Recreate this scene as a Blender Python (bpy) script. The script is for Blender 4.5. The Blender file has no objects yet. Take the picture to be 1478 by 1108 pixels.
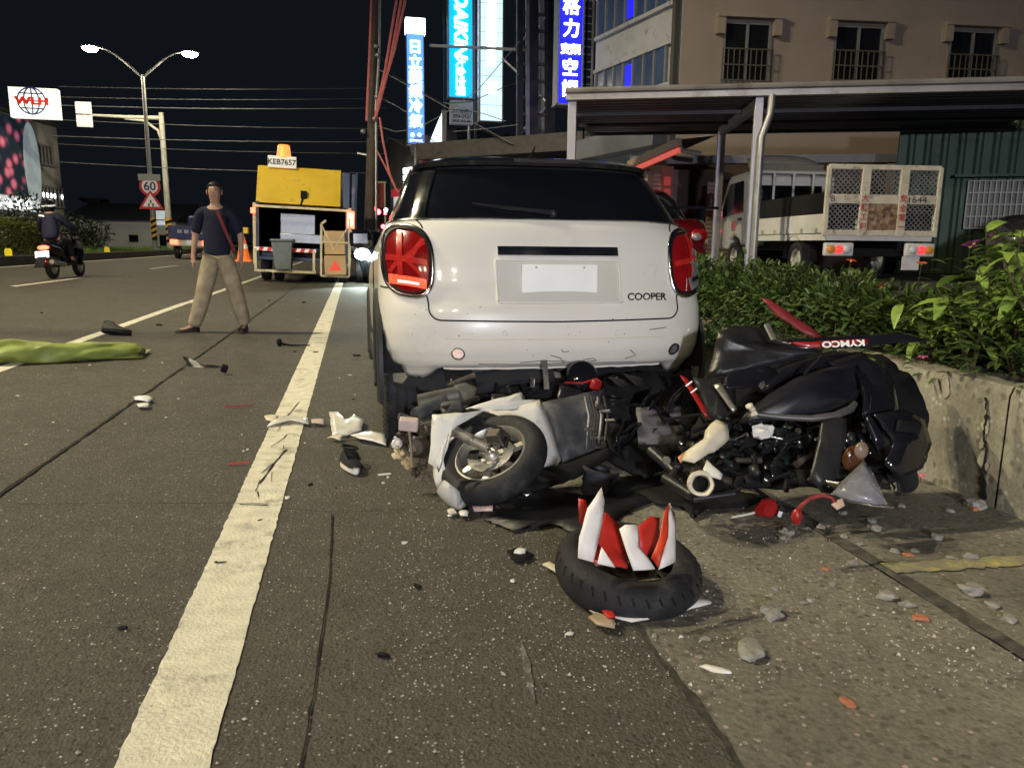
import bpy, bmesh, math, random
from mathutils import Vector, Matrix, Euler, noise
random.seed(11)
S = bpy.context.scene
COL = S.collection
V = Vector
R = math.radians

# ------------------------------------------------------------------ camera
FPX = 1096.0
PITCH = math.atan((554 - 353) / FPX)
YAW = math.atan((739 - 509) / FPX * math.cos(PITCH))
ROLL = R(0.6)
CAMH = 1.10
_f = V((math.sin(YAW) * math.cos(PITCH), math.cos(YAW) * math.cos(PITCH), -math.sin(PITCH)))
_r0 = V((math.cos(YAW), -math.sin(YAW), 0))
_r = _r0 * math.cos(ROLL) + _r0.cross(_f) * math.sin(ROLL)
_u = _r.cross(_f)
cam = bpy.data.cameras.new('camera')
cam.sensor_width = 36
cam.lens = FPX / 1478 * 36
cam.clip_start = 0.05
cam.clip_end = 3000
camo = bpy.data.objects.new('camera', cam)
COL.objects.link(camo)
m = Matrix((( _r.x, _u.x, -_f.x, 0), (_r.y, _u.y, -_f.y, 0), (_r.z, _u.z, -_f.z, CAMH), (0, 0, 0, 1)))
camo.matrix_world = m
S.camera = camo

# ------------------------------------------------------------------ night sky
w = bpy.data.worlds.new('World')
S.world = w
w.use_nodes = True
nt = w.node_tree
bg = nt.nodes['Background']
sky = nt.nodes.new('ShaderNodeTexSky')
sky.sky_type = 'NISHITA'
sky.sun_disc = False
sky.sun_elevation = R(-7)
sky.sun_rotation = R(250)
mixs = nt.nodes.new('ShaderNodeMix'); mixs.data_type = 'RGBA'; mixs.blend_type = 'ADD'
mixs.inputs[0].default_value = 1.0
mixs.inputs[7].default_value = (0.045, 0.060, 0.085, 1)
nt.links.new(sky.outputs[0], mixs.inputs[6])
nt.links.new(mixs.outputs[2], bg.inputs[0])
bg.inputs[1].default_value = 0.075

S.view_settings.view_transform = 'Standard'
S.view_settings.look = 'None'
S.view_settings.exposure = 0.5
S.view_settings.gamma = 1.0
S.cycles.use_denoising = True
S.cycles.max_bounces = 6
S.cycles.sample_clamp_indirect = 4.0
S.render.film_transparent = False

# cool fill light added behind the photographer, its source unseen
def lamp(name, kind, loc, power, colour, size=0.1, aim=None, spot=None, parent=None):
    d = bpy.data.lights.new(name, kind)
    d.energy = power
    d.color = colour
    if kind == 'AREA':
        d.size = size
    else:
        d.shadow_soft_size = size
    if kind == 'SPOT' and spot:
        d.spot_size = spot; d.spot_blend = 0.2
    o = bpy.data.objects.new(name, d)
    COL.objects.link(o)
    o.location = loc
    if aim is not None:
        o.rotation_euler = (V(aim) - V(loc)).to_track_quat('-Z', 'Y').to_euler()
    if parent: o.parent = parent
    return o
lamp('cool_fill_light', 'AREA', (-1.6, -14.0, 3.3), 1300, (0.90, 0.90, 1.0), 0.5, (2.2, 6.0, 0.6))

# ------------------------------------------------------------------ placing helpers
def ray(x, y):
    return _f + _r * ((x - 739) / FPX) + _u * ((554 - y) / FPX)
def gz(x):
    return 0.035 * min(max(0.0, -x - 0.3), 9.5)      # the road falls towards the gutter on the right
def G(x, y, z=None):
    d = ray(x, y); zz = 0.0 if z is None else z
    for i in range(30):
        p = V((0, 0, CAMH)) + d * ((zz - CAMH) / d.z)
        if z is None: zz = 0.5 * zz + 0.5 * gz(p.x)
    return p
def D(x, y, depth):
    return V((0, 0, CAMH)) + ray(x, y) * depth
def atX(x, y, X):
    d = ray(x, y); return V((0, 0, CAMH)) + d * (X / d.x)
def atY(x, y, Y):
    d = ray(x, y); return V((0, 0, CAMH)) + d * (Y / d.y)

# ------------------------------------------------------------------ mesh helpers
def frame(d):
    d = V(d).normalized()
    a = V((0, 0, 1)) if abs(d.z) < 0.95 else V((1, 0, 0))
    x = d.cross(a).normalized(); y = d.cross(x).normalized()
    return x, y
class MB:
    def __init__(s): s.v = []; s.f = []
    def add(s, vs, fs, M=None):
        b = len(s.v)
        s.v += [(M @ V(p)) if M is not None else V(p) for p in vs]
        s.f += [tuple(i + b for i in f) for f in fs]
        return s
    def box(s, c, d, M=None, rot=None):
        hx, hy, hz = d[0] / 2, d[1] / 2, d[2] / 2
        vs = [V((x * hx, y * hy, z * hz)) for x in (-1, 1) for y in (-1, 1) for z in (-1, 1)]
        if rot is not None:
            rm = Euler(rot).to_matrix(); vs = [rm @ p for p in vs]
        vs = [p + V(c) for p in vs]
        return s.add(vs, [(0, 1, 3, 2), (4, 6, 7, 5), (0, 4, 5, 1), (2, 3, 7, 6), (0, 2, 6, 4), (1, 5, 7, 3)], M)
    def bar(s, a, b, wd, hd, M=None, up=(0, 0, 1)):
        a, b = V(a), V(b); d = (b - a); L = d.length; d.normalize()
        upv = V(up)
        if abs(d.dot(upv)) > 0.95: upv = V((0, 1, 0)) if abs(d.y) < .9 else V((1, 0, 0))
        x = d.cross(upv).normalized(); z = x.cross(d)
        vs = []
        for q in (a, b):
            for sx, sz in ((-1, -1), (1, -1), (1, 1), (-1, 1)):
                vs.append(q + x * sx * wd / 2 + z * sz * hd / 2)
        return s.add(vs, [(0, 3, 2, 1), (4, 5, 6, 7), (0, 1, 5, 4), (1, 2, 6, 5), (2, 3, 7, 6), (3, 0, 4, 7)], M)
    def tube(s, pts, r, n=8, M=None, caps=True):
        pts = [V(p) for p in pts]; k = len(pts)
        rs = r if isinstance(r, (list, tuple)) else [r] * k
        vs = []; fs = []
        x, y = frame(pts[1] - pts[0])
        for i, p in enumerate(pts):
            d = (pts[min(i + 1, k - 1)] - pts[max(i - 1, 0)]).normalized()
            x = (x - d * x.dot(d)).normalized(); y = d.cross(x)
            for j in range(n):
                a = 2 * math.pi * j / n
                vs.append(p + (x * math.cos(a) + y * math.sin(a)) * rs[i])
        for i in range(k - 1):
            for j in range(n):
                fs.append((i * n + j, i * n + (j + 1) % n, (i + 1) * n + (j + 1) % n, (i + 1) * n + j))
        if caps:
            fs.append(tuple(range(n - 1, -1, -1))); fs.append(tuple((k - 1) * n + j for j in range(n)))
        return s.add(vs, fs, M)
    def cyl(s, a, b, r, r2=None, n=12, M=None, caps=True):
        return s.tube([a, b], [r, r if r2 is None else r2], n, M, caps)
    def lathe(s, prof, n=24, M=None, a0=0.0, a1=2 * math.pi, closed=False):
        vs = []; fs = []; full = abs(a1 - a0 - 2 * math.pi) < 1e-4
        cols = n if full else n + 1; k = len(prof)
        for j in range(cols):
            a = a0 + (a1 - a0) * j / n
            for (r, z) in prof: vs.append((r * math.cos(a), r * math.sin(a), z))
        for j in range(n):
            j2 = (j + 1) % cols
            for i in range(k if closed else k - 1):
                i2 = (i + 1) % k
                fs.append((j * k + i, j2 * k + i, j2 * k + i2, j * k + i2))
        return s.add(vs, fs, M)
    def ell(s, c, r, nu=12, nv=8, M=None):
        r = (r, r, r) if not isinstance(r, (tuple, list)) else r
        vs = [(c[0], c[1], c[2] - r[2])]; fs = []
        for i in range(1, nv):
            t = -math.pi / 2 + math.pi * i / nv
            for j in range(nu):
                a = 2 * math.pi * j / nu
                vs.append((c[0] + r[0] * math.cos(t) * math.cos(a), c[1] + r[1] * math.cos(t) * math.sin(a), c[2] + r[2] * math.sin(t)))
        vs.append((c[0], c[1], c[2] + r[2])); top = len(vs) - 1
        for j in range(nu):
            fs.append((0, 1 + (j + 1) % nu, 1 + j))
            fs.append((top, 1 + (nv - 2) * nu + j, 1 + (nv - 2) * nu + (j + 1) % nu))
        for i in range(nv - 2):
            for j in range(nu):
                a = 1 + i * nu; b = a + nu
                fs.append((a + j, a + (j + 1) % nu, b + (j + 1) % nu, b + j))
        return s.add(vs, fs, M)
    def prism(s, poly, t, M=None):                      # polygon in XY, thickness along Z
        n = len(poly)
        vs = [(p[0], p[1], 0) for p in poly] + [(p[0], p[1], t) for p in poly]
        fs = [tuple(range(n - 1, -1, -1)), tuple(range(n, 2 * n))]
        fs += [(i, (i + 1) % n, n + (i + 1) % n, n + i) for i in range(n)]
        return s.add(vs, fs, M)
    def grid(s, rows, t=0.0, M=None, closed=False):     # rows of points; t>0 gives it thickness
        rows = [[V(p) for p in r_] for r_ in rows]
        a, b = len(rows), len(rows[0])
        vs = [p for r_ in rows for p in r_]; fs = []
        for i in range(a - 1):
            for j in range(b if closed else b - 1):
                fs.append((i * b + j, i * b + (j + 1) % b, (i + 1) * b + (j + 1) % b, (i + 1) * b + j))
        if t:
            N = [V((0, 0, 0)) for _ in vs]
            for q in fs:
                nn = (vs[q[2]] - vs[q[0]]).cross(vs[q[3]] - vs[q[1]])
                for i in q: N[i] += nn
            o = len(vs)
            vs = vs + [p - (N[i].normalized() if N[i].length else V((0, 0, 1))) * t for i, p in enumerate(vs)]
            top = list(fs)
            fs = fs + [tuple(o + i for i in reversed(q)) for q in top]
            if not closed:
                edge = [i for i in range(b)] + [i * b + b - 1 for i in range(1, a)] + [(a - 1) * b + j for j in range(b - 2, -1, -1)] + [i * b for i in range(a - 2, 0, -1)]
                for i in range(len(edge)):
                    p, q = edge[i], edge[(i + 1) % len(edge)]
                    fs.append((q, p, o + p, o + q))
        return s.add(vs, fs, M)
    def build(s, name, mat=None, parent=None, smooth=40, bevel=0, sub=0, rec=True):
        me = bpy.data.meshes.new(name)
        me.from_pydata([tuple(p) for p in s.v], [], s.f)
        if rec:
            bm = bmesh.new(); bm.from_mesh(me); bmesh.ops.recalc_face_normals(bm, faces=bm.faces); bm.to_mesh(me); bm.free()
        me.update()
        if smooth:
            for p in me.polygons: p.use_smooth = True
            if smooth < 180: me.set_sharp_from_angle(angle=R(smooth))
        if mat is not None: me.materials.append(mat)
        o = bpy.data.objects.new(name, me); COL.objects.link(o)
        if parent is not None: o.parent = parent
        if bevel:
            md = o.modifiers.new('bevel', 'BEVEL'); md.width = bevel; md.segments = 2; md.limit_method = 'ANGLE'; md.angle_limit = R(40)
        if sub:
            md = o.modifiers.new('sub', 'SUBSURF'); md.levels = sub; md.render_levels = sub
        return o
def tag(o, label, cat=None, group=None, kind=None):
    o['label'] = label
    if cat: o['category'] = cat
    if group: o['group'] = group
    if kind: o['kind'] = kind
    return o
def thing(name, label, cat, loc=(0, 0, 0), rot=(0, 0, 0), group=None):
    o = bpy.data.objects.new(name, None); COL.objects.link(o)
    o.empty_display_size = 0.1
    o.location = loc; o.rotation_euler = rot
    return tag(o, label, cat, group)
def struct(o): o['kind'] = 'structure'; return o
def copy_tree(o, parent=None):
    c = o.copy(); COL.objects.link(c); c.parent = parent
    for ch in list(o.children): copy_tree(ch, c)
    return c
def text(name, body, size, mat, parent, loc, rot=(0, 0, 0), ext=0.004, bold=0.0, sx=1.0, M=None, vert=0, shear=0, fit=0):
    cu = bpy.data.curves.new(name, 'FONT')
    cu.body = body; cu.size = size; cu.extrude = ext; cu.offset = bold; cu.shear = shear
    cu.align_x = 'CENTER'; cu.align_y = 'CENTER'; cu.resolution_u = 3
    if vert: cu.space_line = vert
    cu.materials.append(mat)
    tmp = bpy.data.objects.new(name, cu); COL.objects.link(tmp)
    bpy.context.view_layer.update()
    me = bpy.data.meshes.new_from_object(tmp.evaluated_get(bpy.context.evaluated_depsgraph_get()))
    bpy.data.objects.remove(tmp); bpy.data.curves.remove(cu)
    if len(me.vertices):
        for ax in (0, 1):
            lo = min(v_.co[ax] for v_ in me.vertices); hi = max(v_.co[ax] for v_ in me.vertices)
            k_ = fit / (hi - lo) if fit and ax == 0 and hi > lo else 1.0
            for v_ in me.vertices: v_.co[ax] = (v_.co[ax] - (lo + hi) / 2) * k_
    me.name = name
    if not me.materials: me.materials.append(mat)
    o = bpy.data.objects.new(name, me); COL.objects.link(o); o.parent = parent
    if M is not None: o.matrix_basis = M
    else: o.location = loc; o.rotation_euler = rot
    o.scale.x *= sx
    return o
def rnd(a, b): return random.uniform(a, b)

# ------------------------------------------------------------------ materials
MATS = {}
def mat(name, c, rough=0.6, metal=0.0, var=0.12, scale=6.0, bump=0.0, bscale=60.0, emit=0.0, ecol=None, coat=0.0, dirt=None, dirt_amt=0.0, dscale=3.0, alpha=1.0, trans=0.0, spec=0.5, rvar=0.1, ior=1.45, detail=6.0):
    if name in MATS: return MATS[name]
    m_ = bpy.data.materials.new(name); m_.use_nodes = True
    t = m_.node_tree; n = t.nodes; L = t.links
    b = n['Principled BSDF']
    tc = n.new('ShaderNodeTexCoord')
    no = n.new('ShaderNodeTexNoise'); no.inputs['Scale'].default_value = scale; no.inputs['Detail'].default_value = detail
    L.new(tc.outputs['Object'], no.inputs['Vector'])
    rp = n.new('ShaderNodeMapRange'); rp.inputs[1].default_value = 0.3; rp.inputs[2].default_value = 0.7
    rp.inputs[3].default_value = 1 - var; rp.inputs[4].default_value = 1 + var
    L.new(no.outputs['Fac'], rp.inputs[0])
    mx = n.new('ShaderNodeMix'); mx.data_type = 'RGBA'; mx.blend_type = 'MULTIPLY'; mx.inputs[0].default_value = 1.0
    mx.inputs[6].default_value = (*c, 1)
    L.new(rp.outputs[0], mx.inputs[7])
    out = mx.outputs[2]
    if dirt is not None:
        n2 = n.new('ShaderNodeTexNoise'); n2.inputs['Scale'].default_value = dscale; n2.inputs['Detail'].default_value = 8; n2.inputs['Roughness'].default_value = 0.7
        L.new(tc.outputs['Object'], n2.inputs['Vector'])
        r2 = n.new('ShaderNodeMapRange'); r2.inputs[1].default_value = 0.66 - 0.3 * dirt_amt; r2.inputs[2].default_value = 0.80 - 0.25 * dirt_amt
        r2.inputs[4].default_value = 0.9
        L.new(n2.outputs['Fac'], r2.inputs[0])
        m2 = n.new('ShaderNodeMix'); m2.data_type = 'RGBA'
        L.new(r2.outputs[0], m2.inputs[0]); L.new(out, m2.inputs[6]); m2.inputs[7].default_value = (*dirt, 1)
        out = m2.outputs[2]
    L.new(out, b.inputs['Base Color'])
    rr = n.new('ShaderNodeMapRange'); rr.inputs[1].default_value = 0.3; rr.inputs[2].default_value = 0.7
    rr.inputs[3].default_value = max(0.02, rough - rvar * rough); rr.inputs[4].default_value = min(1, rough + rvar)
    L.new(no.outputs['Fac'], rr.inputs[0]); L.new(rr.outputs[0], b.inputs['Roughness'])
    b.inputs['Metallic'].default_value = metal
    b.inputs['Specular IOR Level'].default_value = spec
    b.inputs['Coat Weight'].default_value = coat; b.inputs['Coat Roughness'].default_value = 0.06
    b.inputs['IOR'].default_value = ior
    if trans: b.inputs['Transmission Weight'].default_value = trans
    if alpha < 1: b.inputs['Alpha'].default_value = alpha
    if emit:
        b.inputs['Emission Color'].default_value = (*(ecol or c), 1); b.inputs['Emission Strength'].default_value = emit
    if bump:
        n3 = n.new('ShaderNodeTexNoise'); n3.inputs['Scale'].default_value = bscale; n3.inputs['Detail'].default_value = 4
        L.new(tc.outputs['Object'], n3.inputs['Vector'])
        bp = n.new('ShaderNodeBump'); bp.inputs['Strength'].default_value = bump; bp.inputs['Distance'].default_value = 0.01
        L.new(n3.outputs['Fac'], bp.inputs['Height']); L.new(bp.outputs[0], b.inputs['Normal'])
    MATS[name] = m_
    return m_
def ground_mat(name, base, light, speck, patch=0.25, speck_scale=130.0, speck_cut=0.2, rough=0.85, bump=0.6, stain=(0.03, 0.03, 0.03), stain_amt=0.3, broad=0.45):
    m_ = bpy.data.materials.new(name); m_.use_nodes = True
    t = m_.node_tree; n = t.nodes; L = t.links; b = n['Principled BSDF']
    tc = n.new('ShaderNodeTexCoord'); co = tc.outputs['Object']
    def noise_(sc, det=6, ro=0.6):
        q = n.new('ShaderNodeTexNoise'); q.inputs['Scale'].default_value = sc; q.inputs['Detail'].default_value = det; q.inputs['Roughness'].default_value = ro
        L.new(co, q.inputs['Vector']); return q.outputs['Fac']
    def rng(src, a, b_, c=0.0, d=1.0):
        q = n.new('ShaderNodeMapRange'); q.inputs[1].default_value = a; q.inputs[2].default_value = b_; q.inputs[3].default_value = c; q.inputs[4].default_value = d
        L.new(src, q.inputs[0]); return q.outputs[0]
    def mix(fac, a, b_, bl='MIX'):
        q = n.new('ShaderNodeMix'); q.data_type = 'RGBA'; q.blend_type = bl
        if isinstance(fac, float): q.inputs[0].default_value = fac
        else: L.new(fac, q.inputs[0])
        for i, x in ((6, a), (7, b_)):
            if isinstance(x, tuple): q.inputs[i].default_value = (*x, 1)
            else: L.new(x, q.inputs[i])
        return q.outputs[2]
    broadn = noise_(broad, 5, 0.65)
    fine = noise_(55, 5, 0.75)
    col = mix(rng(broadn, 0.35, 0.65), base, light)
    col = mix(rng(fine, 0.3, 0.7, 0.0, patch * 2), col, (base[0] * .35, base[1] * .35, base[2] * .35))
    vo = n.new('ShaderNodeTexVoronoi'); vo.inputs['Scale'].default_value = speck_scale; L.new(co, vo.inputs['Vector'])
    sepc = n.new('ShaderNodeSeparateColor'); L.new(vo.outputs['Color'], sepc.inputs[0])
    dist = rng(vo.outputs['Distance'], 0.22, 0.48, 1.0, 0.0)
    sel = rng(sepc.outputs[0], 1 - speck_cut, 1.03 - speck_cut, 0.0, 1.0)
    mul = n.new('ShaderNodeMath'); mul.operation = 'MULTIPLY'; L.new(dist, mul.inputs[0]); L.new(sel, mul.inputs[1])
    col = mix(mul.outputs[0], col, speck)
    vd = n.new('ShaderNodeTexVoronoi'); vd.inputs['Scale'].default_value = speck_scale * .62; L.new(co, vd.inputs['Vector'])
    sd_ = n.new('ShaderNodeSeparateColor'); L.new(vd.outputs['Color'], sd_.inputs[0])
    md_ = n.new('ShaderNodeMath'); md_.operation = 'MULTIPLY'; L.new(rng(vd.outputs['Distance'], 0.25, 0.5, 0.75, 0.0), md_.inputs[0]); L.new(rng(sd_.outputs[1], 0.62, 0.70), md_.inputs[1])
    col = mix(md_.outputs[0], col, (base[0] * .3, base[1] * .3, base[2] * .3))
    mid_ = noise_(7.0, 6, 0.7)
    col = mix(rng(mid_, 0.35, 0.68, 0.0, 0.55), col, (base[0] * .5, base[1] * .5, base[2] * .52))
    st = noise_(1.7, 8, 0.7)
    col = mix(rng(st, 0.60 - 0.1 * stain_amt, 0.78, 0.0, stain_amt), col, stain)
    L.new(col, b.inputs['Base Color'])
    b.inputs['Roughness'].default_value = rough
    L.new(rng(fine, 0.3, 0.7, rough - 0.25, min(1, rough + 0.1)), b.inputs['Roughness'])
    b.inputs['Specular IOR Level'].default_value = 0.4
    ad = n.new('ShaderNodeMath'); ad.operation = 'MULTIPLY_ADD'; ad.inputs[1].default_value = 0.6
    L.new(vo.outputs['Distance'], ad.inputs[0]); L.new(fine, ad.inputs[2])
    bp = n.new('ShaderNodeBump'); bp.inputs['Strength'].default_value = bump; bp.inputs['Distance'].default_value = 0.006
    L.new(ad.outputs[0], bp.inputs['Height']); L.new(bp.outputs[0], b.inputs['Normal'])
    return m_
M_asphalt = ground_mat('asphalt', (0.098, 0.089, 0.073), (0.132, 0.120, 0.098), (0.50, 0.47, 0.42), speck_scale=105, speck_cut=0.075, bump=1.0)
M_concrete = ground_mat('gutter_concrete', (0.22, 0.205, 0.165), (0.36, 0.34, 0.28), (0.55, 0.41, 0.38), speck_scale=60, speck_cut=0.09, patch=0.4, stain=(0.045, 0.043, 0.036), stain_amt=0.8, bump=0.7, broad=1.1)
M_wall = ground_mat('wall_concrete', (0.31, 0.29, 0.22), (0.45, 0.42, 0.33), (0.5, 0.49, 0.43), speck_scale=40, speck_cut=0.1, stain=(0.05, 0.052, 0.04), stain_amt=0.9, bump=0.6, broad=2.6)
M_lot = ground_mat('lot_concrete', (0.06, 0.058, 0.055), (0.09, 0.088, 0.08), (0.2, 0.2, 0.2), speck_scale=40)
M_paint = mat('road_paint', (0.72, 0.69, 0.57), 0.75, var=0.14, scale=14, bump=0.6, bscale=90, dirt=(0.2, 0.19, 0.15), dirt_amt=0.4, dscale=6.0)
M_yellow_paint = mat('worn_yellow_paint', (0.42, 0.37, 0.11), 0.85, var=0.3, scale=14, bump=0.3, dirt=(0.2, 0.19, 0.155), dirt_amt=1.0, dscale=13)
M_black = mat('black_plastic', (0.018, 0.018, 0.02), 0.32, spec=0.35, var=0.25, scale=9, bump=0.1, dirt=(0.035, 0.033, 0.03), dirt_amt=0.2, dscale=8)
M_blackmatt = mat('black_matt', (0.008, 0.008, 0.009), 0.75, spec=0.25, var=0.3, scale=9)
M_gloss = mat('black_gloss', (0.010, 0.010, 0.014), 0.07, var=0.2, scale=5, coat=0.3, dirt=(0.03, 0.03, 0.03), dirt_amt=0.1, dscale=6)
M_rubber = mat('tyre_rubber', (0.020, 0.020, 0.022), 0.65, spec=0.3, var=0.3, scale=14, bump=0.25, bscale=120, dirt=(0.075, 0.07, 0.062), dirt_amt=0.35, dscale=7)
M_steel = mat('scratched_steel', (0.42, 0.41, 0.38), 0.38, 0.9, var=0.25, scale=14, dirt=(0.07, 0.06, 0.05), dirt_amt=0.4, dscale=9)
M_alu = mat('cast_aluminium', (0.55, 0.53, 0.47), 0.42, 0.8, var=0.2, scale=10, dirt=(0.10, 0.08, 0.06), dirt_amt=0.35, dscale=12)
M_engine = mat('dirty_engine_metal', (0.085, 0.072, 0.058), 0.5, 0.5, var=0.4, scale=16, bump=0.3, dirt=(0.04, 0.035, 0.03), dirt_amt=0.6, dscale=14)
M_chrome = mat('chrome', (0.72, 0.72, 0.72), 0.12, 1.0, var=0.05)
M_white = mat('white_plastic', (0.70, 0.69, 0.64), 0.35, var=0.06, scale=5, coat=0.3, dirt=(0.30, 0.28, 0.23), dirt_amt=0.25, dscale=7)
M_cream = mat('cream_plastic', (0.68, 0.62, 0.48), 0.45, var=0.1, scale=8, dirt=(0.25, 0.2, 0.14), dirt_amt=0.3, dscale=9)
M_red = mat('red_plastic', (0.30, 0.012, 0.012), 0.35, var=0.2, coat=0.3, dirt=(0.1, 0.02, 0.02), dirt_amt=0.2)
M_galv = mat('galvanised_steel', (0.36, 0.36, 0.36), 0.45, 0.7, var=0.15, scale=5, dirt=(0.2, 0.19, 0.17), dirt_amt=0.3)
M_glass_dark = mat('dark_glass', (0.006, 0.007, 0.010), 0.06, var=0.05, coat=0.5, spec=0.6)
M_skin = mat('skin', (0.42, 0.25, 0.17), 0.55, var=0.08)
# ================================================================== SETTING
def sheet(name, xs, y0, y1, zf, mt, ny=1):
    mb = MB(); ys = [y0 + (y1 - y0) * i / ny for i in range(ny + 1)]
    mb.grid([[(x, y, zf(x)) for x in xs] for y in ys])
    o = mb.build(name, mt, None, smooth=0, rec=False)
    if o.data.polygons[0].normal.z < 0: o.data.flip_normals()
    return struct(o)
M_earth = mat('dark_earth', (0.05, 0.048, 0.04), 0.9, var=0.3, scale=1.5, bump=0.3, bscale=10)
sheet('ground', [-1500, -60, -9.8, -0.3, 1500], -60, 1800, lambda x: gz(x) - 0.06, M_earth)
road = sheet('road', [-9.9, -6, -3, -0.3, 0.8], -30, 500, gz, M_asphalt, 2)
apron = sheet('gutter_apron', [0.78, 1.75], -12, 40, lambda x: 0.004, M_concrete, 2)
apron2 = sheet('pavement', [1.80, 2.70], -12, 40, lambda x: 0.012, M_concrete, 2)
M_joint = mat('dirty_joint', (0.075, 0.07, 0.06), 0.95, var=0.6, scale=20, bump=0.6, bscale=80)
mb = MB(); mb.grid([[(1.752 + .012 * noise.noise(V((y * .2, 0, 0))), y * .05 - 2, 0.006), (1.803 + .014 * noise.noise(V((y * .17, 4, 0))), y * .05 - 2, 0.014)] for y in range(0, 500)])
o = struct(mb.build('gutter_joint', M_joint, None)); 
# ragged joint where the asphalt meets the concrete
mb = MB()
mb.grid([[(0.774 + .012 * noise.noise(V((y * .11, 1, 0))) + rnd(-.006, .004), y * .03 - 2, 0.0075), (0.790 + .014 * noise.noise(V((y * .08, 5, 0))) + rnd(-.004, .008), y * .03 - 2, 0.0075)] for y in range(0, 660)])
struct(mb.build('asphalt_edge', mat('asphalt_edge', (0.05, 0.046, 0.04), 0.95, var=0.5, scale=30, bump=0.7), None))

# painted lines, a little uneven at their edges
def stripe(name, x0, x1, y0, y1, mt, step=0.06, j=0.003):
    n = max(2, int((y1 - y0) / step)); n = min(n, 500)
    rows = [[(x0 + rnd(-j, j), y0 + (y1 - y0) * i / n, gz(x0) + 0.0045), (x1 + rnd(-j, j), y0 + (y1 - y0) * i / n, gz(x1) + 0.0045)] for i in range(n + 1)]
    o = MB().grid(rows).build(name, mt, road, smooth=0, rec=False)
    if o.data.polygons[0].normal.z < 0: o.data.flip_normals()
    return o
stripe('edge_line', -0.525, -0.33, 0.6, 14, M_paint, 0.03)
stripe('edge_line', -0.525, -0.33, 14, 120, M_paint, 0.5)
stripe('lane_line', -2.83, -2.71, 1, 13.5, M_paint, 0.06)
stripe('lane_line', -2.81, -2.69, 13.5, 120, M_paint, 0.5)
for k in range(-1, 9):
    stripe('lane_dash', -6.47, -6.34, 16.2 + k * 10.2, 19.9 + k * 10.2, M_paint, 0.2)
stripe('kerb_line', -9.72, -9.58, -10, 300, M_paint, 1)
# cracks
M_crack = mat('crack', (0.012, 0.011, 0.010), 1.0, var=0.3)
def crack(pts, wd, parent=road, dz=0.006):
    rows = []
    for i in range(len(pts) - 1):
        a, b = V((*pts[i], 0)), V((*pts[i + 1], 0)); n = max(2, int((b - a).length / 0.05))
        d = (b - a).normalized(); s_ = V((-d.y, d.x, 0))
        for k in range(n):
            p = a + (b - a) * k / n + s_ * rnd(-.3, .3) * min(wd, .014)
            h = wd * rnd(.25, 1.0) / 2
            rows.append([(p.x - s_.x * h, p.y - s_.y * h, gz(p.x) + dz), (p.x + s_.x * h, p.y + s_.y * h, gz(p.x) + dz)])
    o = MB().grid(rows).build('crack', M_crack, parent, smooth=0, rec=False)
    if o.data.polygons[0].normal.z < 0: o.data.flip_normals()
crack([(-1.50, 2.2), (-1.47, 5), (-1.44, 9), (-1.42, 16), (-1.42, 30)], 0.028)
crack([(-0.118, 3.06), (-0.11, 2.5), (-0.12, 2.0), (-0.135, 1.6), (-0.16, 1.2)], 0.008)
crack([(-1.6, 3.30), (-0.9, 3.27), (-0.33, 3.22)], 0.006)
crack([(-0.33, 3.16), (-0.1, 3.07), (0.3, 3.05), (0.55, 3.12)], 0.006)
for (x0, y0, x1, y1, w_) in ((-.47, 4.5, -.40, 5.4, .008), (-.45, 3.5, -.38, 4.15, .012), (-.5, 3.22, -.34, 3.19, .012), (-.47, 4.15, -.40, 4.5, .006), (-.50, 2.62, -.43, 2.61, .02)):
    crack([(x0, y0), ((x0 + x1) / 2 + rnd(-.03, .03), (y0 + y1) / 2), (x1, y1)], w_, dz=0.008)
for k in range(6):
    y = rnd(3.3, 5.2); x = rnd(-.48, -.4)
    crack([(x, y), (x + rnd(-.03, .06), y + rnd(.1, .25))], .006, dz=0.008)
# pale scrape on the asphalt and the worn yellow line of the pavement
def patch(name, pts, mt, parent, dz):
    o = MB().add([(x, y, gz(x) + dz) for x, y in pts], [tuple(range(len(pts)))]).build(name, mt, parent, smooth=0, rec=False)
    if o.data.polygons[0].normal.z < 0: o.data.flip_normals()
    return o
M_scrape = mat('pale_scrape', (0.24, 0.23, 0.21), 0.9, var=0.5, scale=40, dirt=(0.07, 0.066, 0.058), dirt_amt=1.0, dscale=25)
a, b = G(752, 925), G(772, 1015)
_sc = [(a.x + (b.x - a.x) * i / 14 + s2 * .013 * math.sin(math.pi * (i + .4) / 14.8) * rnd(.5, 1.1), a.y + (b.y - a.y) * i / 14) for s2, rg2 in ((-1, range(15)), (1, range(14, -1, -1))) for i in rg2]
patch('scrape_mark', _sc, M_scrape, road, 0.005)
a, b = G(1285, 828), G(1500, 812)
yl = []
for i in range(25):
    t = i / 24; yl.append((a.x + (b.x - a.x) * t, a.y - .035 + (b.y - a.y) * t + rnd(-.012, .012)))
for i in range(24, -1, -1):
    t = i / 24; yl.append((a.x + (b.x - a.x) * t, a.y + .045 + (b.y - a.y) * t + rnd(-.012, .012)))
o = MB().grid([[(yl[i][0], yl[i][1], .0165), (yl[49 - i][0], yl[49 - i][1], .0165)] for i in range(25)]).build('yellow_line', M_yellow_paint, apron2, smooth=0, rec=False)
if o.data.polygons[0].normal.z < 0: o.data.flip_normals()

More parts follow.
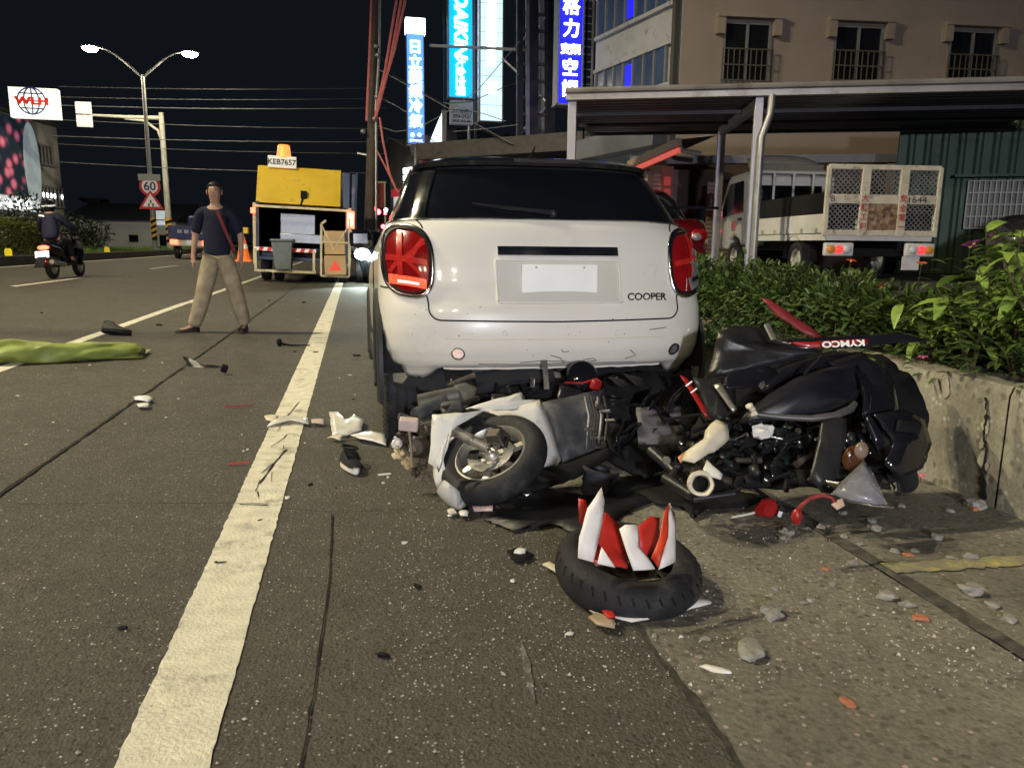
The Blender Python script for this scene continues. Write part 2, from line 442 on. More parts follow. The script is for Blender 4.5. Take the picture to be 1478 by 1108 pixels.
# ------------------------------------------------------------------ leaf helpers
def leaf_mesh(mb, p, d, n_, L, wd, bend=0.25):
    d = V(d).normalized(); n_ = V(n_); s_ = d.cross(n_)
    if s_.length < 1e-3: s_ = d.orthogonal()
    s_.normalize(); n_ = s_.cross(d).normalized()
    q0 = V(p); q1 = q0 + d * L * .35 + n_ * bend * L * .10; q2 = q0 + d * L * .7 + n_ * bend * L * .0; q3 = q0 + d * L * .97 - n_ * bend * L * .3
    f_ = n_ * wd * .18
    mb.add([q0, q1 + s_ * wd * .5 + f_, q1, q1 - s_ * wd * .5 + f_, q2 + s_ * wd * .42 + f_, q2, q2 - s_ * wd * .42 + f_, q3],
           [(0, 2, 1), (0, 3, 2), (1, 2, 5, 4), (2, 3, 6, 5), (4, 5, 7), (5, 6, 7)])
def sphdir():
    z = rnd(-1, 1); a = rnd(0, 6.2832); s_ = math.sqrt(1 - z * z)
    return V((s_ * math.cos(a), s_ * math.sin(a), z))
def leaf_mat(name, c, trans=0.25):
    m_ = mat(name, c, 0.45, var=0.45, scale=3.5, spec=0.4)
    b = m_.node_tree.nodes['Principled BSDF']
    b.inputs['Subsurface Weight'].default_value = 0.0
    return m_
M_leaf = leaf_mat('hedge_leaf', (0.070, 0.115, 0.026))
M_leaf2 = leaf_mat('bright_leaf', (0.22, 0.33, 0.06))
M_leaf3 = leaf_mat('median_leaf', (0.09, 0.11, 0.02))
M_stem = mat('stem', (0.07, 0.06, 0.03), 0.8, var=0.3)
def crown(c, r_, n, L, mt, parent, name='crown', lumps=7):
    mb = MB(); c = V(c)
    cen = [V((c.x + rnd(-.6, .6) * r_[0], c.y + rnd(-.6, .6) * r_[1], c.z + rnd(-.5, .6) * r_[2])) for _ in range(lumps)]
    for i in range(n):
        q = random.choice(cen); d = sphdir()
        p = q + V((d.x * r_[0], d.y * r_[1], d.z * r_[2])) * 0.55 * rnd(.55, 1.0)
        leaf_mesh(mb, p, d + sphdir() * .8, V((0, 0, 1)) + sphdir() * .6, L * rnd(.6, 1.3), L * rnd(.35, .55))
    o = mb.build(name, mt, parent, smooth=0, rec=False)
    return o
# ------------------------------------------------------------------ left side: median with kerb, grass, hedge
M_kerb = mat('dark_kerb', (0.055, 0.048, 0.045), 0.9, var=0.35, scale=2.5, bump=0.4, bscale=25)
kz = gz(-9.9)
mb = MB(); mb.box((-10.05, 120, kz + 0.12), (0.3, 300, 0.34))
k = mb.build('median_kerb', M_kerb, None, bevel=0.03); struct(k)
mb = MB(); mb.box((-11.4, 120, kz + 0.1), (2.4, 300, 0.36)); struct(mb.build('median_soil', M_earth, None))
M_grass = leaf_mat('grass', (0.10, 0.18, 0.03))
mb = MB()
for i in range(5000):
    y = 30 + 60 * random.random() ** 1.5; x = rnd(-12.4, -10.2)
    h = rnd(.08, .26); a = rnd(0, 6.28)
    mb.add([(x - .012, y, kz + .27), (x + .012, y, kz + .27), (x + math.cos(a) * .08, y + math.sin(a) * .08, kz + .28 + h)], [(0, 1, 2)])
tag(mb.build('median_grass', M_grass, None, smooth=0, rec=False), 'strip of bright green grass growing on the median', 'grass', kind='stuff')
# clipped hedge blocks at the left edge
for i, (y0, y1, h) in enumerate(((19.0, 23.2, 1.15), (23.3, 27.6, 1.1), (27.7, 30.2, 1.0))):
    t = thing('median_hedge', ['clipped yellow green hedge block on the median behind the scooter rider', 'clipped hedge block on the median in front of the billboard building', 'low clipped hedge end next to the median grass'][i], 'hedge', (-11.2, (y0 + y1) / 2, kz + .27))
    mb = MB()
    for k in range(2300):
        p = V((rnd(-.75, .75), rnd(-(y1 - y0) / 2, (y1 - y0) / 2), rnd(.05, h)))
        f_ = random.random()
        if f_ < .45: p.x = .75 + rnd(-.12, .06)
        elif f_ < .75: p.z = h + rnd(-.15, .05)
        leaf_mesh(mb, p, sphdir() + V((.5, 0, .5)), sphdir() + V((.5, 0, .5)), .11 * rnd(.7, 1.3), .055)
    mb.build('crown', M_leaf3, t, smooth=0, rec=False)
    mb = MB()
    for k in range(9): mb.cyl((rnd(-.3, .3), rnd(-1.6, 1.6), 0), (rnd(-.4, .4), rnd(-1.6, 1.6), h * .8), .02, .008, 5)
    mb.build('trunk', M_stem, t)
# rounded bush and taller bushes in front of the grey building
M_leafd = leaf_mat('dark_leaf', (0.028, 0.045, 0.018))
def bush(name, label, p, r_, n, L, mt, lumps=8):
    t = thing(name, label, 'bush', p)
    crown((0, 0, r_[2] * 1.0), r_, n, L, mt, t, lumps=lumps)
    mb = MB()
    for k in range(5): mb.tube([(0, 0, -.05), (rnd(-.2, .2) * r_[0], rnd(-.2, .2) * r_[1], r_[2] * .5), (rnd(-.6, .6) * r_[0], rnd(-.6, .6) * r_[1], r_[2] * 1.2)], [.05, .035, .012], 5)
    mb.build('trunk', M_stem, t)
    return t
p = atX(128, 372, -11.3); bush('round_bush', 'dark rounded bush on the median beside the grey low building', (p.x, p.y, kz + .25), (.95, .95, .85), 1500, .16, M_leafd)
p = atX(45, 345, -14.0); bush('dark_bush', 'dark leafy bush behind the clipped median hedge', (p.x, p.y, kz), (1.7, 1.7, 1.35), 1400, .2, M_leafd)
# yellow reflectors on the kerb
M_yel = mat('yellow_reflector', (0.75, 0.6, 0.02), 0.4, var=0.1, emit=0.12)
for i, px in enumerate((13, 155)):
    p = atX(px, 366 + (px == 13) * 5, -9.93)
    t = thing('kerb_reflector', ['yellow reflector on the kerb under the clipped hedge', 'yellow reflector on the kerb in front of the grass strip'][i], 'reflector', (p.x, p.y, kz + .24))
    MB().cyl((0, 0, 0), (0, 0, .1), .03, n=8).build('post', M_kerb, t)
    MB().prism([(-.1, 0), (.1, 0), (.1, .16), (.05, .22), (-.05, .22), (-.1, .16)], .03, Matrix.Translation((0, 0, .05)) @ Matrix.Rotation(R(90), 4, 'X')).build('plate', M_yel, t, bevel=.005)

# ------------------------------------------------------------------ street lamps on the median (12 m, double arm)
M_lamp = mat('lamp_glow', (1, .93, .75), 0.3, emit=160, ecol=(1.0, 0.93, 0.74))
M_post = mat('grey_lamp_post', (0.25, 0.25, 0.25), 0.5, 0.5, var=0.15, scale=4)
M_conduit = mat('pale_concrete_pole', (0.44, 0.43, 0.38), 0.75, var=0.12, scale=4, bump=0.15)
M_hazy = mat('hazard_yellow', (0.62, 0.36, 0.04), 0.5, var=0.15)
def stripes(t, r0, z0, z1, n, name='hazard_band'):
    mb = MB()
    mb.cyl((0, 0, z0), (0, 0, z1), r0 + .012, n=16); mb.build(name, M_blackmatt, t)
    for k in range(n):
        mb = MB(); rows = []
        zc = z0 + (z1 - z0) * (k + .2) / n; hh = (z1 - z0) / n * .5
        for j in range(17):
            a = math.pi * 2 * j / 16
            dz_ = .22 * abs(((j / 16 * 2) % 2) - 1)
            rows.append([(math.cos(a) * (r0 + .02), math.sin(a) * (r0 + .02), min(z1, zc + dz_)), (math.cos(a) * (r0 + .02), math.sin(a) * (r0 + .02), min(z1, zc + hh + dz_))])
        mb.grid(rows); mb.build('hazard_stripe', M_hazy, t)
def street_lamp(x, y, label, h=12.6, watt=0, spread=2.6, stripe_=True, power_in_view=True):
    t = thing('street_lamp', label, 'street lamp', (x, y, kz + .25), group='double armed street lamps on the median')
    H = h - kz - .25
    mb = MB(); mb.tube([(0, 0, 0), (0, 0, H * .5), (0, 0, H * .88)], [.13, .11, .09], 12); mb.build('pole', M_post, t)
    mb = MB(); mb.box((0, 0, .06), (.45, .45, .12)); mb.build('base_plate', M_post, t, bevel=.01)
    for s_ in (-1, 1):
        mb = MB()
        pts = []
        for i in range(9):
            q = i / 8; pts.append((s_ * spread * (q ** .9) * .86, 0, H * .87 + (H * .13) * math.sin(q * math.pi / 2)))
        mb.tube(pts, [.075 - .03 * i / 8 for i in range(9)], 8); arm = mb.build('arm', M_post, t)
        hx = s_ * spread
        mb = MB(); mb.ell((hx * 1.0, 0, H + .03), (.5, .2, .12), 14, 8); mb.build('lamp_head', M_post, t)
        mb = MB(); mb.ell((hx * 1.0, 0, H - .05), (.40, .22, .20), 12, 6); mb.build('lamp_glass', M_lamp, t)
        if watt:
            lamp('street_lamp_light', 'SPOT', (hx, 0, H - .22), watt, (1.0, 0.87, 0.56), .14, spot=R(168), parent=t)
    return t
pL = atX(224, 357, -10.6)
dep = (V((-10.6, pL.y, 0))).dot(V((_f.x, _f.y, 0)))
tl = street_lamp(-10.6, pL.y, 'tall double armed street lamp carrying the round 60 sign', D(205, 84, dep).z, 2600, 64 * dep / FPX)
street_lamp(-10.6, 9.0, 'double armed street lamp lighting the crash from the median', 12.6, 10000)
street_lamp(-10.6, -17, 'double armed street lamp standing behind the photographer', 12.6, 3600)
# signs on that post (they face the traffic, towards the camera)
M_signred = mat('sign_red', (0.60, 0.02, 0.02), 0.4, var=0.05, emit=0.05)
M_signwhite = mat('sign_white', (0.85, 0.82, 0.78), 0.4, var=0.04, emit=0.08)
M_signblack = mat('sign_black', (0.01, 0.01, 0.02), 0.5)
M_signback = mat('sign_back_grey', (0.36, 0.36, 0.36), 0.5, 0.4, var=0.1)
stripes(tl, .13, .55, 1.75, 4)
RX = Matrix.Rotation(R(90), 4, 'X')
dep = (V((-10.6, pL.y, 0)) - V((0, 0, 0))).dot(V((_f.x, _f.y, 0)))
def on_post(py): return D(218, py, dep).z
zs = on_post(270)
def sgn(name, label, z, loc=None):
    t = thing(name, label, 'sign', (-10.6 if loc is None else loc.x, (pL.y if loc is None else loc.y) - .19, z)); return t
t = sgn('speed_limit_sign', 'round red ringed speed limit sign reading 60 on the lamp post', zs)
MB().cyl((0, .03, 0), (0, 0, 0), .53, n=32).build('ring', M_signred, t)
MB().cyl((0, -.002, 0), (0, -.012, 0), .40, n=32).build('face', M_signwhite, t)
text('number', '60', .62, mat('sign_navy', (0.03, 0.03, 0.16), .5), t, (0, -.016, 0), (R(90), 0, 0), bold=.012)
z2 = on_post(292)
t = sgn('warning_sign', 'red triangular warning sign under the round 60 sign', z2)
def tri(s_, y_=0): return [(-s_, -s_ * .62), (s_, -s_ * .62), (0, s_ * 1.0)]
MB().prism(tri(.62), .03, RX).build('border', M_signred, t)
MB().prism(tri(.42), .012, Matrix.Translation((0, -.032, 0)) @ RX).build('face', M_signwhite, t)
for (x_, z_, r_) in ((-.10, -.14, .05), (.10, -.14, .05), (0, .04, .045)):
    mb = MB(); mb.cyl((x_, -.047, z_), (x_, -.055, z_), r_, n=12); mb.box((x_, -.05, z_ - .08), (.06, .01, .10)); mb.build('symbol', M_signblack, t)
z3 = on_post(258)
t = sgn('plate_sign', 'blank grey plate mounted above the round 60 sign', z3)
MB().box((0, 0, 0), (1.1, .03, .34)).build('plate', M_signback, t, bevel=.005)
MB().box((0, .05, 0), (.1, .08, .4)).build('bracket', M_post, t)
# gantry pole with an arm and the back of a sign box
pg = atX(246, 358, -10.9)
gd = V((pg.x, pg.y, 0)).dot(V((_f.x, _f.y, 0)))
t = thing('sign_gantry', 'pale cantilever sign pole with horizontal arm beside the street lamp', 'pole', (pg.x, pg.y, kz + .25))
topz = D(234, 168, gd).z - kz - .25
MB().cyl((0, 0, 0), (0, 0, topz), .18, .14, 16).build('post', M_conduit, t)
az = D(232, 178, gd).z - kz - .25; ax = D(148, 176, gd).x - pg.x
MB().tube([(0, 0, az + .1), (ax * .5, -.05, az + .08), (ax, -.1, az + .1)], [.13, .10, .07], 10).build('arm', M_conduit, t)
MB().tube([(0, 0, az - 1.4), (-.25, 0, az - .6), (-.9, 0, az - .1), (-2.0, 0, az + .0)], .075, 8).build('brace', M_conduit, t)
stripes(t, .18, .45, 1.9, 4)
mb = MB(); 
for s_ in (-1, 1): mb.box((ax - .3, -.2, az + .1 + s_ * .36), (.85, .08, .66))
mb.build('sign_box', M_signwhite, t, bevel=.02)
MB().box((ax - .3, -.12, az + .1), (.1, .06, 1.3)).build('sign_bracket', M_galv, t)
# ================================================================== LEFT AND CENTRE BACKGROUND
class Wall:                                            # a vertical plane through two ground points; local x along it, local y into the building, z up
    def __init__(s, pxa, da, pxb, db, z0=0.0):
        a = D(pxa, 353, da); b = D(pxb, 353, db)
        s.a = V((a.x, a.y, z0)); d = V((b.x - a.x, b.y - a.y, 0)); s.L = d.length; s.d = d.normalized()
        s.n = V((-s.d.y, s.d.x, 0)); s.rz = math.atan2(s.d.y, s.d.x); s.z0 = z0
    def at(s, px, py):
        d = ray(px, py); o = V((0, 0, CAMH)); t = (s.a - o).dot(s.n) / d.dot(s.n); p = o + d * t
        return ((p - s.a).dot(s.d), p.z - s.z0)
    def thing(s, name, label, cat, group=None): return thing(name, label, cat, s.a, (0, 0, s.rz), group)
    def rect(s, x0, y0, x1, y1):
        a = s.at(x0, y0); b = s.at(x1, y1); return min(a[0], b[0]), max(a[0], b[0]), min(a[1], b[1]), max(a[1], b[1])
def rbox(mb, r_, y0, y1): return mb.box(((r_[0] + r_[1]) / 2, (y0 + y1) / 2, (r_[2] + r_[3]) / 2), (r_[1] - r_[0], y1 - y0, r_[3] - r_[2]))

# --- billboard building
M_bld = mat('pale_render', (0.30, 0.29, 0.27), 0.85, var=0.15, scale=0.5, dirt=(0.12, 0.11, 0.10), dirt_amt=0.5, dscale=0.6)
M_bld_dark = mat('dark_render', (0.07, 0.065, 0.06), 0.9, var=0.25, scale=0.7)
M_winhole = mat('unlit_window', (0.008, 0.009, 0.012), 0.15, var=0.2)
M_frame = mat('window_frame', (0.20, 0.20, 0.20), 0.5, 0.3)
bw = Wall(-140, 36.5, 97, 51.5, kz)
t = bw.thing('billboard_building', 'three storey pale building with a large lit billboard on its front', 'building')
rt = bw.at(40, 172)[1]
MB().box((bw.L / 2, 4.0, rt / 2), (bw.L, 8, rt)).build('wall', M_bld, t)
MB().box((bw.L / 2, 4.0, rt + .12), (bw.L + .3, 8.3, .24)).build('roof', M_bld_dark, t)
for (x0, y0, x1, y1, n) in ((53, 208, 76, 240, 4), (56, 268, 91, 300, 6)):
    r_ = bw.rect(x0, y0, x1, y1)
    wn = rbox(MB(), r_, -.02, .3).build('window', M_winhole, t)
    f_ = MB(); wd = r_[1] - r_[0]
    for k in range(n + 1): f_.box((r_[0] + wd * k / n, -.05, (r_[2] + r_[3]) / 2), (.12, .08, r_[3] - r_[2]))
    for z_ in (r_[2], r_[3]): f_.box(((r_[0] + r_[1]) / 2, -.06, z_), (wd + .2, .1, .12))
    f_.build('frame', M_frame, wn)
    M_sp = mat('small_white_light', (1, 1, .95), .4, emit=6)
    if n == 6:
        for k in (0, 1, 2, 3, 5): MB().ell((r_[0] + wd * (k + .5) / n, -.12, r_[3] - .55), (.07, .05, .16), 8, 6).build('lamp', M_sp, t)
M_bb = bpy.data.materials.new('billboard_print'); M_bb.use_nodes = True
_t = M_bb.node_tree; _n = _t.nodes; _l = _t.links; _b = _n['Principled BSDF']
tc = _n.new('ShaderNodeTexCoord'); vo = _n.new('ShaderNodeTexVoronoi'); vo.inputs['Scale'].default_value = 1.25; _l.new(tc.outputs['Object'], vo.inputs['Vector'])
cr = _n.new('ShaderNodeValToRGB'); cr.color_ramp.elements[0].position = 0.18; cr.color_ramp.elements[0].color = (0.55, 0.16, 0.24, 1)
cr.color_ramp.elements[1].position = 0.62; cr.color_ramp.elements[1].color = (0.012, 0.02, 0.03, 1)
e_ = cr.color_ramp.elements.new(0.36); e_.color = (0.30, 0.05, 0.09, 1); e_ = cr.color_ramp.elements.new(0.48); e_.color = (0.02, 0.03, 0.05, 1)
_l.new(vo.outputs['Distance'], cr.inputs[0]); _l.new(cr.outputs[0], _b.inputs['Base Color']); _l.new(cr.outputs[0], _b.inputs['Emission Color']); _b.inputs['Emission Strength'].default_value = 0.35
r_ = bw.rect(-60, 168, 46, 285); r_ = (r_[0], bw.at(47, 300)[0], bw.at(10, 283)[1], rt - .1)
t2 = bw.thing('billboard', 'dark printed billboard with pink blossoms on the pale building front', 'billboard')
rbox(MB(), r_, -.35, -.1).build('frame', M_frame, t2)
rbox(MB(), (r_[0] + .1, r_[1] - .1, r_[2] + .1, r_[3] - .1), -.39, -.352).build('print', M_bb, t2)
M_pale = mat('billboard_pale_print', (0.35, 0.42, 0.46), .6, var=.3, scale=1.0, emit=.25)
pc = bw.at(37, 240); mb = MB()
mb.ell((pc[0], -.41, pc[1]), (.9, .02, 2.6), 20, 12); mb.build('pale_figure', M_pale, t2)
M_lit = mat('lit_white_panel', (1, 1, 1), .5, emit=2.2, ecol=(0.86, 0.95, 1.0))
M_dimlit = mat('dim_lit_panel', (.5, .5, .5), .5, var=.3, scale=1.5, emit=.35, ecol=(0.75, 0.82, 0.85))
t3 = bw.thing('shopfront_sign', 'glowing white lit lettering band under the blossom billboard', 'sign')
r2 = (bw.at(-60, 300)[0], bw.at(46, 300)[0], bw.at(20, 304)[1], bw.at(20, 284)[1])
rbox(MB(), r2, -.5, -.1).build('box', M_dimlit, t3)
x_ = r2[0] + .3
while x_ < r2[1] - .9:
    mb = MB(); wd = .75
    for k in range(4):
        if random.random() < .8: mb.box((x_ + wd / 2 + rnd(-.05, .05), -.52, r2[2] + (r2[3] - r2[2]) * (.22 + .19 * k)), (wd * rnd(.6, 1), .05, .09))
    mb.box((x_ + wd * rnd(.2, .8), -.52, (r2[2] + r2[3]) / 2), (.1, .05, (r2[3] - r2[2]) * .62)); mb.build('letter', M_lit, t3)
    x_ += 1.0
# --- rooftop sign
sw = Wall(11, 44.0, 86, 44.6, kz)
t = sw.thing('rooftop_sign', 'cream lit rooftop sign with red letters WLH over a globe', 'sign')
r_ = sw.rect(11, 125, 86, 172)
M_cr = mat('cream_lit', (.9, .88, .7), .5, var=.1, scale=.6, emit=.75, ecol=(1, .97, .78))
rbox(MB(), r_, 0, .5).build('box', M_cr, t)
c_ = ((r_[0] + r_[1]) / 2 - .1, (r_[2] + r_[3]) / 2 + .1)
M_globe = mat('globe_blue', (.04, .06, .25), .5, emit=.1)
mb = MB()
for q in range(5):
    pts = [(c_[0] + .72 * math.cos(a * math.pi / 14) * [1, .55, .05, -.55, -1][q], -.03, c_[1] + .72 * math.sin(a * math.pi / 14)) for a in range(-7, 8)]
    mb.tube(pts, .04, 5)
for q in (-.4, 0, .4): mb.tube([(c_[0] - math.sqrt(.52 - q * q), -.03, c_[1] + q), (c_[0] + math.sqrt(.52 - q * q), -.03, c_[1] + q)], .035, 5)
mb.build('globe', M_globe, t)
text('letters', 'WLH', .52, mat('sign_letters_red', (.55, .02, .02), .5, emit=.25), t, (c_[0], -.08, c_[1]), (R(90), 0, 0), bold=.03, sx=1.45)
mb = MB()
for k in range(3): mb.cyl((r_[0] + .4 + k * 1.2, .25, rt - .5), (r_[0] + .4 + k * 1.2, .25, r_[2]), .05, n=6)
mb.build('support', M_frame, t)

# --- low grey building and dark volumes behind
gw = Wall(100, 62, 252, 62, kz)
t = gw.thing('low_grey_building', 'long low grey building with small dark windows beyond the median', 'building')
r_ = gw.rect(100, 317, 262, 360)
M_gb = mat('grey_blue_wall', (0.46, 0.47, 0.48), .8, var=.1, scale=.5, dirt=(.3, .3, .3), dirt_amt=.3)
MB().box((4.4, 4, r_[3] / 2), (8.8, 8, r_[3])).build('wall', M_gb, t)
mb = MB(); mb.add([(-.3, -.4, r_[3]), (9.1, -.4, r_[3]), (9.1, 8.4, r_[3]), (-.3, 8.4, r_[3]), (-.3, 4, r_[3] + 1.5), (9.1, 4, r_[3] + 1.5)], [(0, 1, 5, 4), (2, 3, 4, 5), (0, 4, 3), (1, 2, 5), (0, 3, 2, 1)])
mb.build('roof', mat('dark_sheet_roof', (.05, .055, .06), .5, .3, var=.2), t)
for (x0, x1) in ((132, 141), (186, 200), (230, 241)):
    q = gw.rect(x0, 339, x1, 349 + (x0 == 230) * 8)
    wn = rbox(MB(), q, -.02, .2).build('window', M_winhole, t)
    f_ = MB()
    for z_ in (q[2], q[3]): f_.box(((q[0] + q[1]) / 2, -.04, z_), (q[1] - q[0] + .1, .06, .06))
    f_.build('frame', M_frame, wn)
q = gw.rect(226, 304, 242, 325); rbox(MB(), q, -.15, -.05).build('signboard', M_dimlit, t)
dw = Wall(122, 75, 240, 78, 0)
t = dw.thing('dark_block_building', 'dark concrete block building behind the low grey one', 'building')
q = dw.rect(125, 288, 150, 360); rbox(MB(), (q[0], q[1], 0, q[3]), 0, 6).build('wall', M_bld_dark, t)
q = dw.rect(150, 298, 232, 360); rbox(MB(), (q[0], q[1], 0, q[3]), .5, 7).build('annex_wall', M_bld_dark, t)
MB().box((1.0, 3, dw.rect(125, 288, 150, 360)[3] + .1), (2.4, 6.4, .2)).build('roof', M_bld_dark, t)

# --- blue truck driving away, seen past the walker
def wheel(name, parent, c, r_, wd, axis='X', rim=True, mt=None):
    Mx = Matrix.Translation(c) @ (Matrix.Rotation(R(90), 4, 'Y') if axis == 'X' else Matrix.Identity(4))
    ri = r_ * .6
    prof = [(ri, -wd * .40), (r_ * .80, -wd * .5), (r_ * .95, -wd * .46), (r_, -wd * .34), (r_, wd * .34), (r_ * .95, wd * .46), (r_ * .80, wd * .5), (ri, wd * .40)]
    o = MB().lathe(prof, 28, Mx, closed=True).build(name, mt or M_rubber, parent)
    if rim:
        mb = MB(); mb.lathe([(ri, -wd * .4), (ri * .96, -wd * .2), (ri * .96, wd * .2), (ri, wd * .4)], 24, Mx)
        mb.lathe([(.0, wd * .22), (ri * .3, wd * .22), (ri * .96, wd * .1), (ri * .96, -wd * .1), (ri * .3, -wd * .22), (0, -wd * .22)], 20, Mx)
        mb.build('rim', M_alu, o)
    return o
M_blue = mat('truck_blue', (0.02, 0.03, 0.16), .4, var=.15, dirt=(.1, .1, .12), dirt_amt=.3)
M_tail = mat('tail_light_lit', (.6, .02, .01), .3, emit=5.0, ecol=(1.0, .09, .04))
M_tailoff = mat('tail_light_unlit', (.30, .008, .008), .15, var=.1, coat=.6)
M_amberlit = mat('amber_light_lit', (.9, .4, .05), .3, emit=6.0, ecol=(1.0, .62, .22))
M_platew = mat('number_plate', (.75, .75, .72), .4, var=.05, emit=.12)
pt = G(270, 371); pt = V((-7.7, 38.5, gz(-7.7)))
t = thing('blue_truck', 'small blue flatbed truck driving away past the lamp post', 'truck', pt, (0, R(2), R(-2)))
MB().box((0, 2.2, .95), (1.9, 3.2, .12)).build('bed', M_blue, t, bevel=.01)
MB().box((0, .6, 1.23), (1.95, .06, .62)).build('tailgate', M_blue, t, bevel=.01)
for s_ in (-1, 1): MB().box((s_ * .95, 2.2, 1.2), (.05, 3.2, .5)).build('side_board', M_blue, t, bevel=.01)
mb = MB()
for k in range(4): mb.box((-.45 + k * .3, .565, 1.28), (.2, .012, .16))
mb.build('lettering', mat('pale_lettering', (.4, .42, .5), .6), t)
MB().box((0, 4.6, 1.35), (1.7, 1.5, 1.5)).build('cab', M_blue, t, bevel=.12)
MB().box((0, 3.83, 1.65), (1.3, .03, .55)).build('cab_window', M_glass_dark, t)
MB().box((0, .7, .74), (1.85, .18, .28)).build('bumper', mat('bumper_white', (.6, .6, .58), .5), t, bevel=.02)
for s_ in (-1, 1): MB().box((s_ * .72, .58, .78), (.34, .05, .22)).build('tail_light', M_tail, t, bevel=.02)
MB().box((.1, .58, .78), (.5, .03, .22)).build('number_plate', M_platew, t)
for s_ in (-1, 1):
    wheel('wheel', t, (s_ * .75, 1.4, .34), .34, .24); wheel('wheel', t, (s_ * .75, 4.6, .34), .34, .2)

# --- garbage truck
gp = G(437, 408); gx = -1.36
GT = thing('garbage_truck', 'yellow garbage truck with open loading hopper stopped in the lane', 'garbage truck', (gx, 20.6, gz(gx) + .005), (0, R(2.2), 0))
M_gy = mat('truck_yellow', (.62, .42, .03), .45, var=.12, scale=2, dirt=(.2, .15, .05), dirt_amt=.3, dscale=2)
M_gc = mat('cream_frame_steel', (.62, .55, .36), .5, var=.15, scale=4, dirt=(.2, .16, .1), dirt_amt=.4)
M_navy = mat('hopper_dark_steel', (.035, .045, .07), .35, .5, var=.3, scale=2, dirt=(.1, .1, .11), dirt_amt=.4)
MB().box((0, 3.2, 1.9), (2.35, 4.6, 2.1)).build('body', M_navy, GT, bevel=.05)
mb = MB(); mb.add([(-1.17, .35, 2.02), (.96, .35, 2.02), (.96, .9, 3.0), (-1.17, .9, 3.0), (-1.17, .55, 2.0), (.96, .55, 2.0), (.96, 1.1, 2.95), (-1.17, 1.1, 2.95)],
    [(0, 1, 2, 3), (7, 6, 5, 4), (0, 4, 5, 1), (3, 2, 6, 7), (1, 5, 6, 2), (0, 3, 7, 4)]); mb.build('hopper_lid', M_gy, GT, bevel=.02)
MB().box((1.1, .75, 2.45), (.22, .5, .95)).build('lid_side', M_navy, GT, bevel=.03)
mb = MB(); mb.box((.02, .45, 2.28), (.16, .06, .2)); mb.tube([(0, .42, 2.22), (-.06, .34, 1.95)], .025, 6); mb.build('lid_latch', M_blackmatt, GT)
mb = MB(); 
for s_ in (-1, 1): mb.box((s_ * 1.13, .6, 1.3), (.08, .6, 1.5))
mb.box((0, .95, 1.3), (2.2, .1, 1.5)); mb.box((0, .6, .62), (2.2, .8, .08)); mb.build('hopper', M_navy, GT)
mb = MB(); mb.box((-.15, .8, 1.5), (.9, .12, .6)); mb.box((.1, .72, 1.15), (1.4, .2, .25)); mb.build('compactor_blade', mat('worn_steel', (.25, .27, .3), .35, .7, var=.3, scale=5), GT, bevel=.02)
MB().bar((-1.2, .28, 1.93), (1.2, .28, 1.93), .06, .06).build('cross_bar', M_gc, GT)
for s_ in (-1, 1): MB().bar((s_ * 1.2, .3, .45), (s_ * 1.2, .3, 2.0), .07, .07).build('upright', M_gc, GT)
mb = MB(); mb.bar((-1.15, .05, .30), (.35, .05, .30), .06, .06); mb.bar((-1.15, .05, .3), (-1.15, .05, .85), .06, .06); mb.bar((.3, .05, .3), (.3, .05, .85), .06, .06)
mb.bar((-1.15, .05, .3), (-1.15, .5, .3), .06, .06); mb.bar((.3, .05, .3), (.3, .5, .3), .06, .06); mb.build('rear_step_frame', M_gc, GT)
mb = MB(); mb.bar((-1.17, .05, .85), (.35, .05, .85), .05, .09); mb.build('striped_bar', M_signwhite, GT)
for k in range(7):
    x_ = -1.08 + k * .205
    MB().prism([(x_, .806), (x_ + .1, .806), (x_ + .14, .895), (x_ + .04, .895)], .006, Matrix.Translation((0, .02, 0)) @ RX).build('red_stripe', M_signred, GT)
mb = MB(); mb.bar((.48, .1, .22), (.48, .1, 1.55), .05, .05); mb.bar((1.2, .1, .22), (1.2, .1, 1.75), .05, .05); mb.bar((.48, .1, .22), (1.2, .1, .22), .05, .05); mb.bar((.48, .1, 1.1), (1.2, .1, 1.1), .04, .04)
mb.bar((.5, .1, 1.5), (.8, .1, .9), .03, .03); mb.bar((1.15, .1, 1.5), (.85, .1, 1.0), .03, .03); mb.bar((.48, .1, 1.55), (.6, .1, 1.65), .05, .05); mb.build('side_gate', M_gc, GT)
M_card = mat('cardboard', (.52, .36, .2), .8, var=.1, scale=3)
for s_, z_ in ((1, 1.78), (1, 1.62), (-1, 1.80)):
    MB().box((s_ * 1.22, .2, z_), (.12, .06, .14)).build('tail_light', M_amberlit if s_ > 0 else M_tail, GT, bevel=.02)
MB().box((1.22, .235, 1.70), (.2, .05, .44)).build('tail_light_housing', M_tail, GT, bevel=.02)
MB().bar((1.32, .5, 1.2), (1.36, .3, 2.9), .06, .06).build('side_rail', M_navy, GT)
MB().box((1.3, 1.6, 1.9), (.16, 2.0, 2.0)).build('side_panel', M_navy, GT, bevel=.02)
wheel('wheel', GT, (-1.02, 1.4, .42), .42, .24); wheel('wheel', GT, (-.68, 1.4, .42), .42, .24); wheel('wheel', GT, (1.02, 1.4, .42), .42, .24); wheel('wheel', GT, (.68, 1.4, .42), .42, .24)
for s_ in (-1, 1): wheel('wheel', GT, (s_ * .95, 6.2, .42), .42, .26)
MB().box((0, 6.4, 1.55), (2.2, 1.7, 2.0)).build('cab', M_gy, GT, bevel=.1)
MB().box((0, 3.4, .75), (1.2, 6, .25)).build('chassis', M_blackmatt, GT)
np_ = MB().box((-.55, .8, 3.10), (.72, .03, .3)).build('number_plate', M_platew, GT, bevel=.01)
text('plate_text', 'KEB7657', .19, M_signblack, np_, (-.55, .778, 3.10), (R(90), 0, 0), ext=.002, bold=.004)
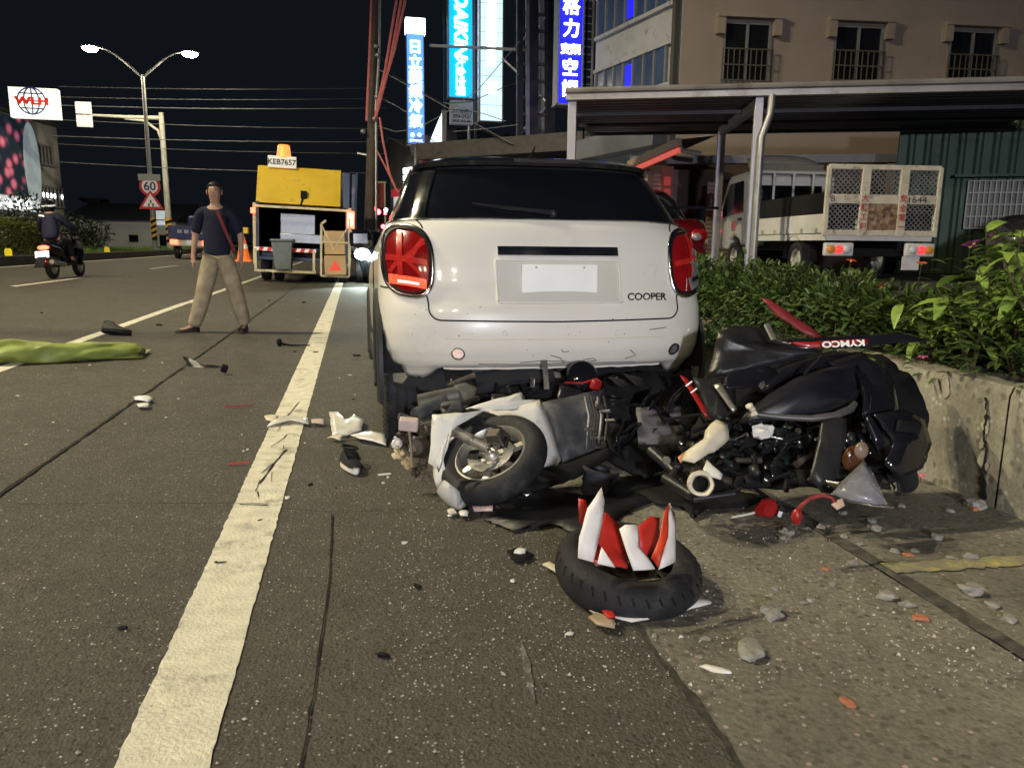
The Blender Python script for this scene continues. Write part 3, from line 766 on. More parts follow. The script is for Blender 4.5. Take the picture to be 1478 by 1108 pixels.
mb = MB(); mb.lathe([(.0, 0), (.19, 0), (.15, .30), (.13, .33), (0, .33)], 16, Matrix.Translation((-.52, .95, 3.22))); mb.build('beacon', mat('orange_beacon', (.9, .2, .03), .3, emit=1.2, ecol=(1, .25, .06)), GT)
# things standing on or hung from the garbage truck
t = thing('grey_bin', 'grey blue wheelie bin held on the garbage truck loading lift', 'bin', (gx - .45, 20.75, .40))
mb = MB(); mb.add([(-.2, -.2, 0), (.2, -.2, 0), (.2, .2, 0), (-.2, .2, 0), (-.26, -.26, .72), (.26, -.26, .72), (.26, .26, .72), (-.26, .26, .72)], [(0, 3, 2, 1), (4, 5, 6, 7), (0, 1, 5, 4), (1, 2, 6, 5), (2, 3, 7, 6), (3, 0, 4, 7)])
M_bin = mat('bin_plastic', (.15, .18, .2), .5, var=.15); mb.build('body', M_bin, t, bevel=.02)
MB().box((0, 0, .75), (.58, .58, .06)).build('lid', M_bin, t, bevel=.02)
t = thing('cardboard_box', 'tall cardboard box carried on the garbage truck side gate', 'box', (gx + .86, 20.82, .80))
MB().box((0, 0, .3), (.52, .24, .6)).build('box', M_card, t, bevel=.01)
t = thing('marked_box', 'brown box with a red triangle on the garbage truck step', 'box', (gx + .86, 20.72, .27))
MB().box((0, 0, .25), (.54, .3, .5)).build('box', M_card, t, bevel=.01)
MB().prism([(-.16, .12), (.16, .12), (0, .38)], .006, Matrix.Translation((0, -.153, 0)) @ RX).build('triangle', mat('red_triangle', (.75, .05, .02), .4, emit=.3), t)
t = thing('orange_cone', 'orange traffic cone hung on the left flank of the garbage truck', 'cone', (gx - 1.45, 20.9, .62))
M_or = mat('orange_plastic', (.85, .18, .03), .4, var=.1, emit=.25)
MB().lathe([(.0, .62), (.05, .62), (.17, .03), (.17, 0), (0, 0)], 18).build('cone', M_or, t); MB().box((0, 0, 0), (.4, .4, .04)).build('foot', M_or, t)
MB().lathe([(.1, .42), (.125, .3)], 18).build('reflective_band', M_signwhite, t)
t = thing('yellow_hook_box', 'small yellow box fixed above the hung orange cone', 'box', (gx - 1.45, 20.8, 1.38))
MB().box((0, 0, 0), (.34, .2, .16)).build('box', M_gy, t, bevel=.02)

# --- vehicle facing the camera with its headlights on, behind the white car
OC = thing('oncoming_car', 'dark car facing the crash with bright greenish headlights', 'car', (.93, 21.3, 0))
M_dk = mat('dark_car_paint', (.012, .013, .016), .25, coat=.6)
rings = []
def ringbox(w_, y0, y1, z, n=28, e=4.0):
    pts = []
    for k in range(n):
        a = 2 * math.pi * k / n; c_, s2 = math.cos(a), math.sin(a)
        pts.append((w_ * math.copysign(abs(c_) ** (2 / e), c_), (y0 + y1) / 2 + (y1 - y0) / 2 * math.copysign(abs(s2) ** (2 / e), s2), z))
    return pts
mb = MB(); mb.grid([ringbox(w_, a, b, z) for (w_, a, b, z) in ((.82, .1, 4.3, .25), (.88, 0, 4.4, .5), (.88, .05, 4.4, .8), (.85, .3, 4.35, .95), (.8, .9, 4.2, 1.02), (.62, 1.7, 3.8, 1.42), (.5, 2.0, 3.6, 1.47), (.02, 2.7, 2.8, 1.48))], closed=True)
mb.build('body', M_dk, OC, smooth=60)
mb = MB(); mb.add([(-.62, .92, 1.04), (.62, .92, 1.04), (.5, 1.6, 1.40), (-.5, 1.6, 1.40)], [(0, 1, 2, 3)]); mb.build('windscreen', M_glass_dark, OC)
M_head = mat('headlight_lit', (1, 1, 1), .3, emit=55, ecol=(.82, 1.0, .92))
for s_ in (-1, 1):
    MB().ell((s_ * .72, .06, .80), (.21, .12, .15), 14, 8).build('headlight', M_head, OC)
    wheel('wheel', OC, (s_ * .8, .8, .31), .31, .2); wheel('wheel', OC, (s_ * .8, 3.5, .31), .31, .2)
MB().box((0, .0, .55), (.9, .06, .2)).build('grille', M_blackmatt, OC)
MB().box((-.25, -.04, .7), (.36, .02, .16)).build('number_plate', M_platew, OC)
lamp('headlight_beam', 'SPOT', (-.72, -.2, .80), 320, (.85, 1, .9), .08, aim=(-1.0, -6, .2), spot=R(50), parent=OC)
# --- far traffic: red signal, tail lights, red box truck, dark shopfronts
fs = thing('traffic_signal', 'lit red traffic signal on a post beyond the utility pole', 'traffic light', D(546, 318, 42) - V((0, 0, 3)))
M_redlit = mat('red_signal_lit', (1, .03, .03), .3, emit=14, ecol=(1, .05, .06))
MB().cyl((0, .1, 0), (0, .1, 3.6), .09, n=10).build('post', M_galv, fs); MB().box((0, 0, 3.1), (.42, .2, 1.1)).build('housing', M_blackmatt, fs, bevel=.03)
MB().ell((0, -.12, 3.45), (.15, .06, .15), 12, 8).build('lamp', M_redlit, fs)
for (px, py, s_, lab) in ((553, 327, .11, 'small red light under the far traffic signal'), (541, 301, .09, 'small round red light above the brake lights near the traffic signal'), (556, 308, .08, 'tiny red light close to the white light by the traffic signal')):
    t = thing('far_light', lab, 'light', D(px, py, 40)); MB().ell((0, 0, 0), s_, 10, 8).build('lamp', M_redlit, t); MB().box((0, .15, 0), (s_ * 3, .1, s_ * 3)).build('housing', M_blackmatt, t)
t = thing('white_far_light', 'small white light beside the far red signal', 'light', D(557, 303, 40)); MB().ell((0, 0, 0), .1, 10, 8).build('lamp', M_sp, t); MB().box((0, .15, 0), (.3, .1, .3)).build('housing', M_blackmatt, t)
bwl = Wall(541, 46, 557, 46, 0)
t = bwl.thing('red_banner_sign', 'tall dull red panel sign with pale frame beyond the utility pole', 'sign')
r_ = bwl.rect(543, 263, 556, 300)
rbox(MB(), r_, 0, .15).build('panel', mat('dull_red', (.22, .03, .035), .6, var=.3, scale=4, emit=.03), t)
f_ = MB(); 
for x_ in (r_[0], r_[1]): f_.box((x_, -.03, (r_[3]) / 2), (.08, .1, r_[3]))
f_.box(((r_[0] + r_[1]) / 2, -.03, r_[3]), (.7, .1, .08)); f_.build('frame', M_gc, t)
fb = Wall(562, 58, 640, 52, 0)
t = fb.thing('far_shop', 'dark far shop with lit white and red signboards', 'building')
r_ = fb.rect(562, 205, 660, 352); rbox(MB(), (r_[0], r_[1], 0, r_[3]), 0, 6).build('wall', M_bld_dark, t)
r_ = fb.rect(585, 242, 612, 270)
for k in range(3):
    h_ = (r_[3] - r_[2]) / 3; rbox(MB(), (r_[0], r_[1], r_[2] + k * h_ + .06, r_[2] + (k + 1) * h_ - .06), -.2, -.02).build('lit_panel', M_lit, t)
r_ = fb.rect(568, 274, 600, 282); rbox(MB(), r_, -.2, -.02).build('red_signboard', mat('red_signboard', (.5, .04, .05), .5, emit=.25), t)
r_ = fb.rect(570, 283, 600, 310); rbox(MB(), r_, -.12, -.02).build('pale_signboard', M_dimlit, t)

# ------------------------------------------------------------------ utility pole with red cable sleeves and wires
def pxpts(pts, dep): return [D(x, y, dep) for x, y in pts]
M_conc_pole = mat('weathered_pole', (.085, .065, .055), .85, var=.25, scale=3, bump=.2)
b = D(531, 352, 27); 
t = thing('utility_pole', 'dark concrete utility pole rising beside the garbage truck', 'utility pole', (b.x, b.y, 0))
o_ = V((b.x, b.y, 0))
MB().tube([D(531, 400, 27) - o_, D(535, 250, 27) - o_, D(539, 100, 27) - o_, D(545, -60, 27) - o_], [.19, .165, .14, .12], 12).build('pole', M_conc_pole, t)
MB().tube([D(543, 400, 26.7) - o_, D(543, 150, 26.7) - o_, D(547, 80, 26.7) - o_, D(549, -60, 26.7) - o_], .045, 8).build('conduit', M_galv, t)
MB().bar(D(516, 221, 27) - o_, D(530, 224, 27) - o_, .05, .06).build('bracket', M_galv, t)
for (px, py) in ((543, 67), (545, 80), (544, 140), (541, 172), (524, 190)): MB().ell(D(px, py, 26.6) - o_, .09, 8, 6).build('insulator', M_galv, t)
M_pink = mat('red_cable_sleeve', (.55, .15, .14), .5, var=.15, emit=.02)
M_wire = mat('pale_wire', (.30, .30, .30), .5, .3)
M_wired = mat('dark_wire', (.03, .03, .03), .6)
wires = [([(536, -5), (534, 60), (529, 175)], .045, M_pink, 'red sleeved cable hanging straight down along the utility pole'),
         ([(573, -5), (556, 100), (541, 172)], .05, M_pink, 'red sleeved cable slanting down to the utility pole top'),
         ([(580, -5), (562, 95), (545, 160)], .05, M_pink, 'second red sleeved cable slanting to the utility pole'),
         ([(586, -5), (570, 70), (552, 130), (543, 168)], .05, M_pink, 'outer red sleeved cable slanting to the utility pole'),
         ([(548, 170), (553, 205), (562, 250), (572, 275)], .04, M_pink, 'red sleeved stay cable falling behind the white car'),
         ([(544, 218), (556, 240), (570, 270), (575, 278)], .03, M_pink, 'thin red stay cable at the foot of the utility pole')]
for pts, r_, mt, lab in wires:
    tag(MB().tube(pxpts(pts, 26.4), r_, 6).build('cable', mt, None), lab, 'cable')
thin = [[(545, 75), (570, 110), (590, 122), (640, 150), (680, 147), (730, 125), (745, 120)], [(545, 140), (570, 152), (588, 163)], [(546, 182), (570, 190), (600, 187), (640, 165), (690, 130), (750, 60)],
        [(546, 195), (575, 203), (600, 210)], [(546, 100), (600, 130), (680, 175), (740, 208)], [(640, 148), (700, 165), (730, 175)], [(688, 182), (720, 200), (742, 210)], [(655, 190), (700, 186), (748, 180)], [(724, 85), (748, 108)], [(546, 205), (565, 200), (590, 214)]]
for i, pts in enumerate(thin):
    tag(MB().tube(pxpts(pts, 26.6), .014, 5).build('wire', M_wire if i % 3 else M_wired, None), 'thin overhead wire strung between utility pole and sign tower', 'wire', 'thin wires by the sign tower')
# long wires crossing the sky on the left
for i, (x0, y0, x1, y1) in enumerate(((85, 125, 560, 127), (85, 140, 560, 142), (85, 152, 560, 156), (85, 173, 560, 186), (70, 196, 560, 205), (85, 208, 560, 222), (85, 234, 530, 250))):
    n_ = 14
    pts = [(x0 + (x1 - x0) * k / n_, y0 + (y1 - y0) * k / n_ + 3 * math.sin(math.pi * k / n_)) for k in range(n_ + 1)]
    tag(MB().tube(pxpts(pts, 44), .014 if i % 2 else .022, 5).build('overhead_wire', mat('dull_wire', (.12, .12, .12), .6), None), 'long overhead wire crossing the night sky behind the street lamp', 'wire', 'overhead wires across the night sky')
# distant pylon
b = D(435, 352, 90)
# ================================================================== RIGHT SIDE
LZ = 0.62                                              # level of the raised parking lot behind the planter
mb = MB(); mb.box((32.9, 20, LZ / 2 - .2), (58, 80, LZ + .4)); lot = struct(mb.build('parking_lot', M_lot, None))
# ------------------------------------------------------------------ lit vertical signs
def em(name, c, s_, var=.08, scale=1.2): return mat(name, c, .5, var=var, scale=scale, emit=s_)
M_hblue = em('hitachi_blue', (.10, .28, .85), 1.1); M_dcy = em('daikin_cyan', (0.0, .36, .85), 1.1, .25, .5); M_gblue = em('gree_blue', (.010, .012, .85), .95)
M_wlit = em('white_lit', (.93, .98, 1.0), 4.0); M_pale_lit = em('pale_cyan_lit', (.55, .78, .86), .95, .12, .8); M_greybox = em('grey_sign_box', (.30, .30, .35), .12)
M_darktxt = mat('dark_print', (.04, .04, .06), .6)
def signbox(name, label, px0, py0, px1, py1, dep, m_, th=.5):
    wl = Wall(px0, dep, px1, dep, 0); wl.rz = 0; wl.d = V((1, 0, 0)); wl.n = V((0, 1, 0))
    q = wl.rect(px0, py0, px1, py1)
    t = wl.thing(name, label, 'sign')
    rbox(MB(), q, 0, th).build('box', m_, t, bevel=.03)
    e_ = MB(); 
    for x_ in (q[0], q[1]): e_.box((x_, th / 2, (q[2] + q[3]) / 2), (.05, th + .06, q[3] - q[2] + .06))
    for z_ in (q[2], q[3]): e_.box(((q[0] + q[1]) / 2, th / 2, z_), (q[1] - q[0] + .1, th + .06, .05))
    e_.build('edge_trim', M_galv, t)
    return t, q, wl
t, q, wl = signbox('lit_sign', 'blue lit vertical sign with white Chinese characters and bright white top', 586, 26, 613, 209, 46, M_hblue)
w_ = q[1] - q[0]; cx = (q[0] + q[1]) / 2
q2 = wl.rect(585, 25, 614, 50); rbox(MB(), (q2[0], q2[1], q2[2], q2[3]), -.06, .56).build('lit_cap', M_wlit, t, bevel=.04)
for k, ch in enumerate('日立變頻冷氣'):
    z_ = wl.at(600, 68 + k * 21.3)[1]; text('character', ch, w_ * .80, M_wlit, t, (cx, -.02, z_), (R(90), 0, 0), ext=.02, bold=.012)
for k in range(2): MB().cyl((cx - .22 + k * .42, -.02, wl.at(600, 195)[1]), (cx - .22 + k * .42, .02, wl.at(600, 195)[1]), .11, n=14).build('dot', M_wlit, t)
MB().box((cx, -.01, wl.at(600, 203)[1]), (w_ * .7, .02, .1)).build('dot_line', M_wlit, t)
MB().cyl((cx, .25, 0), (cx, .25, q[2]), .12, n=10).build('support_post', M_galv, t)
t, q, wl = signbox('lit_sign', 'cyan blue lit vertical sign reading DAIKIN on the sign tower', 647, -40, 682, 142, 36, M_dcy)
w_ = q[1] - q[0]; cx = (q[0] + q[1]) / 2
mid = wl.at(664, 38)[1]; text('letters', 'DAIKIN', w_ * .74, M_wlit, t, (cx + .02, -.02, mid), (R(90), R(90), 0), ext=.02, bold=.020, shear=.22, fit=2.85)
mid = wl.at(664, 110)[1]; text('letters', '大金空調', w_ * .42, M_wlit, t, (cx, -.02, mid), (R(90), R(90), 0), ext=.02, bold=.006, fit=1.65)
q3 = wl.rect(650, 144, 683, 180)
t2 = wl.thing('grey_name_sign', 'dim grey sign box with phone number under the cyan sign', 'sign')
rbox(MB(), q3, 0, .4).build('box', M_greybox, t2, bevel=.02)
for k, (s_, sz) in enumerate((('冷凍空調行', .20), ('894-2521', .22), ('0935-755-461', .16))):
    text('letters', s_, sz, M_darktxt, t2, ((q3[0] + q3[1]) / 2, -.01, wl.at(666, 161 + k * 7.0)[1]), (R(90), 0, 0), ext=.01, bold=.006)
MB().cyl((q3[0] + .9, .2, 0), (q3[0] + .9, .2, q3[2]), .07, n=8).build('support_post', M_galv, t2)
t, q, wl = signbox('lit_sign', 'pale white lit vertical sign box without readable text', 693, -40, 725, 176, 34, M_pale_lit)
w_ = q[1] - q[0]; cx = (q[0] + q[1]) / 2
for k in range(6):
    z_ = wl.at(709, -20 + k * 21)[1]; mb = MB()
    mb.box((cx, -.01, z_), (w_ * .36, .02, .52)); mb.build('lit_character_block', M_wlit, t)
for k in range(3): MB().box((cx, -.01, wl.at(709, 121 + k * 6)[1]), (w_ * .5, .02, .10)).build('lit_line', M_wlit, t)
f_ = MB()
for k in range(8): f_.box((cx, -.005, wl.at(709, 5 + k * 21)[1]), (w_, .02, .012))
f_.build('panel_joint', M_galv, t)
t, q, wl = signbox('lit_sign', 'deep blue lit vertical sign with large white Chinese characters', 808, -40, 839, 152, 25, M_gblue)
w_ = q[1] - q[0]; cx = (q[0] + q[1]) / 2
for ch, py, sz in (('格', 8, .70), ('力', 41, .70), ('变频', 71, .40), ('空', 97, .68), ('調', 128, .68)):
    text('character', ch, w_ * sz, M_wlit, t, (cx, -.02, wl.at(823, py)[1]), (R(90), 0, 0), ext=.02, bold=.009)
e_ = MB(); 
for z_ in (-1, 1): e_.bar((q[1] + .18, .25, q[2] - 1), (q[1] + .18, .25, q[3] + 1), .05, .05)
for k in range(18):
    z_ = q[2] + (q[3] - q[2]) * k / 17; e_.bar((q[1], .25, z_), (q[1] + .4, .25, z_), .03, .03)
e_.bar((q[1] + .4, .25, 1), (q[1] + .4, .25, q[3] + 1), .06, .06); e_.build('ladder_frame', M_galv, t)
# tilted lit signboard at the foot of the tower, with a cable coil
t = thing('white_lit_board', 'slanted white lit signboard leaning beside the blue sign foot', 'sign', D(628, 210, 33))
M_lt = em('board_lit', (.75, .88, .95), 1.5)
o_ = D(628, 210, 33)
pts = pxpts([(619, 208), (637, 208), (638, 162), (632, 176)], 33); mb = MB()
vs = [p - o_ for p in pts] + [p - o_ + V((.05, .3, 0)) for p in pts]; mb.add(vs, [(0, 1, 2, 3), (7, 6, 5, 4), (0, 4, 5, 1), (1, 5, 6, 2), (2, 6, 7, 3), (3, 7, 4, 0)]); mb.build('panel', M_lt, t)
mb = MB(); mb.bar(D(641, 212, 33) - o_, D(641, 160, 33) - o_, .2, .2); mb.build('post', M_galv, t)
o_ = D(612, 215, 31)
t = thing('cable_coil', 'coil of grey cable hanging under the blue sign', 'cable', o_); mb = MB()
for k in range(5): mb.lathe([(.34 + .05 * k + .016 * math.cos(a), .016 * math.sin(a)) for a in (0, 1.57, 3.14, 4.71)], 24, Matrix.Rotation(R(80), 4, 'X'), closed=True)
mb.build('loop', M_wire, t)
tag(MB().tube(pxpts([(622, 207), (617, 222), (607, 238), (601, 245)], 30.5), [.14, .16, .08, .03], 8).build('red_awning_cord', M_pink, None), 'thick red hose-like awning edge above the white car roof', 'awning')
# ------------------------------------------------------------------ sign tower frame
M_dsteel = mat('dark_painted_steel', (.035, .035, .04), .5, .4, var=.3, scale=3)
o_ = D(770, 300, 28); o_ = V((o_.x, o_.y, LZ))
t = thing('sign_tower', 'dark steel lattice tower carrying the vertical signs', 'tower', o_)
def col(px0, py0, px1, py1, r_, nm, m_, dep=28): MB().bar(D(px0, py0, dep) - o_, D(px1, py1, dep) - o_, r_, r_).build(nm, m_, t)
for px, w_ in ((750, .22), (768, .40), (793, .32)): col(px, 300, px, -60, w_, 'column', M_dsteel)
col(762, 300, 761, -60, .12, 'pale_column', M_galv, 27.8)
col(783, 300, 783, -60, .26, 'cladding_strip', mat('pale_cladding', (.2, .19, .18), .6), 28.2)
for k in range(9): MB().bar(D(746, 20 + k * 24, 28) - o_, D(796, 22 + k * 24, 28) - o_, .08, .1).build('rung', M_dsteel, t)
MB().bar(D(620, 66, 29) - o_, D(790, 74, 29) - o_, .09, .09).build('crossbeam', M_galv, t)
for a_, b_ in (((725, 85), (750, 108)), ((770, 130), (792, 150)), ((752, 60), (793, 20)), ((752, 190), (793, 150))): MB().bar(D(*a_, 28) - o_, D(*b_, 28) - o_, .07, .07).build('brace', M_galv, t)
col(686, 300, 686, -60, .10, 'thin_column', M_dsteel, 34)
col(643, 300, 640, -60, .10, 'thin_column', M_dsteel, 36)
bw2 = Wall(606, 30, 862, 26, 0)
t = bw2.thing('far_awning_roof', 'flat grey awning roof edge behind the white car roof', 'awning')
r_ = bw2.rect(610, 209, 860, 217); rbox(MB(), r_, -.4, 3).build('roof', mat('awning_grey', (.10, .09, .085), .6, .2, var=.2), t)
for px in (640, 700, 840): 
    x_ = bw2.at(px, 217)[0]; MB().box((x_, 0, r_[2] / 2), (.12, .12, r_[2])).build('post', M_dsteel, t)
rbox(MB(), (r_[0], r_[1], 0, r_[2] - .5), 3.0, 3.2).build('back_wall', M_bld_dark, t)

# ------------------------------------------------------------------ beige building
M_beige = mat('beige_tiles', (.26, .21, .175), .8, var=.10, scale=.8, bump=.15, bscale=12, dirt=(.19, .15, .125), dirt_amt=.35, dscale=.5)
M_band = mat('pale_band', (.36, .37, .40), .7, var=.12, scale=1.2, dirt=(.15, .15, .16), dirt_amt=.4)
M_winblue = mat('blue_glass', (.03, .05, .09), .12, var=.3, scale=1.5, emit=.03, ecol=(.2, .35, .8))
fw = Wall(970, 20.0, 1620, 21.4, LZ)
BB = fw.thing('beige_building', 'beige tiled building with three barred upstairs windows', 'building')
HT = 12.0
MB().box((fw.L / 2, .2, HT / 2), (fw.L, .4, HT)).build('front_wall', M_beige, BB)
M_grille = mat('window_grille', (.10, .085, .065), .6, .2)
for (x0, x1, yt, yb) in ((1046, 1106, 33, 121), (1206, 1266, 38, 121), (1372, 1428, 45, 125)):
    q = fw.rect(x0, yt, x1, yb)
    wn = rbox(MB(), q, -.01, .05).build('window', M_winhole, BB)
    f_ = MB(); zc = (q[2] + q[3]) / 2
    for x_ in (q[0], q[1], (q[0] + q[1]) / 2): f_.box((x_, -.03, zc), (.06, .06, q[3] - q[2]))
    for z_ in (q[2], q[3]): f_.box(((q[0] + q[1]) / 2, -.03, z_), (q[1] - q[0] + .06, .06, .06))
    f_.build('frame', M_frame, wn)
    g_ = MB(); n_ = 9
    for k in range(n_ + 1):
        x_ = q[0] - .06 + (q[1] - q[0] + .12) * k / n_; g_.box((x_, -.16, q[2] + (q[3] - q[2]) * .27), (.022, .022, (q[3] - q[2]) * .58))
    for f in (.02, .28, .55): g_.box(((q[0] + q[1]) / 2, -.16, q[2] + (q[3] - q[2]) * f), (q[1] - q[0] + .14, .03, .03))
    g_.build('grille', M_grille, wn)
    c_ = MB(); c_.box(((q[0] + q[1]) / 2, -.12, q[3] + .14), (q[1] - q[0] + .5, .24, .10)); c_.box((q[0] - .14, -.1, q[3] - .1), (.2, .2, .4)); c_.box((q[1] + .14, -.1, q[3] - .1), (.2, .2, .4)); c_.build('hood', M_beige, wn)
# side wing receding to the left
sw = Wall(852, 24.0, 969, 20.05, LZ)
SB = sw.thing('side_wing', 'pale side wing of the beige building with banded ribbon windows', 'building')
MB().box((sw.L / 2, .2, HT / 2), (sw.L, .4, HT)).build('wall', M_band, SB)
H1 = lambda py: sw.at(968, py)[1]
for k, (yt, yb) in enumerate(((-60, 8), (62, 122))):
    z0, z1 = H1(yb), H1(yt)
    wn = MB().box((sw.L / 2 - .2, .0, (z0 + z1) / 2), (sw.L - .7, .08, z1 - z0)).build('ribbon_window', M_winblue, SB)
    for j in range(8):
        x_ = .15 + (sw.L - .7) * j / 7; MB().box((x_, -.06, (z0 + z1) / 2), (.07, .06, z1 - z0)).build('mullion', M_frame, wn)
    for z_ in (z0, z1): MB().box((sw.L / 2, -.07, z_), (sw.L - .2, .12, .10)).build('sill', M_band, wn)
    for j in (3,): MB().box((.15 + (sw.L - .7) * (j + .5) / 7, -.045, (z0 + z1) / 2), (.34, .01, (z1 - z0) * .7)).build('sign_reflection_panel', M_gblue, wn)  # glowing blue panel put in for a reflection in the glass
MB().box((sw.L - .06, -.14, HT / 2), (.14, .14, HT)).build('corner_pipe', M_bld_dark, SB)
za, zb = H1(212), H1(178)
mb = MB(); mb.box((sw.L / 2 - .1, -.35, (za + zb) / 2), (sw.L - .2, .5, zb - za)); mb.build('metal_fascia', mat('blue_grey_metal', (.12, .13, .16), .4, .5, var=.2, scale=2), SB, bevel=.02)
# small sign cabinet glow at the foot of the deep blue sign
# ------------------------------------------------------------------ ground-floor shop under the carport
M_shut = mat('roller_shutter', (.30, .24, .20), .5, .3, var=.15, scale=2)
hw = Wall(905, 18.6, 1290, 17.6, LZ)
SH = hw.thing('dark_shop', 'dark shop front with roller shutters under the carport', 'shop')
r_ = hw.rect(905, 222, 1290, 385)
MB().box((hw.L / 2, 1.2, r_[3] / 2), (hw.L, .2, r_[3])).build('back_wall', mat('dark_brick_red', (.05, .03, .025), .8, var=.3, scale=2), SH)
def shutter(x0, x1, y0, y1):
    q = hw.rect(x0, y0, x1, y1); z_ = 0.0
    g = bpy.data.objects.new('shutter', None); COL.objects.link(g); g.parent = SH
    sl = None
    while z_ < q[3] - .05:
        if sl is None:
            sl = MB().box((0, 0, 0), (q[1] - q[0], .03, .085), rot=(R(-18), 0, 0)).build('slat', M_shut, g); o = sl
        else:
            o = bpy.data.objects.new('slat', sl.data); COL.objects.link(o); o.parent = g
        o.location = ((q[0] + q[1]) / 2, .1, z_ + .05); z_ += .1
shutter(912, 934, 240, 320); shutter(942, 960, 248, 320); shutter(1022, 1075, 262, 330)
for px in (937, 972):
    x_ = hw.at(px, 300)[0]; MB().box((x_, .05, hw.at(px, 245)[1] / 2), (.14, .2, hw.at(px, 245)[1])).build('pillar', M_dsteel, SH)
M_rs = mat('red_notice', (.45, .05, .04), .5, emit=.1)
x_ = hw.at(963, 265)[0]; MB().box((x_, -.06, hw.at(963, 275)[1]), (.28, .03, 1.1)).build('notice_board', mat('brown_board', (.16, .06, .045), .6), SH)
for k in range(3): MB().box((x_, -.085, hw.at(963, 262 + k * 17)[1]), (.16, .02, .2)).build('red_notice', M_rs, SH)
z_ = hw.at(1000, 232)[1]
MB().box((hw.L / 2, -.1, z_), (hw.L, .3, .18)).build('lintel_beam', mat('lintel_grey', (.14, .14, .17), .6, .2), SH)
# sloped awning with a red lit underside
o_ = D(945, 225, 17.0)
AW = thing('red_lit_awning', 'slanted awning edge glowing red below beside the shutters', 'awning', o_)
a_, b_ = D(908, 238, 17.6) - o_, D(981, 205, 15.6) - o_
MB().bar(a_, b_, .10, .16).build('fascia', mat('awning_edge', (.30, .22, .17), .6), AW)
MB().bar(a_ - V((0, 0, .16)), b_ - V((0, 0, .16)), .06, .10).build('red_tube', mat('red_neon', (.6, .08, .07), .4, emit=.35, ecol=(1, .13, .10)), AW)
mb = MB(); mb.add([a_ + V((0, 0, .05)), b_ + V((0, 0, .05)), b_ + V((1.6, 1.6, .4)), a_ + V((1.6, 1.6, .4))], [(0, 1, 2, 3)]); mb.build('canvas', mat('awning_dark', (.05, .03, .03), .7), AW)
lamp('awning_red_light', 'AREA', (0, .25, -.5), 2.5, (1, .12, .08), .5, aim=(0.3, 1.5, -2), parent=AW)
tag(MB().tube([D(980, 212, 16.5), D(987, 218, 16.5), D(1000, 220, 16.5), D(1012, 222, 16.5)], .05, 8).build('drain_pipe', M_galv, None), 'short grey bent drain pipe beside the red lit awning', 'pipe')
# ------------------------------------------------------------------ carport
CPW = Wall(812, 12.7, 1600, 11.3, LZ)
CP = CPW.thing('carport', 'steel carport with corrugated roof, pale fascia and square posts', 'carport')
zt, zb = CPW.at(1090, 122)[1], CPW.at(1090, 139)[1]
M_fas = mat('fascia_metal', (.33, .31, .29), .4, .5, var=.15, scale=1.5, dirt=(.14, .11, .09), dirt_amt=.4, dscale=1)
MB().box((CPW.L / 2, .04, (zt + zb) / 2), (CPW.L, .09, zt - zb)).build('fascia', M_fas, CP, bevel=.012)
MB().tube([(0, -.05, zt - .03), (CPW.L, -.05, zt - .03)], .045, 8).build('gutter_edge', M_fas, CP)
M_corr = mat('corrugated_roof', (.16, .165, .22), .35, .6, var=.15, scale=2)
rows = []
nC = 15; DEP = 4.4
for i in range(nC * 4 + 1):
    y_ = .1 + DEP * i / (nC * 4); ph = i % 4
    rows.append([(0, y_, zb + .02 + (.0 if ph in (0, 1) else .055) + y_ * .02), (CPW.L, y_, zb + .02 + (.0 if ph in (0, 1) else .055) + y_ * .02)])
MB().grid(rows, .004).build('corrugated_sheet', M_corr, CP, smooth=20)
xp = CPW.at(1090, 260)[0]
postm = mat('grey_post', (.34, .33, .37), .45, .4, var=.12, scale=3)
MB().box((xp, .15, (zb) / 2), (.13, .13, zb)).build('post', postm, CP, bevel=.008)
x2 = CPW.at(1013, 240)[0] + .55
MB().box((x2, 3.3, (zb) / 2), (.15, .15, zb)).build('post', postm, CP, bevel=.008)
MB().bar((xp, .2, zb - .08), (x2, 3.3, zb - .06), .12, .14).build('rafter', postm, CP)
MB().box((.10, .15, zb / 2), (.14, .14, zb)).build('post', postm, CP, bevel=.008)
MB().tube([(xp + .17, .02, zb + .02), (xp + .17, .02, zb - .12), (xp + .16, .02, zb - .28), (xp + .05, -.03, zb - .62), (xp + .045, -.03, zb - .9), (xp + .045, -.03, 0)], .055, 10).build('downpipe', M_galv, CP)
for y_ in (1.2, 2.4, 3.6): MB().box((CPW.L / 2, y_, zb - .035), (CPW.L, .06, .06)).build('purlin', M_dsteel, CP)
# ------------------------------------------------------------------ green corrugated shed
GW = Wall(1284, 15.6, 1640, 14.4, LZ)
GS = GW.thing('green_shed', 'dark green corrugated metal shed with a barred window', 'shed')
M_green = mat('green_sheet', (.05, .095, .065), .5, .2, var=.2, scale=1.2, dirt=(.02, .025, .02), dirt_amt=.4, dscale=1.0)
hz = GW.at(1400, 150)[1] - 1; rows = []; n_ = int(GW.L / .05)
prof = [0, 0, 0, 0, .035, .035]
for i in range(n_ + 1):
    y_ = -prof[i % 6]; rows.append([(i * .05, y_, 0), (i * .05, y_, hz + 1)])
MB().grid(rows, .004).build('corrugated_wall', M_green, GS, smooth=20)
MB().box((GW.L / 2, .06, (hz + 1) / 2), (GW.L, .08, hz + 1)).build('inner_wall', M_green, GS)
q = GW.rect(1396, 262, 1500, 330)
wn = rbox(MB(), q, -.06, -.04).build('window', mat('frosted_window', (.16, .17, .16), .4, var=.3, scale=3), GS)
f_ = MB()
for k in range(15):
    x_ = q[0] + (q[1] - q[0]) * k / 14; f_.box((x_, -.12, (q[2] + q[3]) / 2), (.022, .022, q[3] - q[2]))
for k in range(5): f_.box(((q[0] + q[1]) / 2, -.13, q[2] + (q[3] - q[2]) * k / 4), (q[1] - q[0], .022, .022))
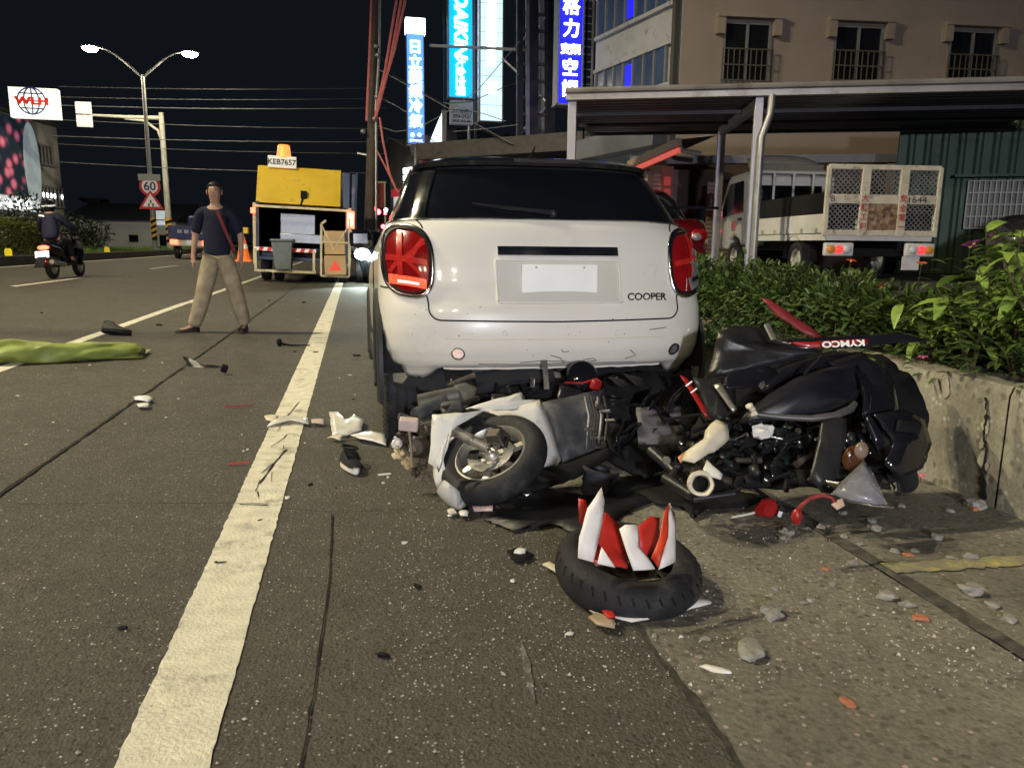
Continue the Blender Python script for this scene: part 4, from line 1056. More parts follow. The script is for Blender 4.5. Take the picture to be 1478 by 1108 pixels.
f_.build('bars', M_signback, wn)
MB().box(((q[0] + q[1]) / 2 - .1, -.16, q[3] + .09), (q[1] - q[0] + .4, .3, .05)).build('window_hood', M_green, wn)
# ------------------------------------------------------------------ small white truck
tp = D(1266, 372, 11.2); THEAD = -(YAW - R(4.5))
TR = thing('small_white_truck', 'small white flatbed truck with mesh tail gate parked under the carport', 'truck', (tp.x, tp.y, LZ), (0, 0, THEAD))
M_tw = mat('truck_white', (.62, .61, .60), .4, var=.08, coat=.3, dirt=(.3, .27, .22), dirt_amt=.25)
M_tcream = mat('cream_gate_paint', (.60, .54, .42), .5, var=.15, scale=5, dirt=(.18, .10, .05), dirt_amt=.45, dscale=6)
bz = .70
MB().box((0, 1.5, bz - .06), (1.62, 3.0, .1)).build('bed_floor', M_tw, TR)
for s_ in (-1, 1):
    sb = MB().box((s_ * .81, 1.5, bz + .13), (.045, 3.0, .28)).build('side_board', M_tw, TR, bevel=.01)
    for k in range(6): MB().box((s_ * .838, .25 + k * .5, bz + .04), (.02, .06, .06)).build('latch', M_galv, sb)
    MB().box((s_ * .8, 1.5, bz + .42), (.03, 2.95, .32)).build('dark_side_panel', M_blackmatt, TR)
gate = MB(); gw_, gt = .84, bz + .93
for x_ in (-gw_, -.28, .30, gw_): gate.box((x_, 0, (bz + gt) / 2 - .02), (.13 if abs(x_) < .5 else .06, .05, gt - bz + .06))
for z_, h_ in ((gt, .07), (bz + .48, .13), (bz - .0, .08)): gate.box((0, .004, z_), (gw_ * 2, .05, h_))
gate.build('tail_gate', M_tcream, TR, bevel=.006)
def mesh_(x0, x1, z0, z1, parent):
    mb = MB(); n_ = 9; w_ = x1 - x0; h_ = z1 - z0; st = .075
    k = -h_
    while k < w_:
        for sg in (0, 1):
            a_ = max(0, k); b_ = min(w_, k + h_)
            if b_ > a_:
                za, zb2 = (a_ - k), (b_ - k)
                if sg: za, zb2 = h_ - za, h_ - zb2
                mb.bar((x0 + a_, .005, z0 + za), (x0 + b_, .005, z0 + zb2), .012, .012)
        k += st
    mb.build('wire_mesh', M_galv, parent)
for (x0, x1) in ((-.81, -.34), (-.22, .24), (.36, .81)):
    mesh_(x0, x1, bz + .54, gt - .03, TR); 
    if x0 != -.22: mesh_(x0, x1, bz + .04, bz + .42, TR)
MB().box((.585, .03, bz + .16), (.44, .02, .26)).build('dark_gate_panel', M_blackmatt, TR)
MB().box((-.575, .05, bz + .2), (.44, .02, .38)).build('dark_gate_panel', M_blackmatt, TR)
MB().box((0.01, -.005, bz + .22), (.45, .02, .40)).build('faded_poster', mat('faded_poster', (.30, .20, .12), .7, var=.8, scale=14, dirt=(.10, .05, .03), dirt_amt=.7, dscale=12), TR)
for x_, s_ in ((-.28, '大順工程'), (.30, '安全第一')):
    for k, ch in enumerate(s_): text('gate_character', ch, .105, mat('faded_red_print', (.45, .08, .06), .6), TR, (x_, -.03, bz + .50 - k * .135), (R(90), 0, 0), ext=.002, bold=.003)
text('gate_print', 'B', .12, M_darktxt, TR, (-.76, -.03, bz + .48), (R(90), 0, 0), ext=.002)
text('gate_print', '1644', .12, M_darktxt, TR, (.52, -.03, bz + .48), (R(90), 0, 0), ext=.002, sx=1.3)
for s_ in (-1, 1):
    MB().box((s_ * .62, -.02, bz - .24), (.44, .08, .19)).build('light_housing', M_tw, TR, bevel=.02)
    for k, m_ in enumerate((mat('amber_lens', (.5, .2, .03), .3, emit=.15), mat('red_lens_dim', (.6, .02, .02), .3, emit=1.0, ecol=(1, .05, .05)), mat('clear_lens', (.6, .6, .6), .2))):
        MB().ell((s_ * (.75 - k * .12), -.07, bz - .24), (.07, .03, .06), 12, 6).build('tail_lens', m_, TR)
MB().box((.5, -.03, bz - .43), (.26, .02, .20)).build('number_plate', M_tw, TR)
mb = MB()
for s_ in (-1, 1): mb.box((s_ * .4, 2.3, bz - .18), (.1, 4.4, .16))
mb.box((0, .2, bz - .28), (1.3, .1, .12)); mb.build('chassis', M_blackmatt, TR)
for s_ in (-1, 1):
    wheel('wheel', TR, (s_ * .68, 1.05, .29), .29, .2); wheel('wheel', TR, (s_ * .70, 3.75, .29), .29, .19)
    mb = MB(); mb.lathe([(.36, -.12), (.36, .12)], 14, Matrix.Translation((s_ * .7, 1.05, .30)) @ Matrix.Rotation(R(90), 4, 'Y'), R(90), R(270)); mb.build('mudguard', M_black, TR)
# cab: section extruded across, with side window, rear window
cabprof = [(3.1, .52), (3.1, 1.55), (3.18, 1.80), (3.35, 1.86), (4.1, 1.84), (4.25, 1.74), (4.72, 1.05), (4.78, .8), (4.78, .45), (4.1, .42), (4.02, .62), (3.75, .70), (3.48, .62), (3.4, .5)]
MYZ = Matrix(((0, 0, 1, -.80), (1, 0, 0, 0), (0, 1, 0, 0), (0, 0, 0, 1)))
MB().prism(cabprof, 1.6, MYZ).build('cab', M_tw, TR, bevel=.05)
for s_ in (-1, 1):
    dr = MB().prism([(3.32, 1.12), (3.36, 1.70), (4.05, 1.68), (4.55, 1.05)], .012, Matrix(((0, 0, 1, s_ * .806 - .006), (1, 0, 0, 0), (0, 1, 0, 0), (0, 0, 0, 1)))).build('side_window', M_glass_dark, TR)
    MB().box((s_ * .815, 3.45, 1.0), (.03, .14, .05)).build('door_handle', M_black, TR)
    MB().box((s_ * .98, 4.5, 1.35), (.14, .06, .26)).build('mirror', M_black, TR, bevel=.02)
text('door_print', '順', .22, mat('pink_print', (.6, .12, .14), .6), TR, (-.82, 3.75, .88), (R(90), 0, R(-90)), ext=.003)
MB().box((0, 3.085, 1.38), (1.15, .03, .44)).build('rear_window', M_glass_dark, TR, bevel=.01)
mb = MB()
mb.tube([(-.74, 3.02, bz), (-.74, 3.02, 1.72), (-.62, 3.02, 1.83), (.62, 3.02, 1.83), (.74, 3.02, 1.72), (.74, 3.02, bz)], .03, 8)
for x_ in (-.37, 0, .37): mb.cyl((x_, 3.02, bz), (x_, 3.02, 1.83), .024, n=8)
mb.build('headboard_rack', M_tw, TR)
mb = MB(); mb.grid([[(x_ * (.72 - .10 * (k / 6) ** 2), 3.25 + .9 * k / 6 * .6 + (1 - abs(x_) ** 2) * .02, 1.84 + .38 * math.sin(k / 6 * math.pi / 2) * (1 - .25 * abs(x_) ** 4)) for x_ in (-1, -.93, -.8, -.4, 0, .4, .8, .93, 1)] for k in range(7)], .02)
mb.build('roof_deflector', mat('cream_deflector', (.50, .46, .38), .5, var=.12), TR, smooth=70)
MB().box((0, 3.3, 1.92), (1.36, .05, .18)).build('deflector_back', mat('cream_deflector2', (.22, .2, .165), .6), TR, bevel=.02)
# ------------------------------------------------------------------ red sedan and a dark car
def sedan(name, label, loc, rz, paint):
    t = thing(name, label, 'car', loc, (0, 0, rz))
    mb = MB(); mb.grid([ringbox(w_, a, b, z, 32, 5.0) for (w_, a, b, z) in ((.78, .12, 4.3, .22), (.85, .02, 4.4, .42), (.86, 0, 4.4, .60), (.85, .04, 4.35, .80), (.82, .10, 4.2, .90), (.80, .3, 3.9, .93))], closed=True)
    mb.add(ringbox(.80, .3, 3.9, .93, 32, 5.0), [tuple(range(32))]); mb.build('body', paint, t, smooth=60)
    mb = MB(); mb.grid([ringbox(w_, a, b, z, 28, 4.5) for (w_, a, b, z) in ((.76, .75, 3.3, .92), (.66, 1.15, 2.8, 1.22), (.58, 1.4, 2.55, 1.33))], closed=True); mb.build('windows', M_glass_dark, t, smooth=60)
    mb = MB(); mb.grid([ringbox(w_, a, b, z, 28, 4.0) for (w_, a, b, z) in ((.60, 1.36, 2.6, 1.33), (.52, 1.45, 2.5, 1.37), (.02, 1.95, 2.0, 1.385))], closed=True); mb.build('roof', paint, t, smooth=60)
    mb = MB(); mb.bar((-.78, .14, 1.06), (.78, .14, 1.06), .22, .035); mb.build('spoiler_wing', M_gloss, t, bevel=.008)
    for s_ in (-1, 1):
        MB().box((s_ * .6, .16, .98), (.06, .14, .14)).build('spoiler_foot', M_gloss, t)
        o = MB().ell((s_ * .55, .09, .72), (.13, .10, .085), 16, 8).build('tail_light', M_tailoff, t); MB().ell((s_ * .50, .0, .70), (.07, .03, .05), 10, 6).build('clear_lens', mat('clear_lens2', (.7, .6, .6), .1, metal=.6), o)
        wheel('wheel', t, (s_ * .76, .8, .31), .31, .2); wheel('wheel', t, (s_ * .76, 3.4, .31), .31, .2)
    MB().box((0, -.015, .55), (.5, .02, .16)).build('number_plate', M_platew, t)
    MB().box((0, .0, .34), (1.3, .05, .12)).build('bumper_insert', M_blackmatt, t)
    return t
p = D(948, 375, 9.6); sedan('red_sedan', 'dark red sedan with black rear wing parked behind the white car', (p.x, p.y, LZ - .10), -(YAW - R(5)), mat('dark_red_paint', (.15, .006, .009), .2, coat=.7))
p = D(1930, 380, 9.6); sedan('dark_sedan', 'dark car partly hidden by flowering plants beside the green shed', (p.x, p.y, LZ), R(84), M_dk)
# open dark door of the sedan's neighbour: dark partition
# ------------------------------------------------------------------ planter wall, soil, plants
PW = thing('planter_wall', 'stained cracked concrete planter wall along the pavement', 'wall', (2.66, 0, 0))
segs = [(-4, -1.2), (-1.2, 1.35), (1.35, 2.62), (2.62, 4.6), (4.6, 8), (8, 14)]
for (y0, y1) in segs:
    mb = MB(); n_ = 14; rows = []
    for k in range(n_ + 1):
        y_ = y0 + .004 + (y1 - y0 - .008) * k / n_; j = rnd(-.006, .006)
        rows.append([(0 + j, y_, 0), (j * .7, y_, .25), (j * .5, y_, .50), (.02 + j, y_, .535 + rnd(-.006, .006)), (.14, y_, .54 + rnd(-.006, .006)), (.16, y_, .5), (.16, y_, 0)])
    mb.grid(rows); mb.build('wall_block', M_wall, PW, smooth=50)
M_spall = mat('bare_concrete', (.40, .37, .29), .9, var=.25, scale=12, bump=.5, bscale=40)
pa = [atX(x, y, 2.66) for x, y in ((1425, 573), (1427, 600), (1422, 625), (1426, 650), (1420, 690), (1422, 725))]
mb = MB(); rows = []
for i in range(len(pa) - 1):
    for k in range(8):
        p = pa[i].lerp(pa[i + 1], k / 8); h = rnd(.003, .010) * (1 + i * .3)
        rows.append([(-.009, p.y - h + rnd(-.005, .005), p.z), (-.009, p.y + h + rnd(-.005, .005), p.z)])
mb.grid(rows); mb.build('crack', M_crack, PW, smooth=0)
def spall(px, py, s_):
    c_ = atX(px, py, 2.66); mb = MB(); n_ = 11
    pts = [(c_.y + s_ * rnd(.5, 1.0) * math.cos(a * 6.283 / n_), c_.z + s_ * 1.5 * rnd(.5, 1.0) * math.sin(a * 6.283 / n_)) for a in range(n_)]
    mb.prism(pts, .0015, Matrix(((0, 0, -1, -.0065), (1, 0, 0, 0), (0, 1, 0, 0), (0, 0, 0, 1)))); mb.build('spalled_patch', M_spall, PW)
for (px, py, s_) in ((1424, 615, .03), (1419, 640, .02), (1421, 665, .035), (1366, 560, .035)): spall(px, py, s_)
mb = MB(); rows = []
for i in range(60):
    rows.append([(2.82 + 1.2 * k / 6, -4 + 18 * i / 59, .50 + .06 * noise.noise(V((k * .9, i * .7, 0))) + .02 * k) for k in range(7)])
struct(mb.grid(rows).build('planter_soil', M_earth, None))
# hedge shrubs along the planter
M_fl_red = mat('red_flower', (.55, .06, .04), .6, var=.2); M_fl_pink = mat('pink_flower', (.62, .10, .42), .6, var=.2)
def flower(name, label, p, r_, m_, group):
    t = thing(name, label, 'flower', p, (rnd(-.3, .3), rnd(-.3, .3), rnd(0, 6)), group)
    for k in range(5):
        a = k * 6.283 / 5; mb = MB(); leaf_mesh(mb, (0, 0, 0), (math.cos(a), math.sin(a), .35), (0, 0, 1), r_, r_ * .9); mb.build('petal', m_, t, smooth=0, rec=False)
    MB().ell((0, 0, .004), r_ * .18, 6, 4).build('centre', M_yel, t)
    MB().cyl((0, 0, 0), (0, 0, -.12), .002, n=5).build('stem', M_stem, t)
hedge_n = 0
for k in range(15):
    y_ = 3.62 + k * .38
    near = y_ < 4.4
    h_ = (.36 if near else .44) + rnd(-.03, .05)
    where = ('beside the long leaved plants' if y_ < 4.2 else 'behind the wreck') if y_ < 5.1 else ('beside the white car' if y_ < 6.8 else 'near the carport post')
    t = thing('hedge_shrub', 'low leafy shrub in the planter ' + where, 'shrub', (3.12 + rnd(-.1, .15), y_, .52), group='planter hedge shrubs ' + where)
    mb = MB()
    for s_ in range(7):
        top = V((rnd(-.28, .35), rnd(-.26, .26), h_ * rnd(.75, 1.1)))
        mb.tube([(rnd(-.05, .05), rnd(-.05, .05), -.02), top * .5 + V((rnd(-.03, .03), rnd(-.03, .03), 0)), top], [.008, .006, .003], 5)
    mb.build('trunk', M_stem, t)
    mb = MB()
    for i in range(680):
        a = rnd(0, 6.283); rr = math.sqrt(random.random()) * .36; z_ = rnd(.02, 1.0) ** .7 * h_ * (1.05 - .5 * (rr / .36) ** 3) + .05 * noise.noise(V((a * 2, y_ * 3, rr * 9)))
        d = V((math.cos(a) * .6, math.sin(a) * .6, rnd(.0, 1.0)))
        leaf_mesh(mb, (math.cos(a) * rr, math.sin(a) * rr, z_), d + sphdir() * .5, V((0, 0, 1)) + sphdir() * .5, rnd(.04, .085), rnd(.02, .036))
    mb.build('crown', M_leaf, t, smooth=0, rec=False)
for k in range(9):
    y_ = 4.0 + k * .36
    t = thing('trailing_shrub', 'trailing leafy shrub drooping over the planter wall ' + ('behind the wreck' if y_ < 5.2 else 'beside the white car'), 'shrub', (2.80, y_, .5), group='shrubs drooping over the planter wall ' + ('behind the wreck' if y_ < 5.2 else 'beside the white car'))
    mb = MB()
    for i in range(420):
        a = rnd(-1, 1); q = random.random(); x_ = .12 - .32 * q; z_ = .18 - .5 * max(0, q - .25) ** 1.3 + rnd(-.12, .12)
        leaf_mesh(mb, (x_, a * .26, z_), V((-.6, rnd(-.6, .6), rnd(-.5, .6))), V((-.4, 0, 1)) + sphdir() * .5, rnd(.04, .085), rnd(.018, .034))
    mb.build('crown', M_leaf, t, smooth=0, rec=False)
    mb = MB()
    for i in range(6): mb.tube([(.1, rnd(-.1, .1), 0), (.0, rnd(-.2, .2), .16), (-.18, rnd(-.25, .25), rnd(-.15, .1))], [.006, .005, .002], 5)
    mb.build('trunk', M_stem, t)
for (px, py, m_, nm, lab) in ((1228, 378, M_fl_red, 'red_flower', 'small red blossom on the planter hedge below the truck'), (1330, 382, M_fl_red, 'red_flower', 'small red blossom on the planter hedge below the truck'), (1272, 415, M_fl_red, 'red_flower', 'small red blossom on the planter hedge below the truck')):
    flower(nm, lab, atX(px, py, 3.0), .035, m_, 'red hedge blossoms')
# tall plant at the right with long leaves: every leaf a part
leafm = {}
def long_leaf(L):
    k = round(L, 2)
    if k not in leafm:
        mb = MB(); rows = []
        for i in range(7):
            q = i / 6; wd = .19 * L * (math.sin(math.pi * min(1, q * .92 + .06)) ** .8) * (1 - .25 * q)
            x_ = L * q; z_ = .18 * L * q - .52 * L * q * q
            rows.append([(x_, -wd, z_ + wd * .35), (x_, 0, z_), (x_, wd, z_ + wd * .35)])
        o = mb.grid(rows).build('leaf', M_leaf2, None, smooth=60, rec=False); me = o.data; bpy.data.objects.remove(o); leafm[k] = me
    return leafm[k]
tall = [(3.0, 2.95, .62, 'tall long leaved plant overhanging the planter wall above its crack', 34), (2.90, 3.10, .50, 'low long leaved plant spilling over the planter wall top', 34), (3.25, 3.35, .74, 'long leaved plant with pink flowers behind the planter wall', 32),
        (2.95, 3.40, .36, 'shorter long leaved plant between hedge and planter wall corner', 26), (3.45, 3.35, .92, 'tallest long leaved plant rising in front of the green shed', 36), (2.95, 2.75, .66, 'long leaved plant on the far side of the wall crack from the wreck', 30)]
for (x_, y_, h_, lab, n_) in tall:
    t = thing('leafy_plant', lab, 'plant', (x_, y_, .50))
    for s_ in range(5):
        a = rnd(0, 6.28); tipv = V((math.cos(a) * rnd(.05, .3), math.sin(a) * rnd(.05, .25), h_ * rnd(.7, 1.0)))
        midv = tipv * .5 + V((0, 0, .06))
        MB().tube([(0, 0, 0), midv, tipv], [.008, .006, .003], 5).build('stem', M_stem, t)
        for k in range(n_ // 5 + 2):
            q = .25 + .75 * (k + random.random()) / (n_ // 5 + 2)
            p = midv * (2 * q) if q < .5 else midv.lerp(tipv, (q - .5) * 2)
            o = bpy.data.objects.new('leaf', long_leaf(random.choice((.10, .13, .16, .18)))); COL.objects.link(o); o.parent = t
            o.location = p; o.rotation_euler = (rnd(-.5, .5), rnd(-.7, .5), rnd(0, 6.283))
    mb = MB()
    for i in range(260):
        a = rnd(0, 6.283); rr = math.sqrt(random.random()) * .3
        leaf_mesh(mb, (math.cos(a) * rr, math.sin(a) * rr, rnd(0.0, h_ * .75)), V((math.cos(a), math.sin(a), rnd(-.4, .6))), V((0, 0, 1)) + sphdir() * .4, rnd(.05, .1), rnd(.018, .03))
    o = mb.build('under_leaves', M_leaf, t, smooth=0, rec=False); o['kind'] = 'stuff'
for (px, py, X_, lab) in ((1406, 352, 3.2, 'pink flower above the tall leafy plant'), (1436, 343, 3.2, 'pink flower above the tall leafy plant'), (1400, 357, 3.22, 'pink flower above the tall leafy plant')):
    flower('pink_flower', lab, atX(px, py, X_), .045, M_fl_pink, 'pink flowers on the tall plant')
flower('pink_flower', 'pink blossom hanging over the planter wall edge', atX(1332, 517, 2.75), .028, M_fl_pink, None)
flower('pink_flower', 'fallen pink blossom on the pavement by the planter wall', G(1328, 694, .02) + V((0, 0, .02)), .03, M_fl_pink, None)
# ================================================================== WHITE CAR
PITCH_CAR = R(3.1)
CAR = thing('white_hatchback', 'cream white hatchback with black roof pushed up on a wrecked scooter', 'car', (1.02, 3.67, .168), (-PITCH_CAR, 0, 0)); CAR.scale = (1.045, 1.0, 1.03)
M_car = mat('cream_car_paint', (.76, .735, .66), .28, var=.03, scale=2, coat=.7, dirt=(.52, .48, .38), dirt_amt=.05, dscale=5, rvar=.15)
M_roofblk = mat('black_roof_paint', (.008, .009, .012), .16, var=.1, coat=.7)
M_clad = mat('wheel_arch_plastic', (.028, .029, .032), .55, var=.2, scale=6, bump=.1, bscale=150)
PROF = [(.27, .80, .12), (.33, .842, .045), (.40, .856, .012), (.50, .862, 0), (.60, .863, .012), (.66, .863, .04), (.72, .862, .062), (.80, .860, .078), (.88, .854, .098), (.95, .842, .125), (1.00, .824, .15), (1.045, .795, .185)]
FRONT = [3.65, 3.76, 3.80, 3.82, 3.82, 3.81, 3.78, 3.70, 3.50, 3.10, 2.85, 2.75]
def prof(z):
    if z <= PROF[0][0]: return PROF[0][1:]
    for a, b in zip(PROF, PROF[1:]):
        if z <= b[0]:
            t = (z - a[0]) / (b[0] - a[0]); return a[1] + (b[1] - a[1]) * t, a[2] + (b[2] - a[2]) * t
    return PROF[-1][1:]
CN, CR = 2.7, .46
def SP0(x, z):
    w_, yr = prof(z); q = min(.999, abs(x) / w_)
    return V((x, yr + CR * (1 - (1 - q ** CN) ** (1 / CN)), z))
def SP(x, z, off=0.0):
    p = SP0(x, z)
    if off:
        e = .004; dx = SP0(x + e, z) - SP0(x - e, z); dz = SP0(x, z + e) - SP0(x, z - e)
        n_ = dx.cross(dz).normalized()
        if n_.y > 0 : n_ = -n_
        p = p + n_ * off
    return p
def car_ring(z, yf, w_, yr, zf=None, nr=40, ns=44, nf=14):
    pts = []
    for i in range(nr + 1):
        a = math.pi * i / nr; c_, s_ = math.cos(a), math.sin(a)
        x_ = -w_ * math.copysign(abs(c_) ** (2 / CN), c_); y_ = yr + CR * (1 - abs(s_) ** (2 / CN)); pts.append((x_, y_))
    for i in range(1, ns):
        pts.append((w_, yr + CR + (yf - .5 - yr - CR) * i / ns))
    for i in range(nf + 1):
        a = math.pi * i / nf; c_, s_ = math.cos(a), math.sin(a)
        pts.append((w_ * math.copysign(abs(c_) ** .7, c_), yf - .5 + .5 * abs(s_) ** .7))
    for i in range(ns - 1, 0, -1):
        pts.append((-w_, yr + CR + (yf - .5 - yr - CR) * i / ns))
    return [(x_, y_, (zf(x_, y_) if zf else z)) for x_, y_ in pts]
def sstep(a, b, x): t = min(1, max(0, (x - a) / (b - a))); return t * t * (3 - 2 * t)
# finer z steps for a smooth shell
zs_ = []
for i in range(len(PROF) - 1):
    a, b = PROF[i][0], PROF[i + 1][0]; n_ = 3 if b - a > .04 else 2
    for k in range(n_): zs_.append((a + (b - a) * k / n_, FRONT[i] + (FRONT[i + 1] - FRONT[i]) * k / n_))
zs_.append((PROF[-1][0], FRONT[-1]))
rows = []
for j, (z, yf) in enumerate(zs_):
    w_, yr = prof(z)
    zf = None
    if j == 0: zf = lambda x_, y_: .300 - .055 * sstep(.56, .66, abs(x_)) if y_ < .9 else .26
    elif j == 1: zf = lambda x_, y_: .312 - .035 * sstep(.56, .66, abs(x_)) if y_ < .9 else .29
    rows.append(car_ring(z, yf, w_, yr, zf))
mb = MB(); mb.grid(rows, closed=True)
# cut wheel openings
keep = []
for f in mb.f:
    c_ = sum((mb.v[i] for i in f), V((0, 0, 0))) / len(f)
    cut = any(abs(c_.x) > .70 and math.hypot(c_.y - ya, c_.z - .30) < .345 for ya in (.64, 3.12))
    if not cut: keep.append(f)
mb.f = keep
body = mb.build('body', M_car, CAR, smooth=50)
md = body.modifiers.new('th', 'SOLIDIFY'); md.thickness = .012; md.offset = -1
# hood/cowl cover
mb = MB(); r_ = car_ring(1.045, 2.75, .795, .185); mb.add(r_, [tuple(range(len(r_)))]); mb.build('inner_deck', M_blackmatt, CAR)
# greenhouse: black glass house and roof
GP = [(1.045, .792, .19, 2.72), (1.10, .768, .222, 2.62), (1.20, .725, .292, 2.48), (1.28, .69, .352, 2.36), (1.335, .662, .40, 2.28)]
mb = MB(); mb.grid([car_ring(z, yf, w_, yr) for z, w_, yr, yf in GP], closed=True); mb.build('glasshouse', M_glass_dark, CAR, smooth=50)
RP = [(1.330, .672, .355, 2.30), (1.352, .668, .345, 2.30), (1.375, .640, .40, 2.22), (1.395, .58, .52, 2.1), (1.41, .46, .7, 1.95), (1.418, .25, .95, 1.75)]
mb = MB(); mb.grid([car_ring(z, yf, w_, yr) for z, w_, yr, yf in RP], closed=True); r_ = car_ring(1.418, 1.75, .25, .95); mb.add(r_, [tuple(range(len(r_)))])
r_ = car_ring(1.330, 2.30, .672, .355); mb.add(r_, [tuple(range(len(r_)))])
roof = mb.build('roof', M_roofblk, CAR, smooth=50)
MB().box((0, .352, 1.352), (.34, .02, .018)).build('high_brake_light', mat('smoked_lens', (.035, .03, .032), .2), roof)
mb = MB(); mb.tube([(.0, .75, 1.415), (.0, .62, 1.47)], [.012, .004], 6); mb.build('antenna', M_black, roof)
mb = MB(); rg = [p for p in car_ring(1.045, 2.75, .798, .182)]
mb.tube([V(p) for p in rg[:41]], .0065, 6); mb.build('belt_trim', M_chrome, CAR)
for s_ in (-1, 1):                                     # side belt trims and pillars
    MB().tube([(s_ * .80, .65, 1.045), (s_ * .80, 2.3, 1.045)], .0065, 6).build('belt_trim', M_chrome, CAR)
    pp = [(s_ * .70, .455, 1.06), (s_ * .655, .52, 1.18), (s_ * .60, .60, 1.32)]
    def gh(x, z):
        for a, b in zip(GP, GP[1:]):
            if z <= b[0] + 1e-6:
                t = (z - a[0]) / (b[0] - a[0]); w_ = a[1] + (b[1] - a[1]) * t; yr = a[2] + (b[2] - a[2]) * t; break
        q = min(.999, abs(x) / w_); return V((x, yr + CR * (1 - (1 - q ** CN) ** (1 / CN)), z))
    mb = MB(); mb.grid([[gh(s_ * (xa + dx_), z) + V((s_ * .004, -.006, .0)) for dx_ in (-.03, -.01, .01, .03)] for (xa, z) in ((.655, 1.05), (.645, 1.10), (.625, 1.18), (.60, 1.25), (.57, 1.325))], .004)
    mb.build('rear_pillar', mat('pillar_black', (.008, .009, .010), .07, var=.2), CAR)
wp = MB(); wp.tube([gh(.0, 1.075) + V((0, -.02, 0)), gh(-.2, 1.095) + V((0, -.02, 0)), gh(-.40, 1.12) + V((0, -.015, 0))], [.012, .009, .005], 8); wp.ell(gh(0, 1.07) + V((0, -.01, 0)), .022, 10, 6)
wp.build('wiper', M_black, CAR)
mb = MB(); e_ = [gh(x_ / 10 * .60, 1.322) + V((0, -.004, 0)) for x_ in range(-10, 11)]; mb.tube(e_, .005, 5); mb.build('window_seal', M_black, CAR)
# seams: dark grooves
def seam(pts, name='panel_gap', r_=.0042, m_=None):
    P_ = []
    for (a, b) in zip(pts, pts[1:]):
        n_ = max(2, int(math.hypot(b[0] - a[0], b[1] - a[1]) / .03))
        for k in range(n_): P_.append(SP(a[0] + (b[0] - a[0]) * k / n_, a[1] + (b[1] - a[1]) * k / n_, .0005))
    P_.append(SP(*pts[-1], .0005)); MB().tube(P_, r_, 6).build(name, m_ or M_blackmatt, CAR)
def arc(cx, cz, r_, a0, a1, n=6): return [(cx + r_ * math.cos(R(a0 + (a1 - a0) * i / n)), cz + r_ * math.sin(R(a0 + (a1 - a0) * i / n))) for i in range(n + 1)]
hp = [(-.655, .665)] + arc(-.59, .60, .06, 170, 262) 
hp = [(-.64, .665), (-.635, .63)] + arc(-.575, .605, .06, 180, 265)
seam(hp + [(-.3, .540), (0, .536), (.3, .540)] + [(-x_, z_) for x_, z_ in reversed(hp)])
for s_ in (-1, 1):
    seam([(s_ * .645, .995), (s_ * .655, 1.02), (s_ * .675, 1.043)]); seam([(s_ * .80, .70), (s_ * .835, .705), (s_ * .85, .71)])
seam([(-.56, .455), (-.3, .452), (0, .45), (.3, .452), (.56, .455)], 'bumper_crease', .0022, M_cream)
# tail lights with a union-flag pattern
LZC = .832
def lamp_pt(s_, u_, v_, off):
    x_ = s_ * (.718 + u_ * .107); z_ = LZC + v_ * .164 + u_ * .02
    return SP(min(.852, x_) if s_ > 0 else max(-.852, x_), z_, off)
def outl(a, k=1.0):
    c_, q = math.cos(a), math.sin(a); e = 2 / 2.7
    return k * math.copysign(abs(c_) ** e, c_), k * math.copysign(abs(q) ** e, q)
M_lens = mat('red_lens', (.20, .005, .006), .12, var=.15, scale=20, coat=.6, emit=.02, ecol=(1, .02, .02))
M_lensb = mat('bright_red_lens', (.40, .018, .014), .2, var=.15, scale=30, emit=.03, ecol=(1, .05, .03))
M_lenslit = mat('lit_red_lens', (.9, .10, .05), .25, var=.3, scale=60, emit=.5, ecol=(1, .10, .04))
M_broken = mat('exposed_reflector', (.75, .75, .76), .22, .8, var=.4, scale=25)
